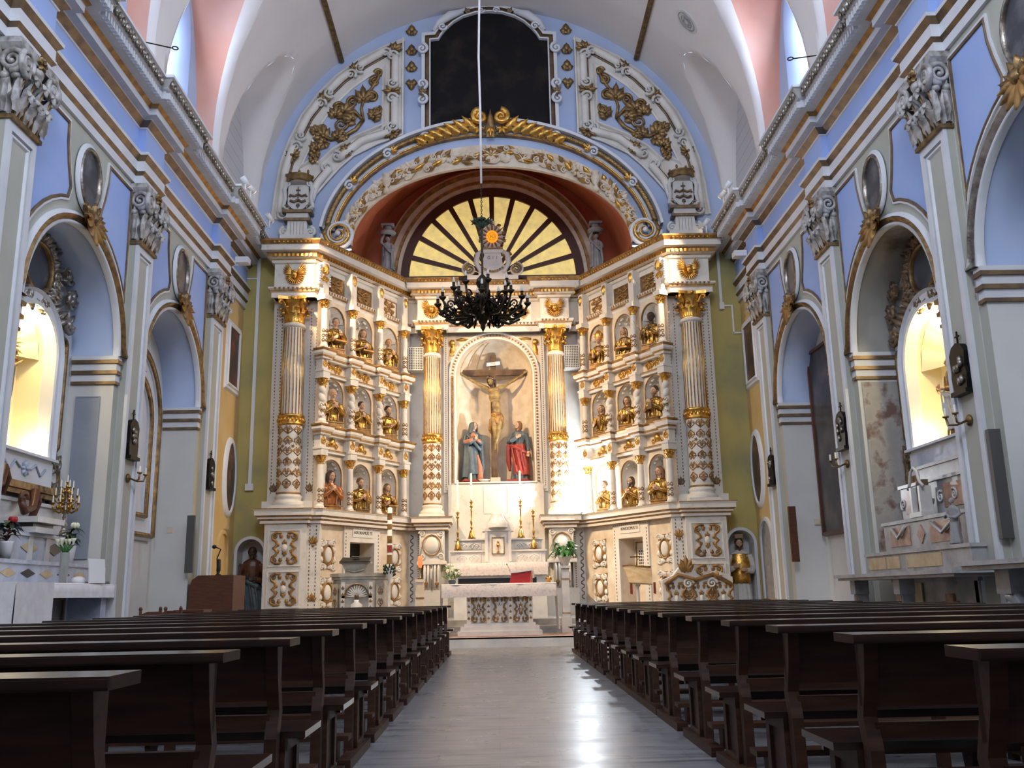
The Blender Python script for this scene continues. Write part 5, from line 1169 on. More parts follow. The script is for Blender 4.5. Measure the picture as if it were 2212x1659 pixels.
# crucifix
t = thing('crucifix', 'large wooden crucifix with carved body standing in the central arched niche', 'crucifix', (-.03, 25.9, 4.09))
g = G(); g.box(-.115, .055, 25.90, 26.0, 4.1, 7.80); g.box(-1.03, .94, 25.895, 26.0, 7.20, 7.37)
for a, b in ((-1.05, -.98), (.89, .96)): g.box(a, b, 25.89, 26.0, 7.18, 7.39)
build(g, 'cross', CROSSW, t)
g = G(FR(25.86)); g.prism([(-.22, 7.46), (.17, 7.50), (.17, 7.60), (-.21, 7.56)], 0, .02); pl = build(g, 'title_plaque', PAPER, t); txt('INRI', FR(25.86), -.02, 7.53, .022, .085, BROWNG, pl, 'inscription', .002)
g = G(); y = 25.82
for p, r in ((( .05, y, 5.98), (.145, .10, .13)), ((.06, y, 6.12), (.125, .085, .14)), ((.04, y-.02, 6.30), (.125, .085, .16)), ((.0, y-.03, 6.55), (.165, .11, .20)), ((-.02, y-.02, 6.74), (.185, .10, .12))): g.ell(p, r, 18, 12)
for q in range(3): g.tube([(-.13, y-.09, 6.52-.06*q), (0, y-.145+.01*q, 6.56-.06*q), (.13, y-.09, 6.52-.06*q)], .010, 6)
g.tube([(-.03, y-.02, 6.80), (-.06, y-.07, 6.93)], [.06, .055], 8)
for e in (-1, 1):
    o = -.03; g.tube([(o+e*.15, y, 6.80), (o+e*.30, y, 6.86), (o+e*.50, y+.01, 6.98), (o+e*.58, y+.01, 7.02), (o+e*.86, y+.03, 7.21)], [.065, .058, .045, .046, .026], 10)
    hand(g, (o+e*.89, y+.03, 7.24), (e*.8, -.3, .6), (0, -1, 0), .95, .7)
g.tube([(-.03, y, 5.96), (-.03, y-.06, 5.80), (-.02, y-.13, 5.60), (-.0, y-.08, 5.40), (.0, y-.03, 5.22), (-.01, y-.05, 5.14), (-.02, y-.13, 5.02)], [.10, .095, .065, .06, .038, .036, .03], 12)
g.tube([(.13, y, 5.96), (.13, y-.07, 5.80), (.10, y-.15, 5.58), (.06, y-.11, 5.38), (.02, y-.07, 5.22), (.0, y-.09, 5.14), (.0, y-.17, 5.03)], [.10, .095, .065, .06, .038, .036, .03], 12)
remesh(build(g, 'body', SKINY, t), .010, 2)
head(t, Vector((-.10+.03, y-.14-25.9, 6.99-4.09)), .125, (.45, -.25, -.35), SKINY, HAIR, HAIR, 'long', .007)
g = G(); robe_loft(g, [(5.76, .05, y-.03, .17, .13, .06), (5.86, .05, y-.02, .175, .13, .05), (5.98, .05, y, .165, .12, .04), (6.08, .05, y, .15, .105, .02)], 9, 1); g.tube([(.17, y-.05, 6.05), (.22, y-.08, 5.9), (.20, y-.06, 5.6)], [.04, .05, .02], 8); g.tube([(-.1, y-.08, 6.03), (.05, y-.13, 5.95), (.18, y-.08, 6.03)], .03, 8); g.tube([(-.11, y-.04, 5.9), (-.13, y-.03, 5.6), (-.11, y-.03, 5.5)], [.05, .06, .03], 8)
remesh(build(g, 'loincloth', GOLDP, t), .010, 1)
g = G(); g.box(-.15, .13, 25.80, 26.05, 4.09, 4.25); build(g, 'foot_block', WHITE, t)
g = G(); g.tube([(-.105+.11*cos(a), y-.13+.11*sin(a), 7.06+.02*cos(3*a)) for a in [2*pi*i/14 for i in range(15)]], .015, 6); build(g, 'crown_of_thorns', BROWNG, t)
g = G(); g.lathe([(.0, 4.10), (.08, 4.10), (.17, 4.16), (.0, 4.15)], (-.32, 25.55, 0), 16); tag(build(g, 'white_bowl', POTW), 'shallow white bowl at the foot of the crucifix', 'bowl')
# atlantes carrying the window arch
for s in (-1, 1):
    t = statue('stone_atlas', 'grey stone figure bearing the window arch on its head, %s of the fan window' % SIDE[s], 'statue', (s*2.93, 24.5, 9.86), 0, 1.05, STONE, STONE, skin=STONE, hair=STONE, style='short', pose='up' if s < 0 else 'up', tilt=(.15, 0, -.4*s), seed=4+s)
    g = G(); g.lathe([(.10, 1.10), (.22, 1.13), (.24, 1.18), (.16, 1.21), (.14, 1.26)], (0, 0, 0), 16); g.ell((0, 0, 1.32), (.11, .09, .08), 10, 6); g.box(-.18, .18, -.12, .12, 1.36, 1.42); build(g, 'head_cushion', STONE, t, True)
# wall niche statues beside the altarpiece
g_ = statue('friar_statue', 'dark statue of a bearded friar in a brown habit in the left wall niche', 'statue', (-5.87, 22.68, .43), .15, 1.86, WOOD2, BLUEC, skin=SKIND, hair=HAIR, beard=HAIR, style='short', pose='hold', seed=2, drape='wrap')
g_ = statue('priest_statue', 'statue of a priest in gilt vestments and pale lace alb in the right wall niche', 'statue', (5.87, 22.68, .43), -.15, 1.86, GREYW, None, skin=SKIN, hair=HAIR, beard=HAIR, style='short', pose='hold', seed=5)
g = G(); robe_loft(g, [(.78, 0, -.01, .225, .18, .02), (1.0, 0, 0, .215, .165, .02), (1.25, 0, 0, .24, .155, .01), (1.47, 0, 0, .21, .12, 0), (1.55, 0, 0, .1, .08, 0)], 4, 1); build(g, 'chasuble', GOLD, g_, True)
g = G(); g.box(-.10, .10, -.11, .08, 1.84, 1.94); g.box(-.11, .11, -.01, .01, 1.94, 1.97); build(g, 'biretta', BROWNG, g_, True)
# ================================================================ FURNITURE
def pew(sd, length, label, group):
    """origin at the aisle end on the floor; the bench runs along local x = sd * length; the altar is +y"""
    t = thing('pew', label, 'pew', (0, 0, 0), 0, group); X = lambda a, b, c: (sd*a, b, c); L = length
    g = G(X); g.prism([(0, -.21), (L, -.21), (L, 0), (0, 0)], .845, .878); g.box(0, L, -.215, -.20, .852, .872); build(g, 'book_ledge', WOOD, t, True)
    g = G(X); g.box(.08, L-.08, -.03, .0, .60, .846); g.box(.12, L-.12, -.035, .005, .48, .54); build(g, 'back_board', WOODD, t, True)
    g = G(X); g.prism([(-.03, .03), (L+.03, .03), (L+.03, .42), (-.03, .42)], .43, .46); g.box(.04, L-.04, .36, .385, .38, .43); build(g, 'seat', WOOD, t, True)
    for u in (.08, L/3, 2*L/3, L-.15):
        g = G(lambda a, b, c, u=u: (sd*(u+c), a, b)); P = [(-.07, 0), (.0, 0), (.01, .45), (.045, .55), (.0, .68), (-.0, .846), (-.10, .846), (-.07, .70), (-.02, .56), (-.06, .44)]
        g.prism(P, 0, .055); build(g, 'stile', WOODD, t, True)
    for u in (.06, L/2, L-.1):
        g = G(X); g.box(u, u+.045, .03, .09, 0, .43); g.box(u, u+.045, .29, .35, 0, .43); g.box(u, u+.045, .03, .35, .37, .43); g.box(u, u+.045, .03, .35, .04, .10); g.box(u+.018, u+.03, .08, .30, .08, .39); build(g, 'end_panel', WOODD, t, True)
    g = G(X); g.box(.05, L-.05, -.42, -.27, .17, .20); build(g, 'kneeler', WOODD, t, True)
    for u in (.12, L/3+.02, 2*L/3+.02, L-.18):
        g = G(lambda a, b, c, u=u: (sd*(u+c), a, b)); g.prism([(-.38, .04), (-.31, .04), (-.28, .17), (-.41, .17)], 0, .04); build(g, 'kneeler_bracket', WOODD, t, True)
    for u in (.03, L-.12):
        g = G(X); g.box(u, u+.085, -.44, .50, 0, .06); build(g, 'floor_rail', WOODD, t, True)
    return t
LR = [1.56, 2.53, 3.46, 4.46, 5.5, 6.62, 7.72, 8.9, 10.1, 11.3, 12.5, 13.65, 14.8, 16.0, 17.3]
RR = [1.9, 2.86, 3.80, 4.76, 5.71, 6.78, 7.95, 8.93, 9.8, 10.7, 11.8, 13.05, 14.2, 15.3, 16.4, 17.4]
def ordw(n): return ['front', 'second', 'third', 'fourth', 'fifth', 'sixth', 'seventh', 'eighth', 'ninth', 'tenth', 'eleventh', 'twelfth', 'thirteenth', 'fourteenth', 'fifteenth', 'sixteenth'][n]
for sd, rows, L in ((-1, LR, 3.8), (1, RR, 3.62)):
    proto = None; grp = 'dark wooden pews %s of the aisle' % ('left' if sd < 0 else 'right')
    for k, y in enumerate(rows):
        n = len(rows)-1-k; lb = 'dark polished wooden pew %s of the aisle, %s row counted from the altar' % ('left' if sd < 0 else 'right', ordw(n))
        xx = (-.93+.09*(y-2.5)/15) if sd < 0 else 1.335
        if proto is None: proto = pew(sd, L, lb, grp); proto.location = (xx, y, 0)
        else: dup(proto, (xx, y, 0), 0, lb, grp)
# ---------------------------------------------------------------- main altar
t = thing('altar_table', 'carved white stone altar table with gilt relief panels before the front step', 'altar', (.06, 20.75, .212))
X = FR(20.35)
g = G(X); g.box(-.86, .94, .212, .30, -.75, .06, 0); g.box(-.80, .88, .30, .40, -.7, .02, 0); g.box(-.72, .80, .40, .46, -.68, .0, 0); g.box(-.66, .74, .46, 1.05, -.65, -.04, 0)
build(g, 'base', MARBW, t)
for i, c in enumerate((-.41, .04, .49)):
    g = G(sub(X, c, .75, -.04)); g.box(-.17, .17, -.27, .27, 0, .012, 1)
    ccart(g, 0, 0, .34, .52, .02, .016, 0, 2)
    if i == 1: g.ell((0, 0, .01), (.08, .14, .03), 14, 8, 2)
    else: g.rosette(0, 0, .07, 6, .02, .03, 0)
    build(g, 'relief_panel', [GOLDP, GREYW, WHITE], t)
for c in (-.62, -.20, .27, .70):
    g = G(sub(X, c, 0, -.04)); g.box(-.045, .045, .46, 1.02, 0, .04, 0)
    for v in (.55, .68, .8, .92): g.fan(0, v, pi/2, .06, .03, 3, .8, .04, .015, 0, 1)
    build(g, 'pilaster_strip', [WHITE, GOLDP], t)
g = G(X); g.box(-1.16, 1.22, 1.20, 1.275, -.85, .08); build(g, 'table_top', MARBW, t)
g = G(X)   # white lace cloth
def drape(u): return .006*sin(u*9)+.004*sin(u*23)
rows = []
for v, w in ((1.0, .10), (1.1, .105), (1.26, .10), (1.287, .08), (1.290, -.4), (1.288, -.86), (1.2, -.88)):
    rows.append([(-1.20+2.46*j/60, v+(.012*abs(sin(j*.9)) if v == 1.0 else 0), w+drape(-1.2+2.46*j/60)*(1 if w > 0 else 0)) for j in range(61)])
g.grid(rows, True, 0)
g.grid([[(1.255+.02*sin(w*7)*(1-(v-.3)/1)+.05*(1.287-v), v, w) for w in [-.85+.95*j/20 for j in range(21)]] for v in (.32, .6, .9, 1.2, 1.287)], True, 1)
g.grid([[(-1.20-.02*sin(w*7)-.04*(1.287-v), v, w) for w in [-.85+.95*j/20 for j in range(21)]] for v in (.55, .8, 1.2, 1.287)], True, 1)
g.add([(-1.20, 1.27, .1), (1.26, 1.27, .1), (1.26, 1.2905, .07), (-1.2, 1.2905, .07)], [(0, 1, 2, 3)], False, 1)
tag(build(g, 'altar_cloth', [LACE, CLOTHW]), 'pinkish white lace edged cloth draped over the front altar table', 'cloth')
# flowers, missal, microphone, bowl
t = thing('flower_pot', 'small pot of cream lilies on the left end of the front altar', 'flowers', (-.98, 20.55, 1.292))
g = G(lambda a, b, c: (a-.98, b+20.55, c+1.292)); g.lathe([(0, 0), (.06, 0), (.085, .05), (.07, .085), (.075, .09)], seg=14); build(g, 'pot', BLUEC, t)
g = G(lambda a, b, c: (a-.98, b+20.55, c+1.292)); h = G(g.x)
for i in range(70):
    a, r = random.uniform(0, 2*pi), random.uniform(.0, .13); z = random.uniform(.09, .3)
    L = random.uniform(.06, .13); e = random.uniform(.2, 1.3)
    p0 = (r*cos(a), r*sin(a), z); g.tube([p0, (p0[0]+L*.5*cos(a), p0[1]+L*.5*sin(a), z+L*.5*e), (p0[0]+L*cos(a), p0[1]+L*sin(a), z+L*.6*e)], [.004, .014, .003], 4)
    if i % 3 == 0: q = (r*1.25*cos(a), r*1.25*sin(a), z+.12); h.lathe([(.004, -.06), (.016, -.02), (.045, .035), (.03, .02)], q, 8); h.ell(q, .026, 6, 4)
build(g, 'foliage', LILY, t); build(h, 'blossoms', PETAL, t)
t = thing('missal_stand', 'red leather missal open on a slanted stand on the front altar', 'book', (.52, 20.6, 1.292))
g = G(); g.add([(.30, 20.45, 1.50), (.74, 20.50, 1.56), (.78, 20.86, 1.36), (.34, 20.82, 1.32), (.26, 20.43, 1.292), (.70, 20.48, 1.292), (.78, 20.88, 1.292), (.34, 20.84, 1.292)], [(0, 1, 2, 3), (0, 4, 5, 1), (1, 5, 6, 2), (3, 2, 6, 7), (0, 3, 7, 4)]); build(g, 'stand', REDB, t)
g = G(); g.add([(.28, 20.42, 1.535), (.52, 20.45, 1.545), (.78, 20.48, 1.60), (.82, 20.84, 1.40), (.56, 20.82, 1.36), (.34, 20.80, 1.355), (.28, 20.42, 1.50), (.52, 20.45, 1.52), (.78, 20.48, 1.56)], [(0, 1, 4, 5), (1, 2, 3, 4), (0, 1, 7, 6), (1, 2, 8, 7)]); build(g, 'open_pages', [PAPER, REDB], t)
g = G(); g.lathe([(0, 0), (.05, 0), (.05, .01), (.008, .015)], (.33, 20.7, 1.292), 12); g.tube([(.33, 20.7, 1.3), (.30, 20.6, 1.5), (.22, 20.45, 1.68)], .004, 5); g.ell((.21, 20.44, 1.69), (.012, .012, .02), 6, 4)
tag(build(g, 'microphone', BLACK), 'thin black gooseneck microphone on the front altar beside the missal', 'microphone')
g = G(); g.lathe([(0, 0), (.06, 0), (.06, .012), (.02, .03), (.07, .06), (.075, .10), (.03, .13), (0, .14)], (1.12, 20.7, 1.29), 14)
tag(build(g, 'brass_bowl', BRASS), 'small covered brass bowl at the right end of the front altar', 'bowl')
# ---------------------------------------------------------------- old high altar with tabernacle
t = thing('high_altar', 'stepped white marble high altar against the centre of the altarpiece', 'altar', (0, 23.8, .5))
g = G(); g.box(-1.06, 1.20, 22.95, 23.5, .5, 1.70); g.box(-1.12, 1.26, 22.88, 23.6, 1.70, 1.80); g.box(-.95, .95, 22.94, 22.96, 1.2, 1.45, 1); build(g, 'mensa', [MARBW, BLACK], t)  # black slab painted in for the dark opening below the cloth
g = G(FR(22.88)); g.grid([[(-1.05+2.28*j/70, v+(.02*abs(sin(j*.9)) if v < 1.6 else 0), w) for j in range(71)] for v, w in ((1.50, .02), (1.65, .025), (1.80, .02), (1.81, 0), (1.812, -.5))], True); 
tag(build(g, 'lace_cloth', LACE), 'long white lace cloth hanging over the front of the high altar', 'cloth')
for a, b, y, z0, z1, n in ((-1.14, 1.20, 23.4, 1.80, 2.14, 'lower_gradine'), (-1.04, 1.14, 23.7, 2.14, 2.44, 'upper_gradine')):
    g = G(FR(y)); g.box(a, b, z0, z1, -.9 if n[0] == 'l' else -.6, 0); g.box(a-.04, b+.04, z1-.04, z1, -.9 if n[0] == 'l' else -.6, .05)
    for e in (-1, 1):
        c = .75*e+.03; g.box(c-.32, c+.32, z0+.03, z1-.07, 0, .012); arab(g, c-.15, (z0+z1)/2-.02, .28, (z1-z0)*.55, .012, .010, 0, 0, 1); arab(g, c+.15, (z0+z1)/2-.02, .28, (z1-z0)*.55, .012, .010, 0, 0, 1)
    build(g, n, MARBW, t)
g = G(FR(23.3)); g.box(-.30, .36, 1.8, 2.62, -.5, .0); g.box(-.36, .42, 2.60, 2.68, -.55, .05)
for e in (-.26, .32): g.box(e-.035, e+.035, 1.85, 2.6, 0, .04)
g.prism([(-.37, 2.68), (.43, 2.68), (.38, 2.76), (.26, 2.86), (.20, 2.98), (.17, 3.02), (-.11, 3.02), (-.14, 2.98), (-.20, 2.86), (-.32, 2.76)], -.5, .0)
g.lathe([(.24, 2.68), (.25, 2.8), (.18, 2.9), (.15, 3.0), (.15, 3.04), (.0, 3.05)], (.03, 0, .0), 20, 0, ax='v')
build(g, 'tabernacle', MARBW, t)
g = G(FR(23.3)); g.box(-.11, .17, 2.05, 2.42, .0, .02, 0); g.sweep([(-.13, 2.03), (.19, 2.03), (.19, 2.45), (-.13, 2.45)], [(0, 0), (0, .03), (.02, .03)], closed=True, mats=[1, 1]); g.x = sub(FR(23.3), .03, 2.08, .03); g.lathe([(.0, 0), (.04, 0), (.012, .03), (.012, .1), (.035, .14), (.04, .2), (.0, .21)], (0, 0, 0), 12, 1, ax='v'); g.ell((0, .25, 0), (.025, .03, .01), 8, 6, 1)
build(g, 'tabernacle_door', [WHITE, BRASS], t)
def candlestick(loc, h, label):
    t = thing('candlestick', label, 'candlestick', loc, 0, 'tall brass candlesticks on the high altar'); g = G()
    for a in range(3):
        c = 2*pi*a/3+.5; g.tube([(.0, 0, .08), (.07*cos(c), .07*sin(c), .06), (.10*cos(c), .10*sin(c), .02)], [.03, .025, .02], 6)
    k = h/1.0
    g.lathe([(.085, 0), (.09, .03), (.075, .10), (.05, .2), (.025, .24), (.02, .27), (.04, .30), (.02, .33), (.022, .38), (.035, .45), (.016, .5), (.02, .72), (.03, .76), (.014, .79), (.04, .83), (.05, .84), (.02, .87), (.03, .93), (.055, .95), (.055, .96), (.02, .965), (.02, 1.0)], seg=16)
    g.v = [(a, b, c*k) for a, b, c in g.v]; build(g, 'stand', BRASS, t, True); return t
ct = candlestick((-.64, 23.95, 2.44), 1.0, 'tall brass candlestick on the upper step, left of the tabernacle')
dup(ct, (.62, 23.95, 2.44), 0, 'tall brass candlestick on the upper step, right of the tabernacle')
dup(ct, (-.98, 23.6, 2.14), 0, 'tall brass candlestick on the lower step, outermost on the left')
dup(ct, (.93, 23.6, 2.14), 0, 'tall brass candlestick on the lower step, outermost on the right')
for x, y, z, h, lb in ((-.64, 23.95, 3.44, .70, 'long white candle in the upper left brass candlestick'), (.62, 23.95, 3.44, .74, 'long white candle in the upper right brass candlestick'), (-.98, 23.6, 3.14, .78, 'long slim white candle in the outermost left candlestick')):
    g = G(); g.lathe([(.028, 0), (.026, h), (0, h)], (x, y, z), 12); g.tube([(x, y, z+h), (x, y, z+h+.02)], .004, 4); tag(build(g, 'altar_candle', WAX), lb, 'candle', 'white altar candles')
# ---------------------------------------------------------------- red lamp, plant, ambo, paschal candle, lecterns
t = thing('sanctuary_lamp', 'glowing red sanctuary lamp on a slim cream pillar left of the altar', 'lamp', (-1.72, 21.1, .2))
g = G(); g.box(-1.80, -1.64, 21.02, 21.18, .2, 1.42); g.box(-1.82, -1.62, 21.0, 21.2, 1.36, 1.42); g.box(-1.81, -1.63, 21.01, 21.19, 1.0, 1.03, 1); g.box(-1.83, -1.61, 20.99, 21.21, .2, .35); build(g, 'pillar', [CREAM, GOLDP], t)
g = G(); g.lathe([(.0, 1.42), (.05, 1.42), (.015, 1.46), (.012, 1.62), (.035, 1.66), (.03, 1.68)], (-1.72, 21.1, 0), 12); build(g, 'brass_stem', BRASS, t)
g = G(); g.lathe([(.0, 1.66), (.03, 1.67), (.055, 1.76), (.05, 1.86), (.045, 1.93), (0, 1.93)], (-1.72, 21.1, 0), 14); build(g, 'red_glass', REDGL, t)
t = thing('plant_stand', 'tall square cream marble pillar right of the altar, carrying the green plant', 'stand', (1.52, 21.15, .2))
g = G(); g.box(1.44, 1.60, 21.07, 21.23, .2, 1.62); g.box(1.41, 1.63, 21.04, 21.26, .2, .55); 
for z in (.62, 1.36, 1.58): g.box(1.43, 1.61, 21.06, 21.24, z, z+.02, 1)
g.box(1.41, 1.63, 21.04, 21.26, 1.60, 1.66); build(g, 'pillar', [MARBW, GOLDP], t)
t = thing('potted_plant', 'broad leaved green plant in a white urn on the square pillar', 'plant', (1.52, 21.15, 1.66))
g = G(); g.lathe([(0, 1.66), (.07, 1.66), (.06, 1.69), (.10, 1.74), (.15, 1.84), (.16, 1.86), (.14, 1.85)], (1.52, 21.15, 0), 16); build(g, 'urn', WHITE, t)
g = G()
for i in range(34):
    a = 2*pi*i/34*2.6+random.uniform(-.3, .3); R = random.uniform(.18, .42); H = random.uniform(.12, .34); c, q = cos(a), sin(a)
    bx, by, bz = 1.52, 21.15, 1.85; g.tube([(bx, by, bz), (bx+R*.35*c, by+R*.35*q, bz+H*.8), (bx+R*.6*c, by+R*.6*q, bz+H)], .006, 4)
    rows = []
    for k in range(6):
        t_ = k/5; rr = R*(.45+.62*t_); zz = bz+H*(1+.15*sin(pi*t_))-(.16*t_**2); w = .055*sin(pi*min(1, .08+.95*t_))
        rows.append([(bx+rr*c-o*w*q, by+rr*q+o*w*c, zz-.018*abs(o)) for o in (-1, 0, 1)])
    g.grid(rows, True)
build(g, 'leaves', GREENL, t)
t = thing('ambo', 'polygonal white stone pulpit with a shell niche relief left of the altar', 'pulpit', (-3.05, 20.9, .2))
P = [(-3.66, 21.1), (-3.60, 20.85), (-3.40, 20.62), (-2.70, 20.62), (-2.50, 20.85), (-2.44, 21.1)]
def exp(P, k): return [(-3.05+(a+3.05)*k, 20.95+(b-20.95)*k) for a, b in P]
g = G(lambda a, b, c: (a, b, c)); g.prism(exp(P, 1.06), .2, .36); g.prism(P, .36, 1.46); g.prism(exp(P, 1.05), 1.44, 1.50); g.prism(exp(P, 1.11), 1.50, 1.57); build(g, 'body', AMBOM, t)
g = G(FR(20.62, -3.05, .98)); 
for i in range(13): g.leaf(0, .10, pi*i/12, .24, .05, .01, .04, .01, 0, 1, 4)
g.tube([(.26*cos(q), .10+.26*sin(q), .02) for q in [pi*i/14 for i in range(15)]], .02, 5, 1)
g.box(-.33, -.24, .06, .12, .0, .03, 1); g.box(.24, .33, .06, .12, .0, .03, 1)
g.ell((0, .10, .04), (.05, .06, .05), 10, 6, 1); g.lathe([(0, -.42), (.09, -.42), (.06, -.36), (.11, -.2), (.13, -.08), (.05, -.02), (.06, .02), (0, .03)], (0, 0, .03), 14, 0, ax='v')
for e in (-1, 1):
    g.box(*sorted((e*.26, e*.34)), -.55, .4, 0, .03, 0)
    for q in range(6): g.fan(e*.30, -.45+.14*q, pi/2, .08, .04, 3, .7, .03, .02, 0, 1)
    g.leaf(e*.14, .33, 0 if e < 0 else pi, .12, .06, .01, .02, 0, 1)
build(g, 'shell_relief', [MARBW, BROWNG], t)
for e in (-1, 1):
    g = G(lambda u, v, w, e=e: (-3.05+e*(.35+.145*1+u*.655), 20.735+u*.75-w*.2, v)) ; g.box(-.12, .12, .5, 1.35, 0, .05); arab(g, 0, .95, .16, .7, .06, .012, 1, 1, 3); build(g, 'side_relief', [AMBOM, BROWNG], t)
t2 = thing('reading_desk', 'carved stone book rest standing on top of the pulpit', 'book rest', (-3.1, 20.85, 1.57))
g = G(FR(20.75, -3.12, 1.57)); g.prism([(-.2, 0), (.2, 0), (.27, .18), (.32, .22), (-.32, .22), (-.27, .18)], -.25, .0); g.tube([(-.2, .08, .02), (0, .03, .03), (.2, .08, .02)], .02, 6); g.box(-.34, .34, .21, .25, -.3, .03); build(g, 'rest', AMBOM, t2)
g = G(); g.add([(-3.44, 20.66, 1.83), (-3.12, 20.66, 1.825), (-2.80, 20.66, 1.83), (-2.80, 21.05, 1.93), (-3.12, 21.05, 1.92), (-3.44, 21.05, 1.93)], [(0, 1, 4, 5), (1, 2, 3, 4)], False, 0); g.prism([(-3.2, 20.75), (-3.04, 20.75), (-3.04, 20.95), (-3.2, 20.95)], 1.93, 1.935, 1); g.prism([(-3.46, 20.65), (-2.78, 20.65), (-2.78, 20.9), (-3.46, 20.9)], 1.82, 1.828, 0)
tag(build(g, 'open_book', [BLACK, PAPER]), 'open book with black cover lying on the pulpit rest', 'book')
t = thing('paschal_candle', 'thick tall decorated paschal candle on a leafy stand beside the pulpit', 'candle', (-2.36, 20.7, .2))
g = G(); g.lathe([(.055, 1.72), (.052, 2.98), (0, 3.0)], (-2.36, 20.7, 0), 16); build(g, 'candle', WAX, t)
g = G(); 
for z0, z1 in ((1.75, 1.95), (2.2, 2.36), (2.5, 2.62)): g.lathe([(.0565, z0), (.0565, z1)], (-2.36, 20.7, 0), 16, 0)
g.lathe([(.0572, 2.0), (.0572, 2.16)], (-2.36, 20.7, 0), 16, 1); g.lathe([(.0572, 2.72), (.0572, 2.86)], (-2.36, 20.7, 0), 16, 2)
build(g, 'painted_bands', [GOLDP, REDC, GOLDP], t)
g = G(); g.lathe([(0, .2), (.14, .2), (.12, .25), (.035, .3), (.03, 1.4), (.08, 1.5), (.09, 1.6), (.06, 1.68), (.075, 1.74), (.06, 1.74)], (-2.36, 20.7, 0), 16)
build(g, 'stand', MARBW, t)
g = G()
for i in range(26):
    a = 2*pi*i/26*3; z = 1.48+.008*i; g.tube([(-2.36+.05*cos(a), 20.7+.05*sin(a), z), (-2.36+.13*cos(a), 20.7+.13*sin(a), z+.05), (-2.36+.12*cos(a), 20.7+.12*sin(a), z+.10)], [.012, .022, .004], 5)
build(g, 'leaf_wreath', GREEND, t)
t = thing('lectern', 'gilt edged cream lectern with slanted top and red ribbons right of the altar', 'lectern', (3.03, 20.4, .2))
g = G(); g.lathe([(0, .2), (.17, .2), (.15, .26), (.04, .32), (.035, .75), (.06, .8), (.035, .85), (.035, 1.15), (.06, 1.2), (.05, 1.34), (0, 1.34)], (3.03, 20.45, 0), 14, 0); g.box(2.98, 3.08, 20.36, 20.46, 1.18, 1.36)
for e in (-1, 1): g.tube([(3.03, 20.42, .5), (3.03+e*.09, 20.42, .58), (3.03+e*.10, 20.42, .72), (3.03+e*.03, 20.42, .82)], .015, 6, 1)
build(g, 'post', [WHITE, GOLDP], t)
g = G(); g.add([(2.82, 20.22, 1.26), (3.32, 20.22, 1.22), (3.36, 20.6, 1.56), (2.76, 20.6, 1.60), (2.82, 20.26, 1.23), (3.32, 20.26, 1.19), (3.36, 20.64, 1.53), (2.76, 20.64, 1.57)], [(0, 1, 2, 3), (4, 5, 6, 7), (0, 1, 5, 4), (1, 2, 6, 5), (2, 3, 7, 6), (3, 0, 4, 7)]); g.tube([(2.74, 20.6, 1.62), (2.9, 20.6, 1.64), (3.1, 20.6, 1.60), (3.36, 20.6, 1.58)], .02, 6, 1); build(g, 'slanted_top', [MARBY, GOLDP], t)
g = G(); 
for u in (2.86, 3.36): g.prism([(u-.03, 1.0), (u+.03, 1.02), (u+.03, 1.25), (u-.03, 1.25)], -20.24, -20.23) if False else g.add([(u-.025, 20.25, 1.02), (u+.03, 20.25, 1.0), (u+.03, 20.25, 1.25), (u-.02, 20.25, 1.25), (u-.025, 20.26, 1.02), (u+.03, 20.26, 1.0), (u+.03, 20.26, 1.25), (u-.02, 20.26, 1.25)], [(0, 1, 2, 3), (4, 5, 6, 7), (0, 1, 5, 4), (1, 2, 6, 5), (0, 3, 7, 4)])
build(g, 'red_ribbon', REDC, t)
g = G(); g.tube([(3.03, 20.55, 1.58), (3.04, 20.5, 1.72), (3.10, 20.4, 1.78)], .006, 5); g.tube([(2.90, 20.5, 1.80), (3.12, 20.42, 1.80)], .012, 6); tag(build(g, 'microphone', BLACK), 'black gooseneck microphone rising above the cream lectern', 'microphone')
# perforated loudspeakers beside the crucifix bay
for s in (-1, 1):
    t = thing('loudspeaker', 'pale perforated box loudspeaker mounted on the wall %s the crucifix niche' % ('left of' if s < 0 else 'right of'), 'speaker', (s*2.17, 25.0, 7.15))
    g = G(); g.box(s*2.17-.21, s*2.17+.21, 24.95, 25.3, 7.16, 7.82); build(g, 'cabinet', GREYW, t)
    g = G(FR(24.95))
    for i in range(8):
        for j in range(13): g.box(s*2.17-.185+.048*i, s*2.17-.155+.048*i, 7.19+.0475*j, 7.22+.0475*j, .0, .004)
    build(g, 'grille', BLACK, t)['kind'] = 'stuff'
# flood lamp standing on the right inner pedestal
t = thing('flood_lamp', 'small white flood lamp glaring beside the right inner column', 'lamp', (2.25, 24.55, 3.11))
g = G(); g.box(2.14, 2.36, 24.44, 24.60, 3.14, 3.30, 0); g.box(2.22, 2.28, 24.48, 24.56, 3.11, 3.15, 0); build(g, 'housing', SPOTW, t)
FLOODL = mat('flood_lamp_lens', (.9, .95, 1), .4, emit=60, ecol=(.8, .9, 1))
g = G(); g.box(2.16, 2.34, 24.60, 24.61, 3.16, 3.28); build(g, 'lens', FLOODL, t)
lamp('flood_light', 'POINT', (2.22, 24.42, 3.62), (1.5, 25.2, 4.6), 110, (.82, .91, 1), soft=.07)
lamp('flood_light', 'SPOT', (2.25, 24.2, 3.2), (1.5, 25.2, 4.4), 330, (.85, .93, 1), spot=110, blend=.9, soft=.08)
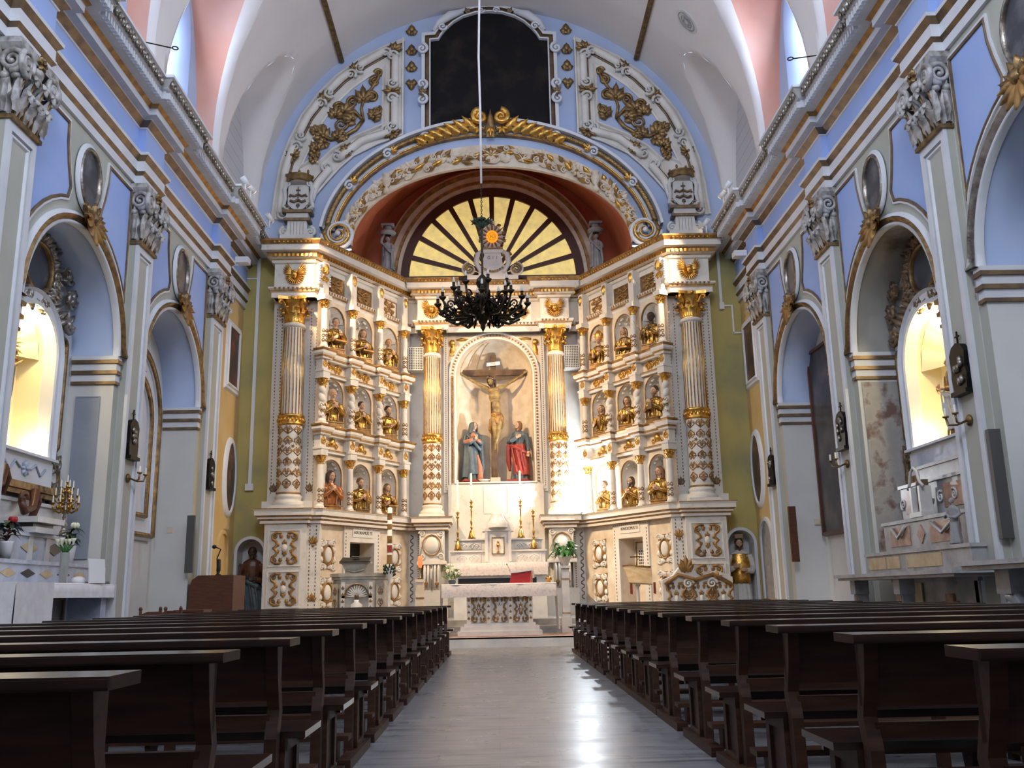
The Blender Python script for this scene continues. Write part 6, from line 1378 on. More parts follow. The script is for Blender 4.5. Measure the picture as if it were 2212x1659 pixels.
# spotlights on the cornice
for x, y, z, d, lb in ((-5.5, 19.3, 10.0, .3, 'white spotlight on the left cornice, left one of the pair'), (-5.5, 19.75, 10.05, .5, 'white spotlight on the left cornice, right one of the pair'), (-5.45, 21.35, 10.0, .3, 'white spotlight on the left cornice, close to the coat of arms'),
                       (5.5, 19.9, 10.05, -.3, 'white spotlight on the right cornice, right one of the pair'), (5.5, 20.35, 10.05, -.5, 'white spotlight on the right cornice, left one of the pair'), (5.45, 22.0, 10.0, -.3, 'white spotlight on the right cornice, close to the coat of arms')):
    t = thing('spotlight', lb, 'spotlight', (x, y, 9.9), 0, 'white spotlights on the cornices'); dx, dy, dz = d, .5, -.45; l = math.sqrt(dx*dx+dy*dy+dz*dz); D = Vector((dx/l, dy/l, dz/l)); P0 = Vector((x, y, z+.18))
    g = G(); g.tube([tuple(P0-D*.12), tuple(P0+D*.12)], .065, 14); g.tube([(x, y, 9.9), (x, y, z+.18)], .02, 6); build(g, 'housing', SPOTW, t)
    g = G(); g.tube([tuple(P0+D*.121), tuple(P0+D*.125)], .052, 14); build(g, 'lens', LAMPG, t)
for s in (-1, 1):
    g = G(WL(s, XW)); g.box(20.85, 21.1, 8.86, 9.0, .2, .5, 0); g.box(20.95, 21.0, 8.82, 8.88, .06, .25); tag(build(g, 'floodlight', SPOTW), 'flat white floodlight bracketed above the architrave, %s wall' % SIDE[s], 'spotlight')
    g = G(WL(s, XW)); g.tube([(14.3 if s < 0 else 14.9, 10.45, .3), (14.6 if s < 0 else 15.1, 10.5, .75)], .012, 6); g.tube([((14.6 if s < 0 else 15.1)+.05*cos(a), 10.5, .8+.05*sin(a)) for a in [2*pi*i/10 for i in range(11)]], .012, 5)
    g.tube([(14.3 if s < 0 else 14.9, 9.85, .3), (14.3 if s < 0 else 14.9, 10.46, .3)], .012, 6); tag(build(g, 'iron_hook', IRON), 'black iron hook rod jutting out above the %s cornice' % SIDE[s], 'hook')
# ---------------------------------------------------------------- chandelier
t = thing('chandelier', 'dark bronze many armed chandelier hanging before the altarpiece on a pale cord', 'chandelier', (-.2, 17, 5.98))
T = lambda a, b, c: (a-.2, b+17, c)
g = G(T); g.tube([(.03, 0, 16.65), (.01, 0, 13.1), (-.02, 0, 11.8), (0, 0, 10.6), (0, 0, 9.0)], .022, 8); build(g, 'cord', CLOTHW, t)
g = G(T)
for i in range(16): g.tube([(.015*cos(2*pi*j/8)*(i % 2), .015*cos(2*pi*j/8)*((i+1) % 2), 8.3+.044*i+.03*sin(2*pi*j/8)) for j in range(9)], .006, 4)
build(g, 'chain', BRONZE, t)
g = G(T)
for i in range(16):
    a = 2*pi*i/16; g.tube([(.03*cos(a), .03*sin(a), 8.12), (.14*cos(a), .14*sin(a), 8.16+.05*(i % 2)), (.22*cos(a), .22*sin(a), 8.22-.06*(i % 2))], [.02, .03, .008], 5)
g.lathe([(.02, 8.3), (.10, 8.2), (.12, 8.14), (.04, 8.05)], seg=14); build(g, 'leaf_canopy', GREEND, t)
g = G(T); g.lathe([(.02, 8.1), (.03, 7.95), (.022, 7.55), (.045, 7.5), (.02, 7.42), (.022, 7.1), (.11, 7.0), (.13, 6.9), (.07, 6.8), (.05, 6.72), (.10, 6.66), (.16, 6.5), (.2, 6.4), (.16, 6.28), (.10, 6.2), (.08, 6.12), (.04, 6.08), (.05, 6.03), (.012, 5.96), (0, 5.93)], seg=18); build(g, 'stem', BRONZE, t)
for tier, (n, R, z0, ze, off) in enumerate(((12, .86, 6.42, 6.52, 0), (8, .56, 6.62, 6.82, .2))):
    for i in range(n):
        a = 2*pi*i/n+off; c, q = cos(a), sin(a); P = [(.12, z0-.02), (.3, z0-.2), (.5*R+.15, z0-.24), (R*.9, z0-.14), (R, ze-.05)]
        g = G(T); g.tube([(r*c, r*q, z) for r, z in P], [.036, .032, .03, .026, .022], 6)
        g.x = lambda u, v, w, c=c, q=q: T(u*c-w*q, u*q+w*c, v); g.spiral(R*.55, z0-.16, .11, 1.3, 0, 1, .022, 0, 0, 14, 5); g.spiral(R*.8, z0-.03, .09, 1.3, pi, -1, .02, 0, 0, 14, 5); g.spiral(R*.33, z0-.05, .10, 1.2, pi, 1, .022, 0, 0, 12, 5)
        for k in range(4): g.fan(R*(.3+.2*k), z0-.22+.03*k, -1.2+k*.8, .13, .07, 3, .8, .02, .03)
        g.x = T
        arm = build(g, 'arm', BRONZE, t)
        g = G(T); g.lathe([(.02, ze-.08), (.05, ze-.05), (.075, ze-.01), (.03, ze), (.03, ze+.08), (.034, ze+.085), (0, ze+.085)], (R*c, R*q, 0), 10); build(g, 'cup', BRONZE, arm)
        g = G(T); g.lathe([(.014, ze+.08), (.026, ze+.12), (.018, ze+.17), (0, ze+.21)], (R*c, R*q, 0), 8); build(g, 'bulb', BULB, arm)
# ---------------------------------------------------------------- pictures, niches and fittings near the altar end
for s in (-1, 1):
    X = WL(s, XW); y0, y1 = (21.2, 22.15) if s < 0 else (21.35, 22.3); dy = 0 if s < 0 else .12
    t = thing('painting', 'tall rectangular dark %s painting in a white frame high on the ochre %s wall' % ('red' if s < 0 else 'brown', SIDE[s]), 'painting', (s*XW, 21.7, 5.9))
    R = [(y0+.08, 6.05), (y1-.08, 6.05), (y1-.08, 7.42), (y0+.08, 7.42)]
    g = G(X); g.prism(R, .02, .04); build(g, 'canvas', PICTR if s < 0 else PICT, t)
    g = G(X); g.sweep(R, [(0, .02), (0, .07), (.05, .08), (.08, .05), (.14, .05), (.18, .0)], closed=True, flip=-1); build(g, 'frame', TRIMW, t)
    t = thing('oval_painting', 'oval dark painting in a white frame on the ochre %s wall below the rectangular one' % SIDE[s], 'painting', (s*XW, 21.9, 2.95))
    E = arcpts(21.88+dy, 3.88, .37, 0, 2*pi, 36, .80)[:-1]
    g = G(X); g.prism(E, .02, .04); build(g, 'canvas', PICT, t)
    g = G(X); g.sweep(E, [(0, .02), (0, .06), (.04, .08), (.07, .05), (.12, .05), (.15, 0)], closed=True, flip=-1, smooth=True); build(g, 'frame', TRIMW, t)
    t = thing('wall_niche', 'narrow arched niche low in the ochre %s wall beside the pilaster' % SIDE[s], 'niche', (s*XW, 21.7, .5))
    zb = 1.55 if s < 0 else .85; P = archpath(21.62+dy, .34 if s < 0 else .42, 2.2, zb, 16)
    g = G(X); g.prism(P, .004, .008); build(g, 'recess', OCHRE if s < 0 else STONE, t)
    g = G(X); g.sweep(P, [(0, .0), (0, .05), (.08, .05), (.09, 0)], flip=1); build(g, 'rim', OCHRE if s < 0 else TRIMW, t)
for s, lb in ((-1, 'left'), (1, 'right')):
    g = G(FR(YB)); 
    if s < 0: g.box(-5.99, -5.91, 3.75, 9.7, 0, .06); g.box(-6.05, -5.86, 3.62, 3.78, 0, .09); g.box(-6.3, -5.95, 9.0, 9.03, 0, .03)
    else: g.box(5.77, 5.84, 8.2, 9.7, 0, .06); g.box(5.75, 5.87, 8.02, 8.2, 0, .09); g.box(5.84, 6.1, 8.1, 8.14, 0, .04); g.box(6.06, 6.1, 7.4, 8.1, 0, .04); g.box(6.06, 6.28, 7.38, 7.42, 0, .04)
    tag(build(g, 'cable_conduit', SPOTW), 'white cable conduit running down the olive wall %s of the altarpiece' % lb, 'conduit')
# organ console at the left
t = thing('organ_console', 'brown wooden roll top console standing by the left wall before the niche', 'console', (-5.7, 19.5, 0))
g = G(lambda u, v, w: (u, 19.3-w, v)); g.prism([(-6.25, .82), (-6.25, 1.30), (-6.2, 1.46), (-6.08, 1.55), (-5.36, 1.55), (-5.36, .82)], -.9, 0); build(g, 'roll_top', WOOD2, t)
g = G(); g.box(-6.08, -5.4, 19.4, 20.15, .06, .84); g.prism([(-6.15, 19.35), (-5.4, 19.35), (-5.4, 20.2), (-6.15, 20.2)], 0, .08); build(g, 'cabinet', WOOD2, t)
g = G(); g.tube([(-5.78, 19.6, 1.55), (-5.80, 19.6, 1.9), (-5.72, 19.55, 2.08), (-5.82, 19.5, 2.13)], .014, 6); g.ell((-5.84, 19.5, 2.13), (.05, .04, .04), 8, 6); g.lathe([(0, 0), (.07, 0), (.06, .02), (.02, .04), (.045, .1), (.04, .32), (.0, .34)], (-5.76, 19.6, 1.55), 10)
tag(build(g, 'gooseneck_lamp', BLACK), 'black gooseneck reading lamp on top of the wooden console', 'lamp')
def chair(loc, rz, lb):
    t = thing('side_chair', lb, 'chair', loc, rz)
    g = G(); g.box(-.2, .2, -.2, .2, .43, .47); build(g, 'seat', WOOD2, t, True)
    for a in (-.18, .18):
        g = G(); g.box(a-.02, a+.02, .16, .2, 0, .93); g.ell((a, .18, .94), (.03, .03, .035), 6, 4); build(g, 'rear_leg', WOOD2, t, True); g = G(); g.box(a-.02, a+.02, -.2, -.16, 0, .43); build(g, 'front_leg', WOOD2, t, True)
    g = G(); g.prism([(-.18, .68), (.18, .68), (.18, .86), (.08, .9), (-.08, .9), (-.18, .86)], -.18, -.16); g.v = [(a, .17+(c+.17), b) for a, b, c in g.v]; build(g, 'backrest', WOOD2, t, True); return t
chair((-5.35, 14.9, 0), pi+.3, 'brown wooden chair by the left wall, nearer the cloth covered side altar'); chair((-5.3, 15.8, 0), pi-.2, 'brown wooden chair by the left wall, nearer the console')
g = G(); g.box(-5.62, -5.1, 16.6, 17.1, .86, .90); g.box(-5.6, -5.12, 16.62, 17.08, 0, .86); tag(build(g, 'low_cabinet', WOOD2), 'low brown wooden cabinet by the left wall behind the pews', 'cabinet')
# slim panels by the pilasters
for s, y, z0, z1, m_, lb in ((-1, 19.1, 1.6, 2.75, DGREY, 'slim dark grey upright panel on the left wall beside the last pilaster'), (1, 19.5, 1.6, 2.75, WOOD2, 'slim brown leaning board beside the last right pilaster'), (1, 11.3, 1.6, 2.95, DGREY, 'tall slim grey panel on the right wall by the nearest pilaster')):
    g = G(WL(s, XW)); g.box(y, y+.08, z0, z1, .0, .15); tag(build(g, 'upright_panel', m_), lb, 'panel')
# stations of the cross and wall sconces on the pilasters
def station(s, y, z, lb):
    t = thing('relief_plaque', lb, 'plaque', (s*(XW-.1), y, z-.35), 0, 'dark carved relief plaques with small crosses on the pilasters'); X = sub(WL(s, XW), y, z, .10)
    g = G(X); g.prism([(-.17, -.3), (.17, -.3), (.20, -.1), (.17, 0), (.2, .2), (.12, .3), (0, .34), (-.12, .3), (-.2, .2), (-.17, 0), (-.2, -.1)], 0, .08); g.box(-.2, .2, -.36, -.3, 0, .12); build(g, 'frame', IRON, t)
    g = G(X)
    for a in range(6): g.ell((random.uniform(-.1, .1), random.uniform(-.22, .2), .09), (.035, .07, .035), 6, 4)
    build(g, 'relief_figures', SILVER, t); g = G(X); g.box(-.01, .01, .34, .50, .03, .05); g.box(-.05, .05, .42, .44, .03, .05); build(g, 'small_cross', IRON, t)
def sconce(s, y, z, lb):
    t = thing('wall_sconce', lb, 'sconce', (s*(XW-.1), y, z), 0, 'brass two candle sconces on the pilasters'); X = sub(WL(s, XW), y, z, .10)
    g = G(X); g.ell((0, 0, .02), (.07, .08, .04), 10, 6)
    for e in (-1, 1): g.tube([(0, 0, .05), (e*.04, -.05, .16), (e*.11, -.04, .24), (e*.13, .05, .26)], .015, 6); g.lathe([(0, 0), (.04, .01), (.045, .03), (.015, .03)], (e*.13, .05, .26), 8, 0, ax='v')
    build(g, 'bracket', GOLDD, t)
    for e in (-1, 1):
        g = G(X); g.lathe([(.016, .08), (.016, .18), (0, .19)], (e*.13, 0, .26), 8, 0, ax='v'); build(g, 'candle', WAX, t)
station(-1, 15.62, 3.75, 'dark carved relief plaque with a cross on the left pilaster between the arches'); station(-1, 20.0, 3.72, 'dark carved relief plaque on the left pilaster nearest the altar')
station(1, 11.78, 3.85, 'dark carved relief plaque on the right pilaster nearest the camera'); station(1, 16.1, 3.78, 'dark carved relief plaque on the right pilaster between the arches'); station(1, 20.45, 3.65, 'dark carved relief plaque on the right pilaster nearest the altar')
sconce(-1, 15.62, 3.08, 'brass two candle sconce on the left pilaster under the relief plaque'); sconce(1, 11.78, 3.15, 'brass two candle sconce on the nearest right pilaster, above the grey panel'); sconce(1, 16.1, 3.18, 'brass two candle sconce on the middle right pilaster')
g = G(WL(-1, XW-.02)); g.box(16.75+1.6, 16.75+1.85, 1.7, 2.0, -.0, .01) if False else None
g = G(lambda u, v, w: (u, 19.36-w, v)); g.box(-6.62, -6.40, 1.72, 2.02, 0, .006); tag(build(g, 'notice', PAPER), 'white paper notice on the pier beside the last left arch', 'notice')
g = G(lambda u, v, w: (u, 19.36-w, v)); g.box(-6.78, -6.66, 2.42, 2.54, 0, .02); tag(build(g, 'switch_box', CREAM), 'small cream switch box above the paper notice on the left pier', 'switch box')
g = G(lambda u, v, w: (u, 19.89-w, v)); g.box(6.80, 6.92, 2.38, 2.5, 0, .02); tag(build(g, 'switch_box', CREAM), 'small cream switch box on the right pier beside the dark painting', 'switch box')
# oval air vent in the vault
a = radians(38.1); c = Vector((RV*cos(a), 19.65, ZS+RV*sin(a))); nr = Vector((-cos(a), 0, -sin(a))); tg = Vector((-sin(a), 0, cos(a)))
X = lambda u, v, w: tuple(c+Vector((0, 1, 0))*u+tg*v+nr*w)
t = thing('vault_vent', 'grey oval pierced vent in the right side of the vault', 'vent', tuple(c))
g = G(X); g.prism(arcpts(0, 0, .27, 0, 2*pi, 28, .36)[:-1], 0, .03); build(g, 'plate', GREYW, t)
g = G(X)
for r in (.07, .14, .21): g.tube([(r*cos(q)*.95, r*sin(q)*1.3, .035) for q in [2*pi*i/24 for i in range(25)]], .014, 5)
for i in range(8): g.ell((.1*cos(i*pi/4), .13*sin(i*pi/4), .035), .02, 5, 4)
build(g, 'pierced_rings', STONE, t)
# ================================================================ SIDE CHAPELS
def lit_niche(s, c, a, zb, zs, lab):
    XB = 7.04 if s < 0 else 7.02; X = WL(s, XB); t = thing('lit_niche', lab, 'niche', (s*XB, c, zb))
    P = archpath(c, a, zs, zb, 24)
    g = G(X); g.sweep(P, [(0, .0), (0, .20), (.03, .22), (.09, .17), (.20, .17), (.24, .22), (.27, .0)], smooth=False, flip=1); g.box(c-a-.27, c+a+.27, zb-.45, zb, 0, .17); g.box(c-a-.3, c+a+.3, zb-.04, zb, 0, .24)
    g.prism([(c-a-.27, zs+.3), (c-a-.27, zs+a+.25), (c-a*.55, zs+a+.05), (c-a*1.0, zs+.6)], 0, .1)
    build(g, 'marble_frame', TRIMW, t)
    g = G(X); g.box(c-a-.32, c+a+.32, zb-.55, zb-.45, 0, .26); g.box(c-a-.28, c+a+.28, zb-.62, zb-.55, 0, .2); build(g, 'gilt_moulding', GOLDD, t)
    g = G(X); 
    if s < 0:
        g.rosette(c+.1, zb-.24, .12, 8, .17, .04)
        for e in (-1, 1): g.tube([(c+.1+e*.15, zb-.24, .18), (c+.1+e*.3, zb-.15, .18), (c+.1+e*.45, zb-.3, .18), (c+.1+e*.6, zb-.18, .18)], .02, 5)
    else: g.box(c-a, c+a, zb-.36, zb-.1, .17, .175)
    build(g, 'relief', MARBB, t)
    g = G(X); DP = .55   # warm painted interior of the box niche, with a shell
    g.grid([[(p, q, -.001) for p, q in P], [(p, q, .16-DP) for p, q in P]], False); g.add([(c-a, zb, 0), (c+a, zb, 0), (c+a, zb, .16-DP), (c-a, zb, .16-DP)], [(0, 1, 2, 3)])
    g.prism(P, .14-DP, .16-DP)
    rows = []
    for i in range(7):
        q = i/6; rows.append([(c+a*.98*q*cos(b)*(1-.05*abs(sin(b*7))), zs+a*.98*q*sin(b)*(1-.05*abs(sin(b*7))), .19-DP+.30*q**2) for b in [pi*j/42 for j in range(43)]])
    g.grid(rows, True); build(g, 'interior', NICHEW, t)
    # opening cut: the wall behind is covered by the interior
    lamp('niche_light', 'POINT', (s*(XB-.05), c+a*.1, zs+a*.8), (s*(XB+.3), c, zb+.6), 20, (1, .80, .38), soft=.06)
    lamp('niche_light', 'POINT', (s*(XB-.02), c+a*.75, zb+.15), (s*(XB+.3), c, zs), 9, (1, .80, .42), soft=.05)
    # gilt dressing round the niche
    d = thing('gilt_surround', 'ornate tarnished gilt foliage with dark panes around the lit niche in the %s chapel' % SIDE[s], 'ornament', (s*XB, c, zb))
    for e in (-1, 1):
        u = c+e*(a+.27+(.17 if s < 0 else .14)); h0, h1 = zb+.15, zs+.35
        E = [(u-.11, h0+.1), (u, h0), (u+.11, h0+.1)]+arcpts(u, h1, .11, 0, pi, 8)
        g = G(X); g.prism(E, .02, .05); build(g, 'dark_pane', GLASSD, d)
        g = G(X); g.sweep(E, [(0, .03), (0, .09), (.03, .11), (.06, .07), (.07, 0)], closed=True, flip=-1, smooth=True); build(g, 'pane_frame', GOLDD, d)
        g = G(X)
        for q, (du, dv, R) in enumerate(((0, h1+.35, .15), (e*.05, h1+.75, .17), (-e*.12, h1+1.12, .16), (0, h0-.18, .13), (e*.03, h0-.62, .13))):
            g.spiral(u+du, dv, R, 1.6, q, e*(1 if q % 2 else -1), .045, .14); g.fan(u+du, dv-.05, pi/2+.3*q, .3, .16, 4, 1.3, .08, .09, .06); g.ell((u+du, dv, .12), (.08, .09, .07), 8, 6)
        build(g, 'acanthus', SILVER if s < 0 else BROWNG, d)
        g = G(X); g.prism([(u-.15, h0-.55), (u, h0-.72), (u+.15, h0-.55), (u+.12, h0-.2), (u-.12, h0-.2)], .04, .09, 1); g.sweep([(u-.15, h0-.55), (u, h0-.72), (u+.15, h0-.55), (u+.12, h0-.2), (u-.12, h0-.2)], [(0, .05), (0, .12), (.05, .13), (.08, .04)], closed=True, flip=-1, smooth=True); build(g, 'cartouche', [GOLDD, PAPER if s < 0 else GLASSD], d)
    g = G(X); zc = zs+a+.62
    E = arcpts(c, zc, .40, 0, 2*pi, 28, .36)[:-1]; g.prism(E, .04, .10, 1); g.sweep(E, [(0, .08), (0, .16), (.05, .17), (.09, .04)], closed=True, flip=-1, smooth=True)
    build(g, 'oval_picture', [GOLDD, GLASSD], d)
    g = G(X)
    for i in range(22):
        b = 2*pi*i/22; g.fan(c+.52*cos(b), zc+.46*sin(b), b+.3*((i % 3)-1), .28, .15, 3, .8, .08, .09, .07); 
        if i % 3 == 0: g.spiral(c+.58*cos(b), zc+.5*sin(b), .11, 1.4, b, 1, .035, .15)
    for e in (-1, 1):
        for i in range(5): g.leaf(c+e*(a*.55+.12*i), zs+a+.22-.07*i, pi/2+e*(-.9), .34, .13, .1, .08, .05)
    build(g, 'picture_foliage', SILVER if s < 0 else BROWNG, d)
    return XB
lit_niche(-1, 13.45, .68, 3.22, 4.76, 'arched warmly lit niche in a white marble frame in the left chapel')
lit_niche(1, 13.95, .88, 3.25, 4.52, 'arched warmly lit niche with a saint statue in the right chapel')
# contents of the niches
t = thing('niche_crucifix', 'wooden crucifix with a golden ray cluster inside the lit left niche', 'crucifix', (-7.2, 13.3, 3.24))
g = G(); g.box(-7.24, -7.18, 13.27, 13.33, 3.24, 5.05); g.box(-7.24, -7.18, 12.9, 13.72, 4.62, 4.68); build(g, 'cross', BROWNG, t)
g = G(WL(-1, 7.2))
for i in range(28):
    b = 2*pi*i/28; g.leaf(13.35+.1*cos(b), 4.85+.1*sin(b), b, .22+.08*(i % 2), .05, .0, .03, .03, 0, 1, 3)
build(g, 'golden_rays', GOLD, t)
g = G(); g.tube([(-7.12, 13.3, 3.75), (-7.1, 13.3, 4.1), (-7.12, 13.3, 4.45), (-7.13, 13.3, 4.6)], [.05, .07, .1, .05], 8); g.ell((-7.08, 13.3, 4.68), .07, 8, 6)
for e in (-1, 1): g.tube([(-7.12, 13.3+e*.1, 4.48), (-7.12, 13.3+e*.38, 4.64)], [.035, .02], 6)
remesh(build(g, 'corpus', SKINY, t), .012, 1)
ns = statue('haloed_saint_statue', 'gilded saint statue with a ray halo standing in the lit right niche', 'statue', (7.16, 13.98, 3.27), -pi/2, 1.30, GOLDP, GREYW, skin=SKIN, hair=HAIRB, style='long', pose='hold', seed=6, drape='wrap')
g = G(WL(1, 7.34))
for i in range(24):
    b = 2*pi*i/24; g.leaf(13.98+.12*cos(b), 4.50+.12*sin(b), b, .13+.05*(i % 2), .03, 0, .02, 0, 0, 1, 3)
for i in range(16): b = 2*pi*i/16; g.ell((13.98+.30*cos(b), 4.86+.15*sin(b), .02), .05, 6, 4)
o = build(g, 'ray_halo', GOLD); tag(o, 'golden halo of rays and clouds on the back wall of the right niche', 'halo')
# left chapel altar
def slab(name, s, c0, c1, xw, z0, z1, m, parent, lip=.03):
    g = G(WL(s, 7.0)); g.box(c0, c1, z0, z1, .0, 7.0-xw, 0); 
    if lip: g.box(c0-lip, c1+lip, z1-.05, z1, 0, 7.0-xw+lip, 0)
    return build(g, name, m, parent)
A = thing('side_altar', 'blue grey marble side altar in the left chapel, lozenges inlaid in its steps', 'altar', (-6.4, 13.0, 0))
slab('mensa', -1, 11.3, 14.0, 5.7, 1.22, 1.30, MARBW, A); slab('pedestal', -1, 11.6, 13.7, 6.15, 0, 1.22, MARBB, A)
slab('lower_step', -1, 11.9, 14.6, 6.25, 1.30, 1.62, MARBB, A); slab('middle_step', -1, 12.0, 14.5, 6.5, 1.62, 2.02, MARBB, A); slab('upper_step', -1, 12.2, 14.6, 6.72, 2.02, 2.5, MARBW, A)
g = G(WL(-1, 6.25))
for i in range(5):
    c = 12.15+.52*i; g.prism([(c-.2, 1.45), (c, 1.39), (c+.2, 1.45), (c, 1.51)], 0, .008, i % 2)
for i in range(3):
    c = 12.4+.75*i; g.prism([(c-.25, 1.82), (c, 1.73), (c+.25, 1.82), (c, 1.91)], -.25, -.24, (i+1) % 2)
build(g, 'lozenge_inlays', [MARBY, BLACKM], A)
g = G(WL(-1, 7.0)); g.box(13.05, 13.75, 2.02, 2.10, 0, .62); g.box(13.1, 13.7, 2.10, 2.16, 0, .55, 1); g.box(13.0, 13.8, 2.16, 2.24, 0, .66); g.box(13.6, 13.72, 1.62, 2.05, .2, .52); g.box(13.1, 13.22, 1.62, 2.05, .2, .52); build(g, 'pedestal_block', [MARBW, BLACKM], A)
g = G(WL(-1, 6.16)); g.box(12.2, 13.5, .35, 1.1, 0, .02, 0); g.sweep([(12.2, .35), (13.5, .35), (13.5, 1.1), (12.2, 1.1)], [(0, 0), (0, .05), (.05, .05), (.05, 0)], closed=True, mats=[1, 1, 1], flip=-1); build(g, 'antependium', [PICTB, BROWNG], A)
g = G(WL(-1, 6.16)); 
for u in (11.7, 13.9): g = G(WL(-1, 6.16)); g.box(u, u+.18, 0, 1.22, -.3, .4); build(g, 'support', MARBB, A)
g = G(WL(-1, 7.0)); rows = []
for k, (w, v) in enumerate(((.75, 1.312), (1.30, 1.312), (1.335, 1.29), (1.34, 1.20), (1.345, 1.12))): rows.append([(11.22+2.9*j/50, v, w+(.008*sin(j*1.1) if k > 2 else 0)) for j in range(51)])
g.grid(rows, True)
for u, zb, sg in ((11.22, .45, -1), (14.12, .55, 1)): g.grid([[(u+sg*(.02+.04*(1.31-v))+.015*sin(w*16)*(1.31-v), v, w) for w in [.75+.60*j/24 for j in range(25)]] for v in (zb, .7, 1.0, 1.2, 1.312)], True)
g.grid([[(11.20+.95*j/20, v, 1.36+.012*sin(j*1.4)*(1.31-v)) for j in range(21)] for v in (.35, .7, 1.0, 1.312)], True)
tag(build(g, 'side_altar_cloth', CLOTHW), 'plain white cloth over the left side altar, falling long at its near end', 'cloth')
for k, (u, w, z) in enumerate(((12.35, .42, 2.0), (13.9, .42, 2.26))):
    pass
for u, z in ((12.55, 2.5), (13.45, 2.26)): g = G(WL(-1, 7.0)); g.tube([(u, z, .35), (u+.05, z+.22, .4), (u-.12, z+.34, .42), (u-.2, z+.12, .45), (u-.42, z+.05, .45), (u-.5, z+.2, .42)], [.055, .05, .07, .05, .06, .04], 8); g.spiral(u-.45, z+.22, .1, 1.3, 0, 1, .04, .43); tag(build(g, 'carved_volute', WOOD2), 'dark brown carved scroll on the left side altar steps, %s the pedestal block' % ('before' if u < 13 else 'on top of'), 'ornament')
t = thing('candelabrum', 'silver gilt many branched candelabrum on the left side altar', 'candelabrum', (-6.55, 14.25, 2.02))
g = G(lambda a, b, c: (a-6.55, b+14.25, c+2.02)); g.lathe([(0, 0), (.11, 0), (.10, .05), (.05, .1), (.03, .15), (.05, .19), (.02, .24), (.035, .3), (.02, .36), (.03, .42), (.015, .45), (.03, .7)], seg=14); build(g, 'stem', SILVER, t)
g = G(g.x); h = G(g.x)
for k, (n, R, z) in enumerate(((8, .19, .50), (6, .15, .62), (4, .09, .74), (1, 0, .82))):
    for i in range(n):
        b = 2*pi*i/n+k*.4; c, q = cos(b), sin(b); g.tube([(0, 0, z-.08), (R*.5*c, R*.5*q, z-.13), (R*.95*c, R*.95*q, z-.08), (R*c, R*q, z)], .012, 5); g.ell((R*.6*c, R*.6*q, z-.05), (.03, .03, .03), 6, 4); g.lathe([(.008, 0), (.028, .01), (.03, .02), (.01, .02)], (R*c, R*q, z), 8); h.lathe([(.011, 0), (.010, .09), (.003, .11)], (R*c, R*q, z+.02), 6)
build(g, 'branches', BRASS, t); build(h, 'candles', WAX, t)
def potplant(x, y, z, lb, red=True, K=1):
    t = thing('flower_pot', lb, 'plant', (x, y, z)); T = lambda a, b, c: (a*K+x, b*K+y, c*K+z)
    g = G(T); g.lathe([(0, 0), (.06, 0), (.085, .2), (.09, .22), (.075, .21)], seg=16); build(g, 'pot', POTW, t)
    g = G(T)
    for i in range(22):
        b = random.uniform(0, 2*pi); L = random.uniform(.12, .24); zz = .22+random.uniform(.0, .22); g.leaf(0, 0, 0, 0, 0) if False else None
        c, q = cos(b), sin(b); rows = [[((L*k/4)*c-o*.045*sin(pi*min(1, .1+k/4*.9))*q, (L*k/4)*q+o*.045*sin(pi*min(1, .1+k/4*.9))*c, zz+.06*sin(pi*k/4)-.03*k/4) for o in (-1, 0, 1)] for k in range(5)]
        g.grid(rows, True)
    build(g, 'leaves', GREEND, t)
    g = G(T); g.tube([(0, 0, .2), (.02, .0, .4), (.04, .03, .5)], .006, 4); g.rosette(0, 0, 0, 1) if False else None
    for i in range(6): g.ell((.04+.03*cos(i), .03+.03*sin(i), .5), (.035, .035, .045), 6, 4)
    build(g, 'blossom', REDP if red else PETAL, t)
potplant(-6.35, 12.25, 1.63, 'white pot with dark leaves and one red bloom on the left side altar')
potplant(-6.2, 13.72, 1.63, 'white pot with dark glossy leaves and a pale bloom below the candelabrum', False, 1.05)
t = thing('glass_vase', 'tall clear glass vase packed with green stems and white callas on the left side altar', 'vase', (-5.95, 13.05, 1.315))
g = G(); g.lathe([(0, 0), (.055, 0), (.06, .42), (.056, .42), (.05, .02), (0, .02)], (-5.95, 13.05, 1.315), 16); build(g, 'glass', CLEAR, t)
g = G()
for i in range(14): b = i*2.4; r = .012*sqrt(i); g.tube([(-5.95+r*cos(b), 13.05+r*sin(b), 1.335), (-5.95+r*cos(b+1), 13.05+r*sin(b+1), 1.75), (-5.95+r*3*cos(b), 13.05+r*3*sin(b), 1.84)], .008, 5)
build(g, 'stems', GREENL, t)
g = G()
for i in range(7): b = i*2.4; r = .05+.06*(i % 3); g.lathe([(.004, -.05), (.02, 0), (.04, .04), (.03, .04)], (-5.95+r*cos(b), 13.05+r*sin(b), 1.88), 8)
build(g, 'callas', PETAL, t)
g = G(); g.add([(-5.72, 13.35, 1.32), (-5.62, 13.66, 1.32), (-5.66, 13.68, 1.66), (-5.76, 13.37, 1.66)], [(0, 1, 2, 3)]); g.add([(-5.73, 13.35, 1.32), (-5.63, 13.66, 1.32), (-5.67, 13.68, 1.66), (-5.77, 13.37, 1.66)], [(0, 1, 2, 3)]); tag(build(g, 'sign_holder', PAPER), 'upright printed sheet in a clear holder on the left side altar', 'sign')
g = G(); g.box(-5.95, -5.7, 13.75, 14.0, 1.315, 1.35, 0); g.prism([(-5.93, 13.8), (-5.72, 13.8), (-5.75, 13.95), (-5.9, 13.95)], 1.35, 1.55, 1); tag(build(g, 'leaflet_stand', [DGREY, PAPER]), 'white leaflet propped on a dark tray at the far end of the left side altar', 'leaflet')
g = G(); g.ell((-5.9, 13.42, 1.36), (.10, .10, .06), 14, 8); g.box(-6.02, -5.78, 13.3, 13.54, 1.312, 1.325); tag(build(g, 'round_dish', POTW), 'small white domed dish on a plate beside the printed sheet', 'dish')
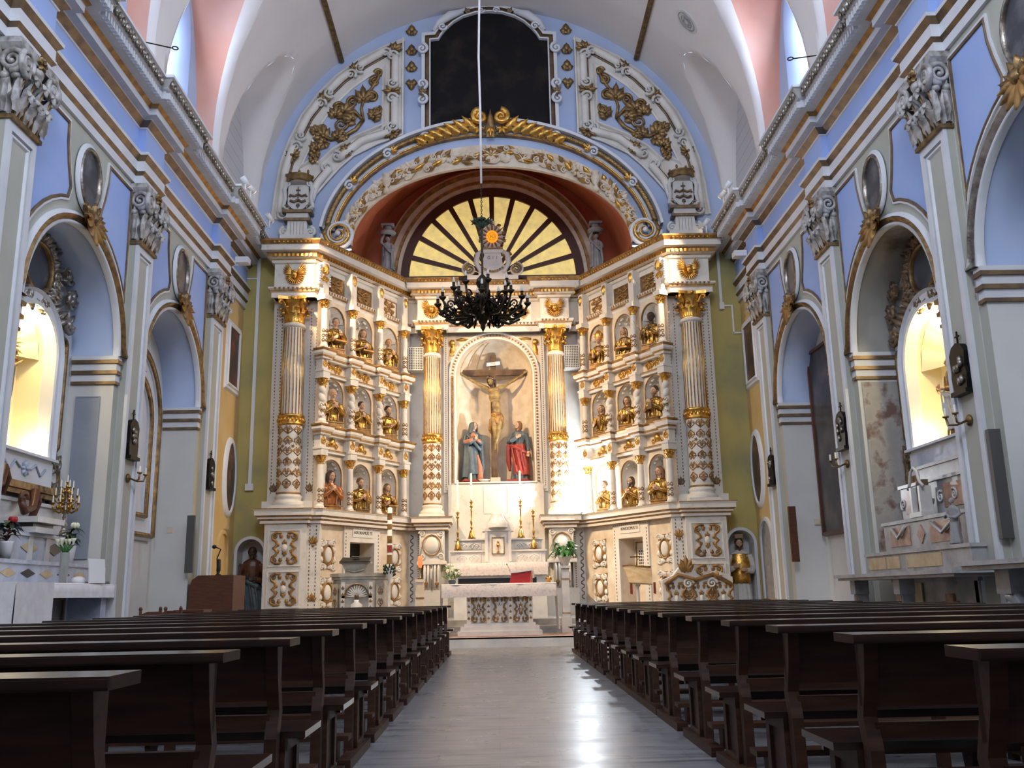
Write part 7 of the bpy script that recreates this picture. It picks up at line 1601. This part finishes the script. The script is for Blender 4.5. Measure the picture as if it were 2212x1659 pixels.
# blue-grey panel on the left jamb, damaged fresco on the right jamb
g = G(lambda u, v, w: (u, 15.04-w, v)); g.box(-6.88, -6.52, 1.75, 4.35, 0, .012); g.sweep([(-6.9, 1.73), (-6.5, 1.73), (-6.5, 4.37), (-6.9, 4.37)], [(0, 0), (0, .02), (.02, .02), (.02, 0)], closed=True); tag(build(g, 'jamb_panel', GREYB), 'narrow blue grey painted panel on the pier beside the left lit niche', 'panel')
g = G(lambda u, v, w: (u, 15.54-w, v)); g.box(6.36, 7.0, 1.3, 4.52, 0, .012); tag(build(g, 'damaged_fresco', GLOWC), 'peeling fresco with reddish draped pedestal on the pier of the right chapel', 'fresco')
# nested arches in the far left chapel
N = thing('framed_shrine', 'white arched shrine with nested gilt mouldings and a dark pane in the far left chapel', 'shrine', (-7.04, 17.6, 2.3))
X = WL(-1, 7.04)
g = G(X); g.prism(archpath(17.55, 1.35, 4.6, 2.35, 24), 0, .05, 0); build(g, 'backing', TRIMW, N)
for a, b, m in ((1.32, 2.38, 'outer_moulding'), (.88, 2.75, 'inner_moulding')):
    g = G(X); g.sweep(archpath(17.55, a, 4.6 if a > 1 else 4.5, b, 24), [(0, .05), (0, .10), (.02, .14), (.08, .16), (.10, .10), (.14, .08), (.15, .05)], closed=True, flip=1, mats=[1, 0, 0, 0, 1, 1], smooth=True); build(g, m, [GOLDD, TRIMW], N)
g = G(X); g.prism(archpath(17.55, .55, 4.45, 3.1, 20), .05, .07); build(g, 'dark_pane', GLASSD, N)
# large painting in the far right chapel
t = thing('large_painting', 'very large dark figural painting in a brown frame in the far right chapel', 'painting', (7.0, 18.5, 2.1)); X = WL(1, 7.0)
R = [(17.2, 2.2), (19.7, 2.2), (19.7, 6.05), (17.2, 6.05)]
g = G(X); g.prism(R, .03, .06); build(g, 'canvas', mat('dark_figural_canvas', (.03, .028, .028), .35, c2=(.14, .11, .10), scale=1.7, detail=5, lo=.45, hi=.75), t)
g = G(X); g.sweep(R, [(0, .04), (0, .10), (.06, .10), (.08, .0)], closed=True, flip=-1); build(g, 'frame', WOOD2, t)
# right chapel altar
A = thing('side_altar', 'inlaid grey marble side altar with a small tabernacle in the right chapel', 'altar', (6.4, 13.4, 0)); s = 1
slab('mensa', 1, 11.3, 15.2, 5.5, 1.16, 1.25, MARB, A, .05); slab('pedestal', 1, 12.0, 14.6, 6.15, 0, 1.16, MARB, A)
slab('first_step', 1, 11.8, 15.2, 6.0, 1.25, 1.58, MARB, A); slab('second_step', 1, 12.2, 15.0, 6.25, 1.58, 2.05, MARB, A); slab('third_step', 1, 12.4, 14.8, 6.5, 2.05, 2.62, MARB, A); slab('crest_step', 1, 12.6, 14.5, 6.7, 2.62, 2.9, MARB, A)
g = G(WL(1, 6.0))
for a, b in ((14.45, 15.1), (13.95, 14.4), (12.6, 13.7)): g.box(a, b, 1.32, 1.5, 0, .01, 0)
for a, b in ((14.05, 14.75), (12.5, 13.4)): g.box(a, b, 1.66, 1.95, -.25, -.24, 1); g.tube([(a+.1, 1.95, -.22), ((a+b)/2, 1.78, -.2), (b-.1, 1.95, -.22)], .025, 5, 2)
g.prism([(13.55, 1.8), (13.68, 1.66), (13.81, 1.8), (13.68, 1.94)], -.25, -.235, 3)
for a, b in ((14.2, 14.65), (12.7, 13.35)): g.box(a, b, 2.16, 2.5, -.5, -.485, 1)
for i in range(6): g.spiral(12.6+.42*i, 2.32, .09, 1.4, i, 1 if i % 2 else -1, .02, -.48, 2)
build(g, 'coloured_inlays', [MARBY, MARBR, MARBW, MARBR], A)
g = G(WL(1, 6.3)); c = 13.7; g.box(c-.2, c+.2, 2.05, 2.12, -.1, .1); 
for e in (-1, 1): g.box(c+e*.14-.03, c+e*.14+.03, 2.12, 2.5, -.1, .08)
g.tube([(c-.26, 2.48, .05), (c-.16, 2.56, .06), (c-.1, 2.72, .06), (c, 2.78, .06), (c+.1, 2.72, .06), (c+.16, 2.56, .06), (c+.26, 2.48, .05)], .022, 8); g.box(c-.1, c+.1, 2.12, 2.6, -.1, .0, 1); g.ell((c, 2.3, .01), (.04, .1, .02), 8, 6, 2)
build(g, 'tabernacle', [MARBW, BROWNG, GOLD], A)
for u in (14.95, 13.3):
    g = G(WL(1, 5.75)); g.box(u-.1, u+.1, .95, 1.16, -.1, .12); g.box(u-.07, u+.07, .5, .95, -.1, .08); g.box(u-.05, u+.05, .52, .93, .08, .09, 1); g.spiral(u, .4, .12, 1.4, 0, 1, .05, .0); g.box(u-.12, u+.12, 0, .3, -.15, .12); build(g, 'bracket_leg', [MARB, MARBR], A)
g = G(WL(1, 6.14)); g.box(13.6, 14.5, .2, 1.1, 0, .02, 0); g.prism([(12.55, .3), (13.0, .3), (13.0, .85), (12.88, .85), (12.88, .95), (12.67, .95), (12.67, .85), (12.55, .85)], 0, .03, 1); build(g, 'front_panels', [MARBY, MARBR], A)
t = statue('stone_cherub', 'weathered grey stone cherub seated at the near end of the right side altar steps', 'statue', (6.1, 12.35, 1.58), -1.2, .62, STONE, None, skin=STONE, hair=STONE, style='short', pose='hold', seed=3)
# nearest right altar, cut by the frame
A = thing('side_altar', 'dark grey marble altar with a large scroll bracket at the right picture edge', 'altar', (6.4, 9.6, 0))
slab('mensa', 1, 8.2, 11.0, 5.45, 1.22, 1.32, MARB, A, .05); slab('pedestal', 1, 8.4, 10.2, 6.1, 0, 1.22, STONE, A)
g = G(WL(1, 5.9)); g.box(10.45, 10.75, .95, 1.22, -.2, .2); g.spiral(10.6, .72, .22, 1.6, pi/2, 1, .10, .1); g.box(10.5, 10.7, 0, .5, -.15, .15); build(g, 'scroll_bracket', MARB, A)
g = G(WL(1, 7.0)); g.box(8.3, 10.9, 1.32, 1.62, 0, .75); g.box(8.3, 10.7, 1.62, 1.95, 0, .5); g.box(10.3, 10.8, 1.62, 2.6, 0, .5, 1); g.ell((10.55, 2.3, .5), (.18, .4, .15), 12, 8, 1); build(g, 'altar_steps', [MARBW, MARBB], A)
